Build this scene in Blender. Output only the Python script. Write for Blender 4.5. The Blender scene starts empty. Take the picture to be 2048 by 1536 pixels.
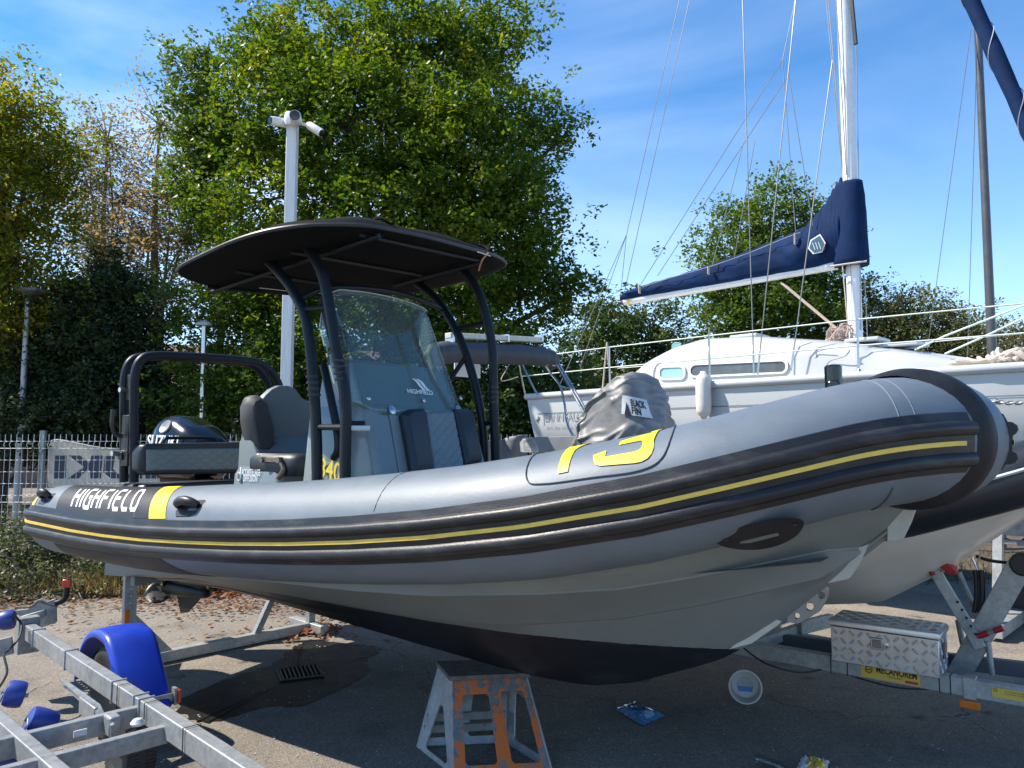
import bpy, bmesh, math, random
import numpy as np
from mathutils import Vector, Matrix, Quaternion
R = math.radians
random.seed(7)
rng = np.random.default_rng(11)
scn = bpy.context.scene
COL = scn.collection

# ------------------------------------------------------------------ camera, sky, sun, exposure
cam_d = bpy.data.cameras.new("camera"); cam = bpy.data.objects.new("camera", cam_d); COL.objects.link(cam)
cam.location = (0, 0, 1.9)
PITCH = math.atan(117 / 1500)
cam.rotation_euler = (R(90) + PITCH, 0, 0)
cam_d.sensor_width = 36.0
cam_d.lens = 36.0 * 1500 / 2048
cam_d.clip_start = 0.05; cam_d.clip_end = 2000
scn.camera = cam

TO_SUN = Vector((-.85, .09, 1.0)).normalized()
SUN_EL = math.asin(TO_SUN.z); SUN_AZ = math.atan2(TO_SUN.x, TO_SUN.y)
world = bpy.data.worlds.new("World"); scn.world = world; world.use_nodes = True
def build_world():
    nt = world.node_tree; N = nt.nodes; L = nt.links; N.clear()
    out = N.new("ShaderNodeOutputWorld"); bg = N.new("ShaderNodeBackground"); bg.inputs[1].default_value = 0.132
    sky = N.new("ShaderNodeTexSky"); sky.sky_type = 'NISHITA'; sky.sun_disc = False
    sky.sun_elevation = SUN_EL; sky.sun_rotation = SUN_AZ
    sky.air_density = 1.0; sky.dust_density = 0.0; sky.ozone_density = 4.0
    tc = N.new("ShaderNodeTexCoord")
    # thin wispy cirrus, stretched along one direction of the sky
    mp = N.new("ShaderNodeMapping"); mp.inputs['Rotation'].default_value = (0.25, 0.5, 0.55); mp.inputs['Scale'].default_value = (1.2, 2.0, 4.2)
    L.new(tc.outputs['Generated'], mp.inputs[0])
    n1 = N.new("ShaderNodeTexNoise"); n1.inputs['Scale'].default_value = 0.9; n1.inputs['Detail'].default_value = 9; n1.inputs['Roughness'].default_value = 0.52; n1.inputs['Distortion'].default_value = 0.5
    L.new(mp.outputs[0], n1.inputs['Vector'])
    mp2 = N.new("ShaderNodeMapping"); mp2.inputs['Location'].default_value = (0.35, 0.2, 0.1); mp2.inputs['Scale'].default_value = (1.3, 1.3, 2.2)
    L.new(tc.outputs['Generated'], mp2.inputs[0])
    n2 = N.new("ShaderNodeTexNoise"); n2.inputs['Scale'].default_value = 1.1; n2.inputs['Detail'].default_value = 3
    L.new(mp2.outputs[0], n2.inputs['Vector'])
    r1 = N.new("ShaderNodeValToRGB"); r1.color_ramp.elements[0].position = 0.40; r1.color_ramp.elements[1].position = 0.92
    r2 = N.new("ShaderNodeValToRGB"); r2.color_ramp.elements[0].position = 0.38; r2.color_ramp.elements[1].position = 0.68
    L.new(n1.outputs['Fac'], r1.inputs[0]); L.new(n2.outputs['Fac'], r2.inputs[0])
    mul = N.new("ShaderNodeMath"); mul.operation = 'MULTIPLY'; L.new(r1.outputs[0], mul.inputs[0]); L.new(r2.outputs[0], mul.inputs[1])
    m2 = N.new("ShaderNodeMath"); m2.operation = 'MULTIPLY'; m2.inputs[1].default_value = 0.95; L.new(mul.outputs[0], m2.inputs[0])
    hs = N.new("ShaderNodeHueSaturation"); hs.inputs['Saturation'].default_value = 1.27; hs.inputs['Value'].default_value = 0.82
    L.new(sky.outputs[0], hs.inputs['Color'])
    # thin high haze: paler towards the horizon, more cirrus on the sunward side
    sx = N.new("ShaderNodeSeparateXYZ"); L.new(tc.outputs['Generated'], sx.inputs[0])
    hz = N.new("ShaderNodeMapRange"); hz.interpolation_type = 'SMOOTHSTEP'; hz.inputs['From Min'].default_value = 0.0; hz.inputs['From Max'].default_value = 0.42; hz.inputs['To Min'].default_value = 0.32; hz.inputs['To Max'].default_value = 0.0; L.new(sx.outputs[2], hz.inputs[0])
    hm = N.new("ShaderNodeMix"); hm.data_type = 'RGBA'; L.new(hz.outputs[0], hm.inputs[0]); L.new(hs.outputs[0], hm.inputs[6]); hm.inputs[7].default_value = (3.6, 5.2, 7.4, 1); hs = hm
    sw = N.new("ShaderNodeMapRange"); sw.interpolation_type = 'SMOOTHSTEP'; sw.inputs['From Min'].default_value = -.5; sw.inputs['From Max'].default_value = .55; sw.inputs['To Min'].default_value = 1.2; sw.inputs['To Max'].default_value = .4; L.new(sx.outputs[0], sw.inputs[0])
    m3 = N.new("ShaderNodeMath"); m3.operation = 'MULTIPLY'; L.new(m2.outputs[0], m3.inputs[0]); L.new(sw.outputs[0], m3.inputs[1]); m2 = m3
    mix = N.new("ShaderNodeMix"); mix.data_type = 'RGBA'
    L.new(m2.outputs[0], mix.inputs[0]); L.new(hs.outputs[2], mix.inputs[6]); mix.inputs[7].default_value = (5.4, 6.2, 7.2, 1)
    L.new(mix.outputs[2], bg.inputs[0]); L.new(bg.outputs[0], out.inputs[0])
build_world()
sun_d = bpy.data.lights.new("sun", 'SUN'); sun_d.energy = 4.1; sun_d.angle = R(0.53); sun_d.color = (1.0, 0.92, 0.80)
sun = bpy.data.objects.new("sun", sun_d); COL.objects.link(sun)
sun.rotation_euler = (-TO_SUN).to_track_quat('-Z', 'Y').to_euler()
scn.view_settings.view_transform = 'Standard'; scn.view_settings.look = 'None'
scn.view_settings.exposure = 1.1; scn.view_settings.gamma = 1.0; scn.view_settings.use_curve_mapping = False
scn.render.engine = 'CYCLES'
scn.cycles.max_bounces = 8; scn.cycles.transparent_max_bounces = 16
try: scn.cycles.use_denoising = True
except Exception: pass

# ------------------------------------------------------------------ pixel helpers (photo of 2048 x 1536) -> real points at a stated depth
CA, SA = math.cos(PITCH), math.sin(PITCH)
def ray(px, py):
    u = (px - 1024) / 1500; v = (768 - py) / 1500
    return Vector((u, CA - v * SA, SA + v * CA))
def at(px, py, Y):
    d = ray(px, py); return Vector((0, 0, 1.9)) + d * (Y / d.y)
def ground(px, py, z=0.0):
    d = ray(px, py); return Vector((0, 0, 1.9)) + d * ((z - 1.9) / d.z)

# ------------------------------------------------------------------ object helpers
WL = {}
def tag(o, label=None, cat=None, group=None, kind=None):
    if label: o['label'] = label
    if cat: o['category'] = cat
    if group: o['group'] = group
    if kind: o['kind'] = kind
    return o
def thing(name, label, cat, loc=(0, 0, 0), group=None):
    o = bpy.data.objects.new(name, None); COL.objects.link(o); o.location = loc; o.empty_display_size = .1
    WL[o] = Vector(loc)
    return tag(o, label, cat, group)
def link_mesh(name, me, mat, parent=None):
    o = bpy.data.objects.new(name, me); COL.objects.link(o)
    for m in (mat if isinstance(mat, (list, tuple)) else [mat]): me.materials.append(m)
    if parent is not None:
        o.parent = parent; WL[o] = WL[parent]
    else: WL[o] = Vector((0, 0, 0))
    return o
def dup_tree(o, parent=None):
    c = o.copy(); COL.objects.link(c)
    if parent is not None: c.parent = parent
    WL[c] = WL[o]
    for ch in list(o.children): dup_tree(ch, c)
    return c
def cr(pts, n=8, closed=False):          # Catmull-Rom through points
    P = [Vector(p) for p in pts]; out = []
    m = len(P)
    segs = m if closed else m - 1
    for i in range(segs):
        if closed: a, b, c, d = P[(i-1) % m], P[i], P[(i+1) % m], P[(i+2) % m]
        else: a, b, c, d = P[max(i-1, 0)], P[i], P[i+1], P[min(i+2, m-1)]
        for k in range(n):
            t = k / n
            out.append(0.5 * ((2*b) + (c-a)*t + (2*a-5*b+4*c-d)*t*t + (3*b-a-3*c+d)*t**3))
    if not closed: out.append(P[-1].copy())
    return out
def frames(pts, closed=False):
    n = len(pts); T = []
    for i in range(n):
        a = pts[(i-1) % n] if (closed or i > 0) else pts[0]
        b = pts[(i+1) % n] if (closed or i < n-1) else pts[-1]
        d = (b - a); T.append(d.normalized() if d.length > 1e-9 else Vector((0, 0, 1)))
    u = T[0].orthogonal().normalized() if abs(T[0].z) > .9 else T[0].cross(Vector((0, 0, 1))).normalized()
    out = []
    for i in range(n):
        if i: 
            q = T[i-1].rotation_difference(T[i]); u = q @ u
        u = (u - T[i] * u.dot(T[i])).normalized()
        out.append((T[i], u, T[i].cross(u)))
    return out
class MB:
    def __init__(s, M=None): s.v = []; s.f = []; s.mi = []; s.M = M; s.smooth = []
    def add(s, vs, fs, mi=0, smooth=True):
        b = len(s.v)
        if s.M is not None: vs = [s.M @ Vector(v) for v in vs]
        s.v += [tuple(v) for v in vs]
        for f in fs: s.f.append(tuple(b + i for i in f)); s.mi.append(mi); s.smooth.append(smooth)
        return s
    def box(s, c, size, rot=None, mi=0):
        x, y, z = [k / 2 for k in size]
        vs = [Vector((i * x, j * y, k * z)) for i in (-1, 1) for j in (-1, 1) for k in (-1, 1)]
        if rot is not None: vs = [rot @ v for v in vs]
        vs = [v + Vector(c) for v in vs]
        return s.add(vs, [(0, 1, 3, 2), (4, 6, 7, 5), (0, 4, 5, 1), (2, 3, 7, 6), (0, 2, 6, 4), (1, 5, 7, 3)], mi)
    def beam(s, a, b, w, h, up=(0, 0, 1), mi=0):
        a, b = Vector(a), Vector(b); d = (b - a); L = d.length; d.normalize(); up = Vector(up)
        x = d.cross(up); x.normalize(); z = x.cross(d)
        m = Matrix((x, d, z)).transposed()
        return s.box((a + b) / 2, (w, L, h), m, mi)
    def tube(s, pts, r, n=10, caps=True, closed=False, mi=0):
        pts = [Vector(p) for p in pts]; fr = frames(pts, closed); vs = []; fs = []
        rs = r if isinstance(r, (list, tuple)) else [r] * len(pts)
        for p, (t, u, w), q in zip(pts, fr, rs):
            for k in range(n):
                a = 2 * math.pi * k / n; vs.append(p + (u * math.cos(a) + w * math.sin(a)) * q)
        m = len(pts)
        for i in range(m if closed else m - 1):
            for k in range(n):
                a, b = i * n, ((i + 1) % m) * n; fs.append((a + k, a + (k+1) % n, b + (k+1) % n, b + k))
        if caps and not closed:
            fs.append(tuple(range(n))[::-1]); fs.append(tuple((m-1) * n + k for k in range(n)))
        return s.add(vs, fs, mi)
    def loft(s, rings, closed=True, caps=True, mi=0, smooth=True):
        n = len(rings[0]); vs = [v for r in rings for v in r]; fs = []
        for i in range(len(rings) - 1):
            for k in range(n if closed else n - 1):
                a, b = i * n, (i + 1) * n; fs.append((a + k, a + (k+1) % n, b + (k+1) % n, b + k))
        if caps and closed: fs.append(tuple(range(n))[::-1]); fs.append(tuple((len(rings)-1) * n + k for k in range(n)))
        return s.add(vs, fs, mi, smooth)
    def prism(s, A, B, mi=0):        # polygon A and its twin B
        n = len(A); return s.add(list(A) + list(B), [tuple(range(n))[::-1], tuple(range(n, 2*n))] + [(k, (k+1) % n, n + (k+1) % n, n + k) for k in range(n)], mi)
    def grid(s, fn, nu, nv, mi=0, smooth=True):
        vs = [fn(i / nu, j / nv) for i in range(nu + 1) for j in range(nv + 1)]; w = nv + 1
        return s.add(vs, [(i*w+j, (i+1)*w+j, (i+1)*w+j+1, i*w+j+1) for i in range(nu) for j in range(nv)], mi, smooth)
    def lathe(s, prof, c, axis=(0, 0, 1), n=20, mi=0):   # prof: (r, h)
        ax = Vector(axis).normalized(); u = ax.orthogonal().normalized(); w = ax.cross(u); c = Vector(c)
        rings = [[c + ax * h + (u * math.cos(2*math.pi*k/n) + w * math.sin(2*math.pi*k/n)) * max(r, 1e-4) for k in range(n)] for r, h in prof]
        return s.loft(rings, True, True, mi)
    def build(s, name, mat, parent=None, bevel=0, seg=2, sharp=38, origin=None, fix=True):
        o0 = WL[parent] if parent is not None else Vector(origin or (0, 0, 0))
        me = bpy.data.meshes.new(name)
        vs = np.array(s.v, dtype=float).reshape(-1, 3) - np.array(o0)
        me.from_pydata(vs.tolist(), [], s.f)
        me.polygons.foreach_set('material_index', s.mi)
        me.polygons.foreach_set('use_smooth', s.smooth)
        if fix:
            bm = bmesh.new(); bm.from_mesh(me); bmesh.ops.recalc_face_normals(bm, faces=bm.faces); bm.to_mesh(me); bm.free()
        me.update()
        if sharp: me.set_sharp_from_angle(angle=R(sharp))
        o = link_mesh(name, me, mat, parent)
        if parent is None: o.location = o0; WL[o] = o0
        if bevel:
            m = o.modifiers.new('bevel', 'BEVEL'); m.width = bevel; m.segments = seg; m.limit_method = 'ANGLE'; m.angle_limit = R(40)
        return o
def one(name, label, cat, mb, mat, loc, group=None, **k):
    o = mb.build(name, mat, None, origin=loc, **k); return tag(o, label, cat, group)
def framed(O, yaw):                # local (s forward, q port, z up) -> world
    y = R(yaw); f = Vector((math.cos(y), math.sin(y), 0)); p = Vector((-math.sin(y), math.cos(y), 0))
    M = Matrix((f, p, Vector((0, 0, 1)))).transposed().to_4x4(); M.translation = Vector((O[0], O[1], 0)); return M
def text_tris(txt, h, bold=0.0, shear=0.0, space=1.0, align='LEFT'):
    cu = bpy.data.curves.new('lettering', 'FONT'); cu.body = txt; cu.size = h * 1.4; cu.offset = bold * h; cu.shear = shear; cu.space_character = space; cu.align_x = align
    cu.resolution_u = 4
    o = bpy.data.objects.new('lettering', cu); COL.objects.link(o)
    dg = bpy.context.evaluated_depsgraph_get(); dg.update()
    me = bpy.data.meshes.new_from_object(o.evaluated_get(dg))
    vs = [tuple(v.co) for v in me.vertices]; fs = [tuple(p.vertices) for p in me.polygons]
    bpy.data.objects.remove(o); bpy.data.meshes.remove(me); bpy.data.curves.remove(cu)
    return vs, fs
def text_on(mb, txt, h, O, X, Y, width=None, mi=0, **k):   # flat lettering: origin, right and up directions
    vs, fs = text_tris(txt, h, **k)
    if not vs: return
    X, Y, O = Vector(X).normalized(), Vector(Y).normalized(), Vector(O)
    x0 = min(v[0] for v in vs); x1 = max(v[0] for v in vs); kx = (width / (x1 - x0)) if width else 1
    mb.add([O + X * ((v[0] - (x0 if width else 0)) * kx) + Y * v[1] for v in vs], fs, mi, False)

# ------------------------------------------------------------------ materials
MATS = {}
def lin(r, g, b):
    f = lambda c: (c/255/12.92) if c/255 <= .04045 else ((c/255+.055)/1.055)**2.4
    return (f(r), f(g), f(b))
def mat(name, col, rough=.5, metal=0.0, var=.12, scale=6.0, bump=0.0, bscale=60.0, col2=None, rvar=.1, spec=.5, coat=0.0, detail=6, contrast=(.3, .7), stretch=None, trans=0.0):
    if name in MATS: return MATS[name]
    m = bpy.data.materials.new(name); m.use_nodes = True; nt = m.node_tree; N, L = nt.nodes, nt.links
    b = N['Principled BSDF']
    tc = N.new('ShaderNodeTexCoord'); src = tc.outputs['Object']
    if stretch:
        mp = N.new('ShaderNodeMapping'); mp.inputs['Scale'].default_value = stretch; L.new(src, mp.inputs[0]); src = mp.outputs[0]
    n = N.new('ShaderNodeTexNoise'); n.inputs['Scale'].default_value = scale; n.inputs['Detail'].default_value = detail; n.inputs['Roughness'].default_value = .62
    L.new(src, n.inputs['Vector'])
    rp = N.new('ShaderNodeValToRGB'); e = rp.color_ramp.elements
    c2 = col2 or tuple(min(1, c * (1 + var)) for c in col); c1 = col if col2 else tuple(c * (1 - var) for c in col)
    e[0].position, e[1].position = contrast; e[0].color = (*c1, 1); e[1].color = (*c2, 1)
    L.new(n.outputs['Fac'], rp.inputs[0]); L.new(rp.outputs[0], b.inputs['Base Color'])
    mr = N.new('ShaderNodeMapRange'); mr.inputs['To Min'].default_value = max(.02, rough - rvar); mr.inputs['To Max'].default_value = min(1, rough + rvar)
    L.new(n.outputs['Fac'], mr.inputs[0]); L.new(mr.outputs[0], b.inputs['Roughness'])
    b.inputs['Metallic'].default_value = metal; b.inputs['Specular IOR Level'].default_value = spec; b.inputs['Coat Weight'].default_value = coat; b.inputs['Coat Roughness'].default_value = .08
    if trans: b.inputs['Transmission Weight'].default_value = trans
    if bump:
        n3 = N.new('ShaderNodeTexNoise'); n3.inputs['Scale'].default_value = bscale; n3.inputs['Detail'].default_value = 4
        L.new(src, n3.inputs['Vector'])
        bp = N.new('ShaderNodeBump'); bp.inputs['Strength'].default_value = bump; bp.inputs['Distance'].default_value = .01
        L.new(n3.outputs['Fac'], bp.inputs['Height']); L.new(bp.outputs[0], b.inputs['Normal'])
    MATS[name] = m; return m
def galvanised(name='galvanised_steel', a=.20, bcol=.38):
    if name in MATS: return MATS[name]
    m = bpy.data.materials.new(name); m.use_nodes = True; nt = m.node_tree; N, L = nt.nodes, nt.links; b = N['Principled BSDF']
    tc = N.new('ShaderNodeTexCoord')
    v = N.new('ShaderNodeTexVoronoi'); v.inputs['Scale'].default_value = 42; L.new(tc.outputs['Object'], v.inputs['Vector'])
    n = N.new('ShaderNodeTexNoise'); n.inputs['Scale'].default_value = 5; n.inputs['Detail'].default_value = 8; n.inputs['Roughness'].default_value = .7; L.new(tc.outputs['Object'], n.inputs['Vector'])
    bw = N.new('ShaderNodeRGBToBW'); L.new(v.outputs['Color'], bw.inputs[0])
    mx = N.new('ShaderNodeMath'); mx.operation = 'MULTIPLY_ADD'; mx.inputs[1].default_value = .28; L.new(bw.outputs[0], mx.inputs[0]); L.new(n.outputs['Fac'], mx.inputs[2])
    rp = N.new('ShaderNodeValToRGB'); e = rp.color_ramp.elements; e[0].position = .4; e[1].position = .92
    e[0].color = (a * .93, a, a * 1.02, 1); e[1].color = (bcol * .97, bcol, bcol * 1.01, 1)
    L.new(mx.outputs[0], rp.inputs[0]); L.new(rp.outputs[0], b.inputs['Base Color'])
    b.inputs['Metallic'].default_value = .35; b.inputs['Roughness'].default_value = .47
    MATS[name] = m; return m
def leafmat(name, ramp, transl=.35, rough=.45):
    if name in MATS: return MATS[name]
    m = bpy.data.materials.new(name); m.use_nodes = True; nt = m.node_tree; N, L = nt.nodes, nt.links
    b = N['Principled BSDF']; out = N['Material Output']
    g = N.new('ShaderNodeNewGeometry'); tc = N.new('ShaderNodeTexCoord')
    n = N.new('ShaderNodeTexNoise'); n.inputs['Scale'].default_value = .55; n.inputs['Detail'].default_value = 3; L.new(tc.outputs['Object'], n.inputs['Vector'])
    a = N.new('ShaderNodeMath'); a.operation = 'MULTIPLY_ADD'; a.inputs[1].default_value = .5; L.new(g.outputs['Random Per Island'], a.inputs[0])
    s = N.new('ShaderNodeMath'); s.operation = 'SUBTRACT'; s.inputs[1].default_value = .25; L.new(n.outputs['Fac'], s.inputs[0]); L.new(s.outputs[0], a.inputs[2])
    rp = N.new('ShaderNodeValToRGB'); e = rp.color_ramp.elements
    while len(e) < len(ramp): e.new(.5)
    for k, (p, c) in enumerate(ramp): e[k].position = p; e[k].color = (*c, 1)
    L.new(a.outputs[0], rp.inputs[0]); L.new(rp.outputs[0], b.inputs['Base Color']); b.inputs['Roughness'].default_value = rough; b.inputs['Specular IOR Level'].default_value = .35
    tr = N.new('ShaderNodeBsdfTranslucent'); hs = N.new('ShaderNodeHueSaturation'); hs.inputs['Value'].default_value = 1.25; hs.inputs['Saturation'].default_value = 1.1
    L.new(rp.outputs[0], hs.inputs['Color']); L.new(hs.outputs[0], tr.inputs[0])
    mix = N.new('ShaderNodeMixShader'); mix.inputs[0].default_value = transl; L.new(b.outputs[0], mix.inputs[1]); L.new(tr.outputs[0], mix.inputs[2]); L.new(mix.outputs[0], out.inputs[0])
    MATS[name] = m; return m
def glassmat(name, tint=(.86, .92, .93), refl=1.0, haze=0.0):
    if name in MATS: return MATS[name]
    m = bpy.data.materials.new(name); m.use_nodes = True; nt = m.node_tree; N, L = nt.nodes, nt.links; N.remove(N['Principled BSDF']); out = N['Material Output']
    t = N.new('ShaderNodeBsdfTransparent'); t.inputs[0].default_value = (*tint, 1); gl = N.new('ShaderNodeBsdfGlossy'); gl.inputs['Roughness'].default_value = .03; gl.inputs[0].default_value = (refl, refl, refl, 1)
    lw = N.new('ShaderNodeLayerWeight'); lw.inputs[0].default_value = .5; pw = N.new('ShaderNodeMath'); pw.operation = 'POWER'; pw.inputs[1].default_value = 4.5; L.new(lw.outputs['Facing'], pw.inputs[0])
    fr = N.new('ShaderNodeMath'); fr.operation = 'MULTIPLY_ADD'; fr.inputs[1].default_value = .3; fr.inputs[2].default_value = .05; L.new(pw.outputs[0], fr.inputs[0])
    mix = N.new('ShaderNodeMixShader'); L.new(fr.outputs[0], mix.inputs[0]); L.new(t.outputs[0], mix.inputs[1]); L.new(gl.outputs[0], mix.inputs[2]); 
    if haze:        # weathered acrylic scatters a little light
        df = N.new('ShaderNodeBsdfDiffuse'); df.inputs[0].default_value = (.5, .58, .56, 1); m2 = N.new('ShaderNodeMixShader'); m2.inputs[0].default_value = haze; L.new(mix.outputs[0], m2.inputs[1]); L.new(df.outputs[0], m2.inputs[2]); mix = m2
    L.new(mix.outputs[0], out.inputs[0])
    MATS[name] = m; return m

galv = galvanised()
galv_dark = galvanised('weathered_galvanised_steel', .27, .47)
black_rubber = mat('black_rubber', (.014, .014, .016), .5, spec=.3, var=.4, scale=9, bump=.15, bscale=120)
black_tube = mat('black_powder_coat', (.008, .011, .016), .45, var=.15, scale=14, spec=.3)
black_plastic = mat('black_plastic', (.015, .015, .016), .45, var=.2)
black_gloss = mat('gloss_black', (.005, .0055, .007), .16, coat=.25, var=.1, rvar=.04)
yellow = mat('yellow_vinyl', (.80, .62, .02), .45, var=.08, scale=14)
pale_yellow = mat('faded_yellow_strip', (.80, .54, .09), .5, var=.12, scale=10)
white_print = mat('white_print', (.75, .76, .76), .5, var=.05)
stainless = mat('stainless_steel', (.55, .55, .55), .3, 1.0, var=.08, scale=20)
rust = mat('rusty_steel', (.16, .07, .035), .8, var=.4, scale=25, bump=.2)
rope_mat = mat('pale_rope', (.50, .44, .38), .85, var=.2, scale=60, bump=.3, bscale=200)
# ================================================================== large structure: ground
def ground_mat():
    m = bpy.data.materials.new('asphalt'); m.use_nodes = True; nt = m.node_tree; N, L = nt.nodes, nt.links; b = N['Principled BSDF']
    tc = N.new('ShaderNodeTexCoord')
    def noise(sc, det=6, ro=.6):
        n = N.new('ShaderNodeTexNoise'); n.inputs['Scale'].default_value = sc; n.inputs['Detail'].default_value = det; n.inputs['Roughness'].default_value = ro; L.new(tc.outputs['Object'], n.inputs['Vector']); return n
    def ramp(src, a, b_, c1, c2):
        r = N.new('ShaderNodeValToRGB'); r.color_ramp.elements[0].position = a; r.color_ramp.elements[1].position = b_; r.color_ramp.elements[0].color = (*c1, 1); r.color_ramp.elements[1].color = (*c2, 1); L.new(src, r.inputs[0]); return r
    def mix(f, a, c, mode='MIX'):
        x = N.new('ShaderNodeMix'); x.data_type = 'RGBA'; x.blend_type = mode
        if isinstance(f, float): x.inputs[0].default_value = f
        else: L.new(f, x.inputs[0])
        for k, v in ((6, a), (7, c)):
            if isinstance(v, tuple): x.inputs[k].default_value = (*v, 1)
            else: L.new(v, x.inputs[k])
        return x.outputs[2]
    n1 = noise(.35, 8); base = ramp(n1.outputs['Fac'], .36, .64, (.148, .132, .115), (.245, .218, .186)).outputs[0]
    v = N.new('ShaderNodeTexVoronoi'); v.inputs['Scale'].default_value = 95; L.new(tc.outputs['Object'], v.inputs['Vector'])
    bw = N.new('ShaderNodeRGBToBW'); L.new(v.outputs['Color'], bw.inputs[0])
    agg = ramp(bw.outputs[0], .1, .95, (.68, .68, .68), (1.35, 1.33, 1.28)).outputs[0]
    c = mix(1.0, base, agg, 'MULTIPLY')
    st = noise(1.6, 9, .68); stf = ramp(st.outputs['Fac'], .52, .7, (0, 0, 0), (1, 1, 1)).outputs[0]
    sm = N.new('ShaderNodeMath'); sm.operation = 'MULTIPLY'; sm.inputs[1].default_value = .5; L.new(stf, sm.inputs[0])
    c = mix(sm.outputs[0], c, (.05, .048, .046))
    du = noise(.9, 7, .6); duf = ramp(du.outputs['Fac'], .55, .75, (0, 0, 0), (.55, .55, .55)).outputs[0]
    c = mix(duf, c, (.17, .15, .125))
    v2 = N.new('ShaderNodeTexVoronoi'); v2.inputs['Scale'].default_value = 9; L.new(tc.outputs['Object'], v2.inputs['Vector'])
    sp = N.new('ShaderNodeMath'); sp.operation = 'LESS_THAN'; sp.inputs[1].default_value = .055; L.new(v2.outputs['Distance'], sp.inputs[0])
    c = mix(sp.outputs[0], c, (.34, .32, .29))
    # hairline cracks and oil drips
    mpc = N.new('ShaderNodeMapping'); nd = noise(1.1, 4); vx = N.new('ShaderNodeMix'); vx.data_type = 'RGBA'; vx.inputs[0].default_value = .35; L.new(tc.outputs['Object'], vx.inputs[6]); L.new(nd.outputs['Color'], vx.inputs[7])
    cr1 = N.new('ShaderNodeTexVoronoi'); cr1.feature = 'DISTANCE_TO_EDGE'; cr1.inputs['Scale'].default_value = .75; L.new(vx.outputs[2], cr1.inputs['Vector'])
    ck = N.new('ShaderNodeMath'); ck.operation = 'LESS_THAN'; ck.inputs[1].default_value = .0022; L.new(cr1.outputs['Distance'], ck.inputs[0]); cm = noise(.55, 2); cmr = ramp(cm.outputs['Fac'], .52, .56, (0, 0, 0), (.7, .7, .7)).outputs[0]; ckm = N.new('ShaderNodeMath'); ckm.operation = 'MULTIPLY'; L.new(ck.outputs[0], ckm.inputs[0]); L.new(cmr, ckm.inputs[1]); c = mix(ckm.outputs[0], c, (.04, .038, .036))
    oil = noise(2.3, 3, .5); of = ramp(oil.outputs['Fac'], .66, .72, (0, 0, 0), (.75, .75, .75)).outputs[0]; c = mix(of, c, (.045, .043, .042))
    L.new(c, b.inputs['Base Color']); b.inputs['Roughness'].default_value = .88; b.inputs['Specular IOR Level'].default_value = .3
    bp = N.new('ShaderNodeBump'); bp.inputs['Strength'].default_value = .4; bp.inputs['Distance'].default_value = .012; L.new(v.outputs['Distance'], bp.inputs['Height']); L.new(bp.outputs[0], b.inputs['Normal'])
    return m
mb = MB(); mb.add([(-300, -60, 0), (300, -60, 0), (300, 500, 0), (-300, 500, 0)], [(0, 1, 2, 3)])
tag(mb.build('ground', ground_mat()), kind='structure')
# verge: earth strip with leaf litter in front of and behind the fence
soil = mat('leafy_soil', (.045, .032, .02), .95, col2=(.16, .11, .06), scale=7, bump=.6, bscale=40, contrast=(.35, .75), detail=10)
mb = MB()
def vergefn(u, v):
    x = -16 + 30 * u; y0 = 9.35 + .18 * math.sin(x * 1.3) + .1 * math.sin(x * 3.7 + 1) + max(0, x + 1) * .15; y = y0 + (26 - y0) * v ** 1.5
    return (x, y, .006 + min(.07, .5 * (y - y0)) * (1 + .3 * math.sin(x * 5 + y * 3)) + .03 * (math.sin(x * 2.1) * math.sin(y * 2.7)) * min(1, (y - y0)))
mb.grid(vergefn, 120, 40)
tag(mb.build('soil_verge', soil, sharp=0), kind='structure')

# ================================================================== the grey rigid inflatable boat
RB = framed((-3.4, 7.25), -35); RBI = RB.inverted()
CAM = Vector((0, 0, 1.9))
def hit(M, px, py, n, d):          # pixel ray against the local plane n.x = d
    I = M.inverted(); o = I @ CAM; r = I.to_3x3() @ ray(px, py); n = Vector(n)
    return o + r * ((d - n.dot(o)) / n.dot(r))
def P_q(px, py, q): return hit(RB, px, py, (0, 1, 0), q)
def P_s(px, py, s): return hit(RB, px, py, (1, 0, 0), s)
boat = thing('inflatable_boat', 'grey rigid inflatable boat with black canopy and the yellow number 73 on its bow', 'boat', RB @ Vector((3.4, 0, .45)))

W_, SB_, LR_, BL_ = .95, 4.0, 6.53, 6.53 - 4.0
ZS = [(0,1.275),(.5,1.262),(1,1.248),(1.5,1.246),(2,1.255),(2.5,1.276),(3,1.304),(3.5,1.341),(4,1.388),(4.5,1.448),(5,1.527),(5.5,1.634),(5.73,1.70),(5.93,1.757),(6.08,1.80),(6.23,1.845),(6.33,1.87),(6.41,1.887),(6.47,1.897),(6.53,1.902)]
zs_ = lambda s: float(np.interp(s, *zip(*ZS)))
def rr_(s):
    r = float(np.interp(s, [0, 1, 2, 5, 6, 6.6], [.27, .285, .30, .30, .285, .28]))
    if s < .34: r *= max(.02, 1 - ((.34 - s) / .34) ** 2.6) ** .5
    return r
dz_ = lambda s: float(np.interp(s, [0, 1, 2.5, 4, 5.5, 6.5], [0, .02, .045, .04, .02, .015]))
PL = [(s, W_) for s in [0, .008, .02, .04, .07, .11, .16, .22, .28, .34] + list(np.linspace(.42, SB_, 60, endpoint=False))]
for ph in np.linspace(math.pi / 2, 0, 46):
    c = max(0, math.cos(ph)); PL.append((SB_ + BL_ * c ** (2 / 2.4), W_ * math.sin(ph)))
PLN = []
for i, (s, w) in enumerate(PL):
    a = PL[max(i - 1, 0)]; b = PL[min(i + 1, len(PL) - 1)]
    t = Vector((b[0] - a[0], -(b[1] - a[1]))).normalized() if i < len(PL) - 1 else Vector((0, 1)); PLN.append(Vector((t.y, -t.x)))
NPL = len(PL)
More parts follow.
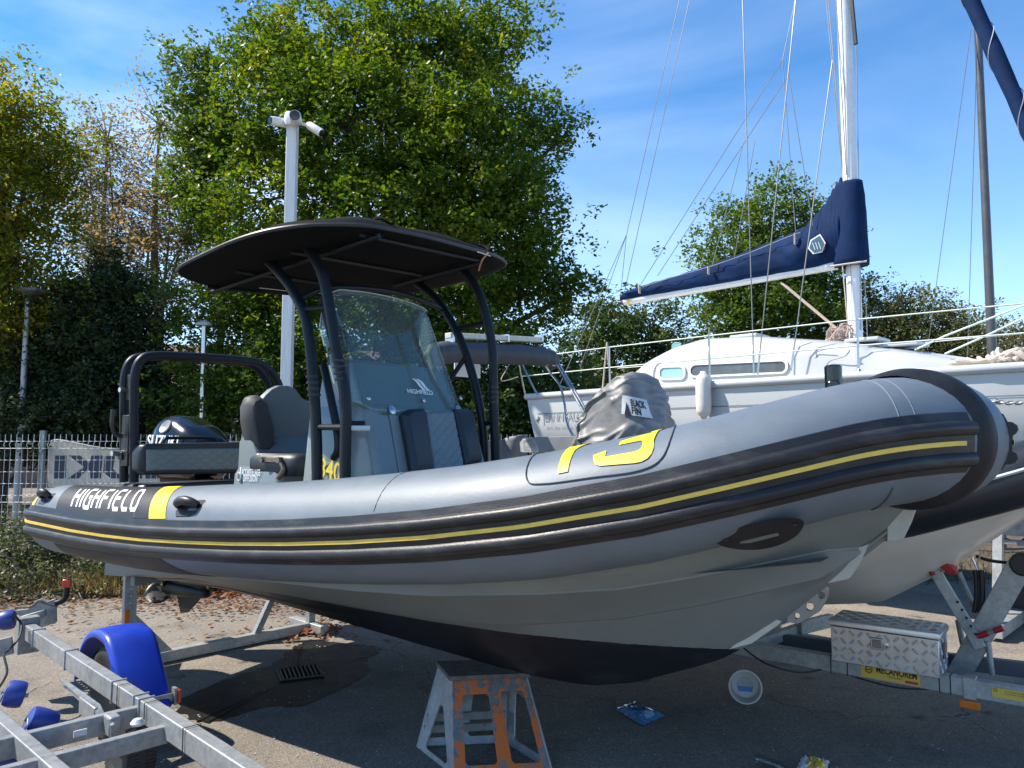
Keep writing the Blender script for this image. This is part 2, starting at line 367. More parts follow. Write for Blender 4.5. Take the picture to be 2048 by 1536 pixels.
def tp_i(i, th, off=0.0, side=1):
    s, w = PL[i]; n = PLN[i]; r = rr_(s) + off; z = zs_(s) + dz_(s)
    y = (-w + n.y * r * math.cos(th)) * side; x = s + n.x * r * math.cos(th)
    return Vector((x - .015 * max(0, (s - 6.2) / .33) + .21 * max(0, min(1, (s - 5.7) / .8)) ** 2 * (y + .12), y, z + r * math.sin(th)))
PS = [p[0] for p in PL]
def tp(s, th, off=0.0):            # starboard tube surface at station s (s < 6.45), angle th in degrees
    k = int(np.searchsorted(PS, s)); k = min(max(k, 1), NPL - 1); f = (s - PS[k-1]) / max(1e-6, PS[k] - PS[k-1]); th = R(th)
    return tp_i(k - 1, th, off).lerp(tp_i(k, th, off), f)

hypalon = mat('grey_hypalon', (.116, .145, .176), .5, var=.1, scale=3.5, bump=.05, bscale=35, rvar=.1, stretch=(1, 1, 2))
hypalon_black = mat('black_hypalon', (.017, .017, .018), .5, spec=.35, var=.35, scale=6, bump=.08, bscale=80)
def scuffed(m, dark=(.07, .08, .09), pale=(.26, .28, .30), k1=.35, k2=.5):
    nt = m.node_tree; N, L = nt.nodes, nt.links; b = N['Principled BSDF']; old = b.inputs['Base Color'].links[0].from_socket; tc = N.new('ShaderNodeTexCoord')
    def layer(scale, st, lo, hi, col, amt, old, rot=.6):
        mp = N.new('ShaderNodeMapping'); mp.inputs['Scale'].default_value = st; mp.inputs['Rotation'].default_value = (0, 0, rot); L.new(tc.outputs['Object'], mp.inputs[0])
        n = N.new('ShaderNodeTexNoise'); n.inputs['Scale'].default_value = scale; n.inputs['Detail'].default_value = 10; n.inputs['Roughness'].default_value = .7; L.new(mp.outputs[0], n.inputs['Vector'])
        r = N.new('ShaderNodeMapRange'); r.inputs['From Min'].default_value = lo; r.inputs['From Max'].default_value = hi; r.inputs['To Max'].default_value = amt; L.new(n.outputs['Fac'], r.inputs[0])
        x = N.new('ShaderNodeMix'); x.data_type = 'RGBA'; x.inputs[7].default_value = (*col, 1); L.new(r.outputs[0], x.inputs[0]); L.new(old, x.inputs[6]); return x.outputs[2]
    old = layer(2.2, (1, 1, 2.2), .50, .80, dark, k1, old); old = layer(9, (1, 6, 6), .60, .78, pale, k2, old); old = layer(34, (1, 1, 1), .70, .80, pale, k2 * .8, old, 0)
    L.new(old, b.inputs['Base Color']); return m
scuffed(hypalon)
mb = MB(RB); NT = 36
order = [(i, 1) for i in range(NPL)] + [(i, -1) for i in range(NPL - 2, -1, -1)]
mb.loft([[tp_i(i, 2 * math.pi * k / NT, 0, sd) for k in range(NT)] for i, sd in order])
tube = mb.build('tube_collar', hypalon, boat, sharp=60)

# rubbing strake: two thick ribs with a recess that carries the yellow strip
PROF = [(.87 * a, b) for a, b in [(-.155, -.002), (-.15, .004), (-.118, .005), (-.112, .018), (-.098, .034), (-.076, .04), (-.052, .03), (-.043, .012), (.035, .012), (.042, .024), (.06, .036), (.082, .036), (.1, .022), (.106, .006), (.15, .004), (.156, -.002)]]
strake_mat = mat('worn_black_rubber', (.014, .014, .016), .42, col2=(.05, .05, .052), scale=5, detail=11, contrast=(.50, .78), spec=.4, bump=.12, bscale=60, stretch=(1, 1, 3))
def strip_on_tube(mb, prof, i0, i1, side, mi=0, taper=True):
    rings = []
    for i in range(i0, i1):
        s = PL[i][0]; r = rr_(s); t0 = -math.asin(min(.9, dz_(s) / max(r, .05))); k = min(1.0, r / .2)
        rings.append([tp_i(i, t0 + h * k / max(r, .05), o, side) for h, o in prof])
    mb.loft(rings, closed=False, caps=False, mi=mi)
iend = {1: next(i for i, (s, w) in enumerate(PL) if w < .15), -1: NPL - 2}
for side in (1, -1):
    mb = MB(RB); strip_on_tube(mb, PROF, 2, iend[side], side)
    n_ = len(PROF); mb.add([mb_v for mb_v in [RBI @ Vector(v) for v in mb.v[-n_:]]], [tuple(range(n_))])
    mb.build('rubbing_strake', strake_mat, boat, sharp=50)
    mb = MB(RB); strip_on_tube(mb, [(-.010, .011), (-.009, .0165), (.009, .0165), (.010, .011)], 3, iend[side] - (1 if side > 0 else 0), side)
    mb.build('yellow_strip', pale_yellow, boat)
# black towing hoop round the nose
mb = MB(RB); rings = []
hw, th0, th1 = .066, R(-118), R(142)
for k in range(60):
    a = th0 + (th1 - th0) * k / 59; r = rr_(6.53); z = zs_(6.53) + dz_(6.53); e = min(1, k / 3, (59 - k) / 3) 
    row = []
    for y, o in [(-hw - .02, 0), (-hw, .012), (-hw * .6, .026), (-.018, .036), (.018, .036), (hw * .6, .026), (hw, .012), (hw + .02, 0)]:
        q = y - .18; x = LR_ - .01 - 1.1 * q * q + .21 * (q + .12); rr2 = r + .001 + o * e
        row.append(Vector((x + rr2 * math.cos(a), q, z + rr2 * math.sin(a))))
    rings.append(row)
mb.loft(rings, closed=False, caps=False); mb.build('bow_hoop', black_rubber, boat, sharp=70)

def patch(name, material, s_fn, th0, th1, off=.003, nu=14, nv=16, parent=boat):   # sheet glued on the tube; s_fn(v) -> (s start, s end)
    mb = MB(RB)
    def fn(u, v):
        a, b = s_fn(v); return tp(a + (b - a) * u, th0 + (th1 - th0) * v, off)
    mb.grid(fn, nu, nv); return mb.build(name, material, parent, sharp=0)
lerp = lambda a, b, t: a + (b - a) * t
patch('yellow_band', yellow, lambda v: (lerp(2.06, 1.78, v), lerp(2.26, 1.98, v)), 19, 92, .0035)
patch('name_patch', hypalon_black, lambda v: (lerp(.70, .42, v), lerp(2.06, 1.78, v)), 19, 95, .003, nu=30)
patch('yellow_band', pale_yellow, lambda v: (lerp(.235, .10, v), lerp(.30, .16, v)), 20, 80, .004, nu=3)
patch('underside_patch', hypalon_black, lambda v: (lerp(.62, .7, v), lerp(2.15, 2.5, v)), -33, -95, .003, nu=30)
# number patch outline, glue seams
def seam(pts, w=.004, off=.003, m=None, name='glue_seam'):
    mb = MB(RB); mb.tube([tp(s, t, off) for s, t in pts], w, 5); return mb.build(name, m or hyp_seam, boat)
hyp_seam = mat('glue_line', (.06, .066, .072), .6)
hyp_seam_pale = mat('pale_glue_line', (.21, .24, .27), .6)
seam(cr([(4.93, 120, 0), (4.96, 66, 0), (5.0, 36, 0), (5.08, 29, 0), (5.3, 27, 0), (5.48, 26, 0), (5.57, 33, 0), (5.6, 60, 0), (5.6, 95, 0), (5.6, 125, 0)], 6) if False else [(p.x, p.y) for p in cr([(4.93, 120, 0), (4.96, 66, 0), (5.0, 36, 0), (5.08, 29, 0), (5.3, 27, 0), (5.48, 26, 0), (5.57, 33, 0), (5.6, 60, 0), (5.6, 95, 0), (5.6, 125, 0)], 6)], .003)
seam([(6.36, t) for t in range(24, 120, 6)], .0015, .0006, hyp_seam_pale)
seam([(6.40, t) for t in range(24, 120, 6)], .0012, .0005, hyp_seam_pale)
seam([(1.87 - .0045 * (t - 20), t) for t in range(20, 84, 5)], .003)
seam([(6.35, t) for t in range(-80, -34, 6)], .003)
seam([(4.15, t) for t in range(20, 110, 6)], .0018, .0005, hyp_seam)

# lettering on the tube, built from strokes
GL = {'H': [[(0,0),(0,1)],[(1,0),(1,1)],[(0,.5),(1,.5)]], 'I': [[(.5,0),(.5,1)]], 'G': [[(1,1),(.2,1),(0,.85),(0,.15),(.2,0),(1,0),(1,.5),(.55,.5)]],
      'F': [[(0,0),(0,.85),(.15,1),(1,1)],[(0,.5),(.85,.5)]], 'E': [[(1,0),(.2,0),(0,.15),(0,.85),(.2,1),(1,1)],[(0,.5),(.85,.5)]], 'L': [[(0,1),(0,.15),(.2,0),(1,0)]],
      'D': [[(0,0),(.75,0),(1,.2),(1,.8),(.75,1),(0,1)],[(0,0),(0,1)]]}
def strokes(mb, polys, wid, mapf, sub=8):
    for pl in polys:
        pts = []
        for a, b in zip(pl[:-1], pl[1:]):
            L = math.hypot(b[0]-a[0], b[1]-a[1]); n = max(1, int(L / wid * sub / 6))
            pts += [(a[0] + (b[0]-a[0]) * k / n, a[1] + (b[1]-a[1]) * k / n) for k in range(n)]
        pts.append(pl[-1]); vs = []
        for i, p in enumerate(pts):
            d0 = (p[0]-pts[i-1][0], p[1]-pts[i-1][1]) if i else (pts[1][0]-p[0], pts[1][1]-p[1]); d1 = (pts[i+1][0]-p[0], pts[i+1][1]-p[1]) if i < len(pts)-1 else d0
            l0 = math.hypot(*d0) or 1; l1 = math.hypot(*d1) or 1
            n0 = (-d0[1]/l0, d0[0]/l0); n1 = (-d1[1]/l1, d1[0]/l1); m = (n0[0]+n1[0], n0[1]+n1[1]); q = (m[0]*n0[0]+m[1]*n0[1]) or 1
            m = (m[0]/q, m[1]/q)
            vs += [mapf(p[0]+m[0]*wid/2, p[1]+m[1]*wid/2), mapf(p[0]-m[0]*wid/2, p[1]-m[1]*wid/2)]
        mb.add(vs, [(2*i, 2*i+1, 2*i+3, 2*i+2) for i in range(len(pts)-1)], 0, False)
mb = MB(RB); x = 0
for ch in 'HIGHFIELD':
    w = .10 if ch == 'I' else .62
    strokes(mb, [[((x + (p[0] if ch != 'I' else .5) * w), p[1]) for p in pl] for pl in GL[ch]], .17, lambda a, b: tp(.90 + a * .128 - .15 * b, 31 + 37 * b, .0055), 14)
    x += w + .36
mb.build('name_lettering', white_print, boat, sharp=0, fix=False)
from mathutils.geometry import tessellate_polygon
def scr(v):
    w = RB @ v; dep = w.y * CA + (w.z - 1.9) * SA; return 1024 + 1500 * w.x / dep, 768 - 1500 * (-w.y * SA + (w.z - 1.9) * CA) / dep
def on_tube(px, py, g=(5.3, 60.0)):        # tube station and angle of a point measured in the photograph
    s, th = g
    for _ in range(60):
        x, y = scr(tp(s, th)); x1, y1 = scr(tp(s + .01, th)); x2, y2 = scr(tp(s, th + 1)); a, b, c, d = (x1 - x) / .01, x2 - x, (y1 - y) / .01, y2 - y; det = a * d - b * c
        if abs(det) < 1e-6: break
        ex, ey = px - x, py - y; s += max(-.05, min(.05, .6 * (d * ex - b * ey) / det)); th += max(-4, min(4, .6 * (a * ey - c * ex) / det)); th = min(86, max(10, th)); s = min(6.2, max(4.5, s))
    return s, th
def tube_decal(name, pl, m, off=.004, cuts=5):
    tris = tessellate_polygon([[Vector((a * 40, b, 0)) for a, b in pl]]); bm = bmesh.new(); vs = [bm.verts.new((a * 40, b, 0)) for a, b in pl]
    for t_ in tris:
        try: bm.faces.new([vs[k] for k in t_])
        except ValueError: pass
    for _ in range(2): bmesh.ops.subdivide_edges(bm, edges=bm.edges[:], cuts=cuts if _ == 0 else 1, use_grid_fill=True)
    bm.verts.index_update(); mb = MB(RB); mb.add([tp(v.co.x / 40, v.co.y, off) for v in bm.verts], [tuple(v.index for v in f.verts) for f in bm.faces], 0, True); bm.free()
    return mb.build(name, m, boat, sharp=0)
zp = lambda x, y: on_tube(880 + x / 3.793, 560 + y / 3.793)
D7 = [zp(*q) for q in ((893, 1472), (970, 1456), (982, 1395), (1003, 1335), (1030, 1290))]; D7 += [(D7[-1][0] + .03, 86), (D7[-1][0] + .035, 112), (D7[-1][0] - .22, 112), (D7[-1][0] - .22, 98), (D7[-1][0] - .05, 98), (D7[-1][0] - .055, 86)] + [zp(925, 1340), zp(905, 1400)]
tube_decal('number_digit', D7, yellow)
lo = [zp(*q) for q in ((1162, 1335), (1262, 1298), (1253, 1346), (1475, 1306), (1512, 1292), (1532, 1268), (1540, 1235), (1528, 1222), (1358, 1256), (1372, 1228))]
hi = [zp(*q) for q in ((1622, 1228), (1620, 1278), (1605, 1320), (1572, 1358), (1530, 1380), (1480, 1391), (1215, 1413), (1182, 1405), (1166, 1380))]
sx = hi[0][0]; D3 = lo + [(lo[-1][0] + .155, 80), (lo[-1][0] + .17, 86), (lo[-1][0] + .17, 100), (lo[-1][0] + .14, 106), (lo[-1][0] - .05, 106), (lo[-1][0] - .05, 116), (sx - .06, 116), (sx - .015, 110), (sx - .01, 90), (sx - .03, 82)] + hi
tube_decal('number_digit', D3, yellow)

# carrying handles on the tube
def tube_handle(s, th, k=1.0):
    base = MB(RB)
    o = [(-.13, -.4), (-.1, -1), (.05, -1), (.1, -.6), (.13, .8), (.1, 1), (-.04, .85), (-.12, .4)]
    vs = [tp(s + a * k, th + b * 11.5, .004) for a, b in o]; vb = [tp(s + a * k * 1.04, th + b * 12.2, -.004) for a, b in o]
    base.prism(vs, vb); b = base.build('carry_handle', black_rubber, boat, bevel=.003)
    g = MB(RB); path = [tp(s - .11 * k, th + 1.5, .006), tp(s - .095 * k, th + 2.5, .04), tp(s - .03 * k, th + 3.5, .058), tp(s + .05 * k, th + 3.0, .05), tp(s + .1 * k, th + 2.5, .012)]
    g.tube(cr(path, 6), [.026 * (.8 + .4 * math.sin(math.pi * i / 24)) for i in range(25)], 10); g.build('grip', black_plastic, b)
tube_handle(2.47, 33); tube_handle(.40, 41, .62)

# plate helper: polygon with holes, given thickness
from mathutils.geometry import tessellate_polygon
def holed_plate(mb, outer, holes, fn, t, mi=0):       # fn(x, y, depth) -> 3D
    loops = [outer] + list(holes); flat = [p for l in loops for p in l]
    tris = tessellate_polygon([[Vector((a, b, 0)) for a, b in l] for l in loops])
    n = len(flat); vs = [fn(a, b, 0) for a, b in flat] + [fn(a, b, t) for a, b in flat]
    fs = [tuple(x) for x in tris] + [tuple(n + k for k in x[::-1]) for x in tris]; k0 = 0
    for l in loops:
        m = len(l)
        for k in range(m): a, b = k0 + k, k0 + (k + 1) % m; fs.append((a, b, n + b, n + a))
        k0 += m
    mb.add(vs, fs, mi, False)
circ = lambda x, y, r, n=14: [(x + r * math.cos(2*math.pi*k/n), y + r * math.sin(2*math.pi*k/n)) for k in range(n)]
# crescent grab plate on the underside of the bow tube
gc = tp(5.88, -52, .012); gn = (gc - tp(5.88, -52, -.1)).normalized(); gn = (gn + Vector((0, 0, .25))).normalized(); gd_ = gn.dot(gc)
GP = lambda x, y, d=0: hit(RB, x, y, gn, gd_ + d)
cres = [(p_.x, p_.y) for p_ in cr([(1431, 1081, 0), (1440, 1068, 0), (1475, 1056, 0), (1530, 1043, 0), (1575, 1036, 0), (1600, 1038, 0), (1608, 1048, 0), (1595, 1070, 0), (1562, 1089, 0), (1520, 1099, 0), (1478, 1099, 0), (1444, 1092, 0)], 4, closed=True)]
slot = [(1480, 1082), (1540, 1069), (1556, 1066), (1558, 1071), (1540, 1076), (1500, 1086), (1480, 1087)]
mb = MB(RB); holed_plate(mb, cres, [slot], lambda a, b, d: GP(a, b, -d), .014); grab = mb.build('grab_plate', black_rubber, boat, bevel=.003)
for q_ in ((1452, 1080), (1590, 1050)): mb = MB(RB); mb.lathe([(.0, -.004), (.011, -.004), (.011, .002), (.006, .005), (0, .005)], GP(*q_, .002), gn, 10); mb.build('bolt', black_plastic, grab)

# ---- hull
ZK = [(.78,.655),(1.8,.605),(2.6,.555),(3.4,.505),(4.0,.47),(4.3,.458),(4.6,.463),(4.74,.476),(5.0,.54),(5.17,.608),(5.35,.68),(5.51,.752),(5.66,.848),(5.82,.971),(6.07,1.2),(6.21,1.332),(6.34,1.45),(6.46,1.6)]
zk_ = lambda s: float(np.interp(s, *zip(*ZK)))
def wc_(s): return .90 if s <= 3.5 else .90 * max(0, 1 - ((s - 3.5) / 2.72) ** 2.3) ** .75
def solve_z(s, q, line):           # height at which the local vertical (s, q) meets the curve drawn in the photo
    lo, hi = .2, 2.2
    for _ in range(40):
        z = (lo + hi) / 2; w = RB @ Vector((s, q, z)); dep = w.y * CA + (w.z - 1.9) * SA; up = -w.y * SA + (w.z - 1.9) * CA
        px = 1024 + 1500 * w.x / dep; py = 768 - 1500 * up / dep
        if py > float(np.interp(px, *zip(*line))): lo = z
        else: hi = z
    return z
LCH = [(380, 1150), (500, 1160), (700, 1182), (856, 1193), (1090, 1190), (1247, 1180), (1400, 1155), (1500, 1135), (1600, 1115), (1705, 1094)]
LR2 = [(400, 1160), (560, 1187), (700, 1212), (860, 1238), (1012, 1253), (1247, 1238), (1400, 1212), (1500, 1190), (1650, 1157)]
def section(s):
    k = zk_(s); w = wc_(s); fw = max(.0, (s - 4.2) / 2)
    if s < 6.12:
        zc = min(max(solve_z(s, -max(w, .02), LCH), k + .05), zs_(s) - .1); z2 = solve_z(s, -.58 * max(w, .02), LR2); z2 = min(max(z2, k + (zc - k) * .3), k + (zc - k) * .75)
    else: f = min(1, (s - 6.1) / .14); zc = k + lerp(.15, .03, f); z2 = k + lerp(.05, .015, f); w = max(w, .02)
    wt = max(.03, min(.93, float(np.interp(s, PS, [p[1] for p in PL])) - .06)); zt = zs_(s) + dz_(s) - rr_(max(s, .5)) * .82
    if s > 4.6: wt = max(.035, min(wt, .90 * max(0, 1 - (max(0, s - 4.2) / 2.27) ** 2.3) ** .62))
    zt = max(zt, zc + .03)
    r = .012
    return [(0, k), (.30 * w, lerp(k, z2, .5)), (.30 * w + r, lerp(k, z2, .5) + .016), (.58 * w, z2), (.58 * w + 2*r, z2 + .008), (.6 * w + 2*r, z2 + .022), (w * .998, zc), (w + .006, zc + .003), (w + .006, zc + .012), (lerp(w, wt, .45) + .008, lerp(zc, zt, .42) + .01), (wt * .97, zt + .05)]
SS = list(np.linspace(.86, 5.0, 34)) + list(np.linspace(5.08, 6.10, 22)) + [6.16, 6.22, 6.28, 6.34, 6.40, 6.44]
def hull_mat():
    m = mat('grey_hull_paint', (.172, .19, .188), .42, var=.06, scale=2.5, rvar=.08); nt = m.node_tree; N, L = nt.nodes, nt.links; b = N['Principled BSDF']
    tc = N.new('ShaderNodeTexCoord'); sp = N.new('ShaderNodeSeparateXYZ'); 
    mp = N.new('ShaderNodeMapping'); mp.vector_type = 'POINT'; mp.inputs['Rotation'].default_value = (0, 0, R(35)); L.new(tc.outputs['Object'], mp.inputs[0]); L.new(mp.outputs[0], sp.inputs[0])
    # boot top: a straight line drawn along the hull, a little rough at the edge
    a = N.new('ShaderNodeMath'); a.operation = 'MULTIPLY_ADD'; a.inputs[1].default_value = HS; a.inputs[2].default_value = HB; L.new(sp.outputs[0], a.inputs[0])
    nz = N.new('ShaderNodeTexNoise'); nz.inputs['Scale'].default_value = 45; nz.inputs['Detail'].default_value = 8; L.new(tc.outputs['Object'], nz.inputs['Vector'])
    a2 = N.new('ShaderNodeMath'); a2.operation = 'MULTIPLY_ADD'; a2.inputs[1].default_value = .012; L.new(nz.outputs['Fac'], a2.inputs[0]); L.new(a.outputs[0], a2.inputs[2])
    g = N.new('ShaderNodeMath'); g.operation = 'LESS_THAN'; L.new(sp.outputs[2], g.inputs[0]); L.new(a2.outputs[0], g.inputs[1])
    # paint scuffed off low on the forefoot
    mp2 = N.new('ShaderNodeMapping'); mp2.inputs['Scale'].default_value = (1, 1, 5); L.new(tc.outputs['Object'], mp2.inputs[0])
    sc = N.new('ShaderNodeTexNoise'); sc.inputs['Scale'].default_value = 14; sc.inputs['Detail'].default_value = 12; sc.inputs['Roughness'].default_value = .75; L.new(mp2.outputs[0], sc.inputs['Vector'])
    rp = N.new('ShaderNodeValToRGB'); rp.color_ramp.elements[0].position = .66; rp.color_ramp.elements[1].position = .70; L.new(sc.outputs['Fac'], rp.inputs[0])
    pa = N.new('ShaderNodeMix'); pa.data_type = 'RGBA'; pa.inputs[6].default_value = (.010, .011, .015, 1); pa.inputs[7].default_value = (.09, .09, .09, 1); L.new(rp.outputs[0], pa.inputs[0])
    mx = N.new('ShaderNodeMix'); mx.data_type = 'RGBA'; L.new(g.outputs[0], mx.inputs[0]); old = b.inputs['Base Color'].links[0].from_socket; L.new(old, mx.inputs[6]); L.new(pa.outputs[2], mx.inputs[7]); L.new(mx.outputs[2], b.inputs['Base Color'])
    return m
# boot-top line: z (above the boat's base point) = HS * s' + HB with s' measured from the base point
HS, HB = -.004, .372
hull_m = scuffed(hull_mat(), (.10, .105, .10), (.24, .25, .24), .25, .22)
mb = MB(RB)
st = [[Vector((s, -q, z)) for q, z in section(s)] for s in SS]; pt = [[Vector((s, q, z)) for q, z in section(s)][::-1] for s in SS]
mb.loft([p[:-1] + a for p, a in zip(pt, st)], closed=False, caps=False)
r0 = [p for p in pt[0][:-1]] + st[0]; mb.add(r0, [tuple(range(len(r0)))])
hull = mb.build('hull', hull_m, boat, sharp=22)
# deck and transom board
mb = MB(RB); dk = [(s, max(.05, min(.72, float(np.interp(s, PS, [p[1] for p in PL])) - .25))) for s in np.linspace(.9, 6.1, 20)]
A = [Vector((s, -w, 1.06 + max(0, s - 4) * .14)) for s, w in dk] + [Vector((s, w, 1.06 + max(0, s - 4) * .14)) for s, w in dk[::-1]]
n = len(dk); mb.add(A, [(k, k+1, 2*n-2-k, 2*n-1-k) for k in range(n-1)]); mb.box((.9, 0, 1.0), (.06, 1.4, .5))
mb.build('deck', mat('grey_deck', (.2, .21, .21), .6, bump=.1, bscale=90), boat)
# stem strips and the towing-eye plate
lit_stem = mat('lit_stem_face', (.44, .46, .44), .5, .1, var=.1, scale=12)  # sun and sky light on the stem faces, put into the colour
def stem_strip(pxs, half=.036, parent=boat):
    mb = MB(RB); pts = [P_q(x, y, 0) for x, y in pxs]; mb.prism([p + Vector((0, -half, 0)) for p in pts], [p + Vector((0, half, 0)) for p in pts]); return mb.build('stem_strip', lit_stem, parent, bevel=.003)
stem_strip([(1777, 1026), (1835, 1008), (1822, 1045), (1806, 1078), (1777, 1081)])
stem_strip([(1642, 1168), (1700, 1120), (1707, 1096), (1742, 1086), (1722, 1122), (1700, 1156)])
stem_strip([(1462, 1296), (1542, 1228), (1566, 1240), (1562, 1246), (1508, 1284)], .04)
mb = MB(RB)
pl_out = [(1652, 1168), (1658, 1180), (1655, 1198), (1640, 1222), (1618, 1236), (1596, 1247), (1578, 1243), (1572, 1228), (1590, 1212)]
pl_hole = [circ(1644, 1190, 7), circ(1620, 1212, 8.5), circ(1595, 1231, 6)]
holed_plate(mb, pl_out, pl_hole, lambda a, b, d: P_q(a, b, 0) + Vector((0, d - .012, 0)), .024)
mb.build('towing_eye', mat('dull_steel_plate', (.22, .23, .235), .42, .4, var=.15), boat, bevel=.002)

# ---- console
grp = mat('grey_gelcoat', (.19, .22, .225), .3, var=.05, scale=3, coat=.25)
def rrect(s0, s1, hw, z, r=.07, n=4, r_aft=.04):
    out = []
    for cx, cy, a0, rd in ((s1 - r, hw - r, 0, r), (s0 + r_aft, hw - r_aft, 90, r_aft), (s0 + r_aft, -hw + r_aft, 180, r_aft), (s1 - r, -hw + r, 270, r)):
        for k in range(n + 1): a = R(a0 + 90 * k / n); out.append(Vector((cx + rd * math.cos(a), cy + rd * math.sin(a), z)))
    return out
con = [(1.05, 2.74, 3.79, .58), (1.5, 2.76, 3.61, .57), (1.75, 2.78, 3.51, .56), (2.06, 2.80, 3.385, .545), (2.10, 2.80, 3.365, .535), (2.16, 2.82, 3.31, .50)]
mb = MB(RB); mb.loft([rrect(a, b, w, z) for z, a, b, w in con]); console = mb.build('console', grp, boat, sharp=32)
mb = MB(RB); mb.loft([rrect(2.84, 3.315, .51, 2.13, .1), rrect(2.86, 3.195, .475, 2.44, .1), rrect(2.88, 3.16, .455, 2.465, .1)])
dash = mb.build('dashboard', mat('satin_grey_blue', (.20, .245, .285), .32, var=.04), console, sharp=32)
FN = Vector((1, 0, .40)).normalized(); FD = FN.dot(Vector((3.51, 0, 1.75)))
def F(px, py, off=0.0): return hit(RB, px, py, FN, FD + off)
def face_panel(name, pxs, t, m, parent, off=0.002, bevel=.004):
    mb = MB(RB); mb.prism([F(x, y, off) for x, y in pxs], [F(x, y, off) + FN * t for x, y in pxs]); return mb.build(name, m, parent, bevel=bevel)
hatch = face_panel('hatch_door', [(777, 829), (786, 822), (936, 820), (944, 828), (969, 935), (800, 960)], .010, grp, console)
vinyl_black = mat('black_vinyl', (.022, .026, .032), .45, var=.1, scale=20, bump=.06, bscale=250)
vinyl_grey = mat('grey_vinyl', (.17, .205, .212), .42, var=.05, bump=.05, bscale=250)
vinyl_worn = mat('worn_black_vinyl', (.055, .055, .057), .6, var=.2, scale=8, bump=.12, bscale=200)
def soft(name, pxs, t, m, parent, off=.012, k=.8):        # upholstered bolster: polygon swelling to a smaller front
    mb = MB(RB); c = sum((F(x, y, off) for x, y in pxs), Vector()) / len(pxs); A = [F(x, y, off) for x, y in pxs]
    mid = [c + (a - c) * 1.02 + FN * t * .55 for a in A]; top = [c + (a - c) * k + FN * t for a in A]; mb.loft([A, mid, top]); return mb.build(name, m, parent, bevel=.012, seg=3)
def quilt(name, corners, nu, nv, rows, cols, t, m, parent, nrm, groove=.007, M=RB):
    a, b, c, d = corners; mb = MB(M)
    def fn(u, v):
        p = (a.lerp(b, u)).lerp(d.lerp(c, u), v); x, y = u * cols, v * rows
        g1 = abs((x + y) % 1 - .5) * 2; g2 = abs((x - y) % 1 - .5) * 2; h = min(1 - g1, 1 - g2); h = min(1, h * 5) ** .6
        e = min(1, min(u, 1 - u) * 14, min(v, 1 - v) * 14) ** .5
        return p + nrm * (t * e - groove * (1 - h))
    mb.grid(fn, nu, nv); return mb.build(name, m, parent, sharp=0)
soft('cushion_bolster', [(796, 834), (808, 824), (838, 822), (842, 828), (858, 950), (818, 955)], .075, vinyl_black, hatch)
soft('cushion_bolster', [(900, 822), (928, 820), (938, 828), (958, 925), (925, 932)], .06, vinyl_black, hatch)
quilt('quilted_cushion', [F(839, 825, .014), F(901, 822, .014), F(926, 950, .014), F(860, 960, .014)], 70, 90, 7, 3.2, .045, vinyl_grey, hatch, FN, .009)
for px in ((784, 820), (917, 819)):
    mb = MB(RB); c = F(px[0], px[1], .016); mb.lathe([(0, 0), (.03, 0), (.034, .006), (.02, .012), (0, .013)], c, FN, 14); mb.build('hatch_hinge', stainless, hatch)
# windscreen: one bent acrylic sheet, its lower half against the dashboard
def ws(u, v, off=0.0):
    a = (u - .5) * 2; k = abs(a); kk = min(1, k / .80)
    q = math.copysign(.505 * kk + .035 * math.sin(max(0, k - .8) / .2 * math.pi / 2), a); ds = -.05 * kk ** 2.4 - (.22 * ((k - .8) / .2) if k > .8 else 0)
    zb = 2.085 + .08 * max(0, (k - .7) / .3); zt = 2.985 - .035 * k ** 2 - 1.2 * max(0, k - .70) ** 2.0 - 1.6 * max(0, k - .88) ** 1.1
    z = lerp(zb, zt, v); s = 3.40 - .43 * (z - 2.1) + ds
    w = 1 - .07 * (z - 2.1)
    return Vector((s + off, q * w, z))
mb = MB(RB); mb.grid(lambda u, v: ws(u, v), 64, 16)
wsm = glassmat('windscreen_acrylic', (.74, .82, .80), 1.0, .09); screen = mb.build('windscreen', wsm, boat, sharp=0)
sol = screen.modifiers.new('thickness', 'SOLIDIFY'); sol.thickness = .005
edge = [ws(u / 60, 1) for u in range(61)]
mb = MB(RB); mb.tube(edge, .0045, 5); mb.build('screen_edge', mat('polished_acrylic_edge', (.45, .52, .53), .25), screen)
WN = Vector((1, 0, .43)).normalized(); WD = WN.dot(Vector((3.40, 0, 2.1)))
def WSP(px, py, off=.008): return hit(RB, px, py, WN, WD + off)
for px in ((737, 797), (847, 801), (921, 796)):
    mb = MB(RB); mb.lathe([(0, 0), (.017, 0), (.017, .006), (.01, .011), (0, .011)], WSP(*px), WN, 14); mb.build('screen_bolt', stainless, screen)
mb = MB(RB); ax = (WSP(866, 790) - WSP(817, 785)).normalized(); ax = Vector((0, 1, 0)); upv = WN.cross(ax).normalized(); upv = upv if upv.z > 0 else -upv
o = WSP(816, 786); text_on(mb, 'HIGHFIELD', .035, o, ax, upv, width=.27, bold=.03)
for dx in (0, .045):
    b0 = WSP(823, 757) + ax * dx; path = [b0, b0 + ax * .035 - upv * .022, b0 + ax * .055 - upv * .055, b0 + ax * .085 - upv * .088]
    path = cr(path, 5); mb.add([v for p in path for v in (p, p + ax * .032)], [(2*i, 2*i+1, 2*i+3, 2*i+2) for i in range(len(path)-1)], 0, False)
mb.build('maker_emblem', white_print, screen, sharp=0, fix=False)
# registration number on the console side
mb = MB(RB); text_on(mb, '38403', .13, hit(RB, 622, 948, (0, 1, 0), -.578), (1, 0, -.16), (0.1, 0, 1), width=.36, bold=.012)
mb.build('number_decal', mat('yellow_print', (.75, .60, .05), .5), console, sharp=0, fix=False)
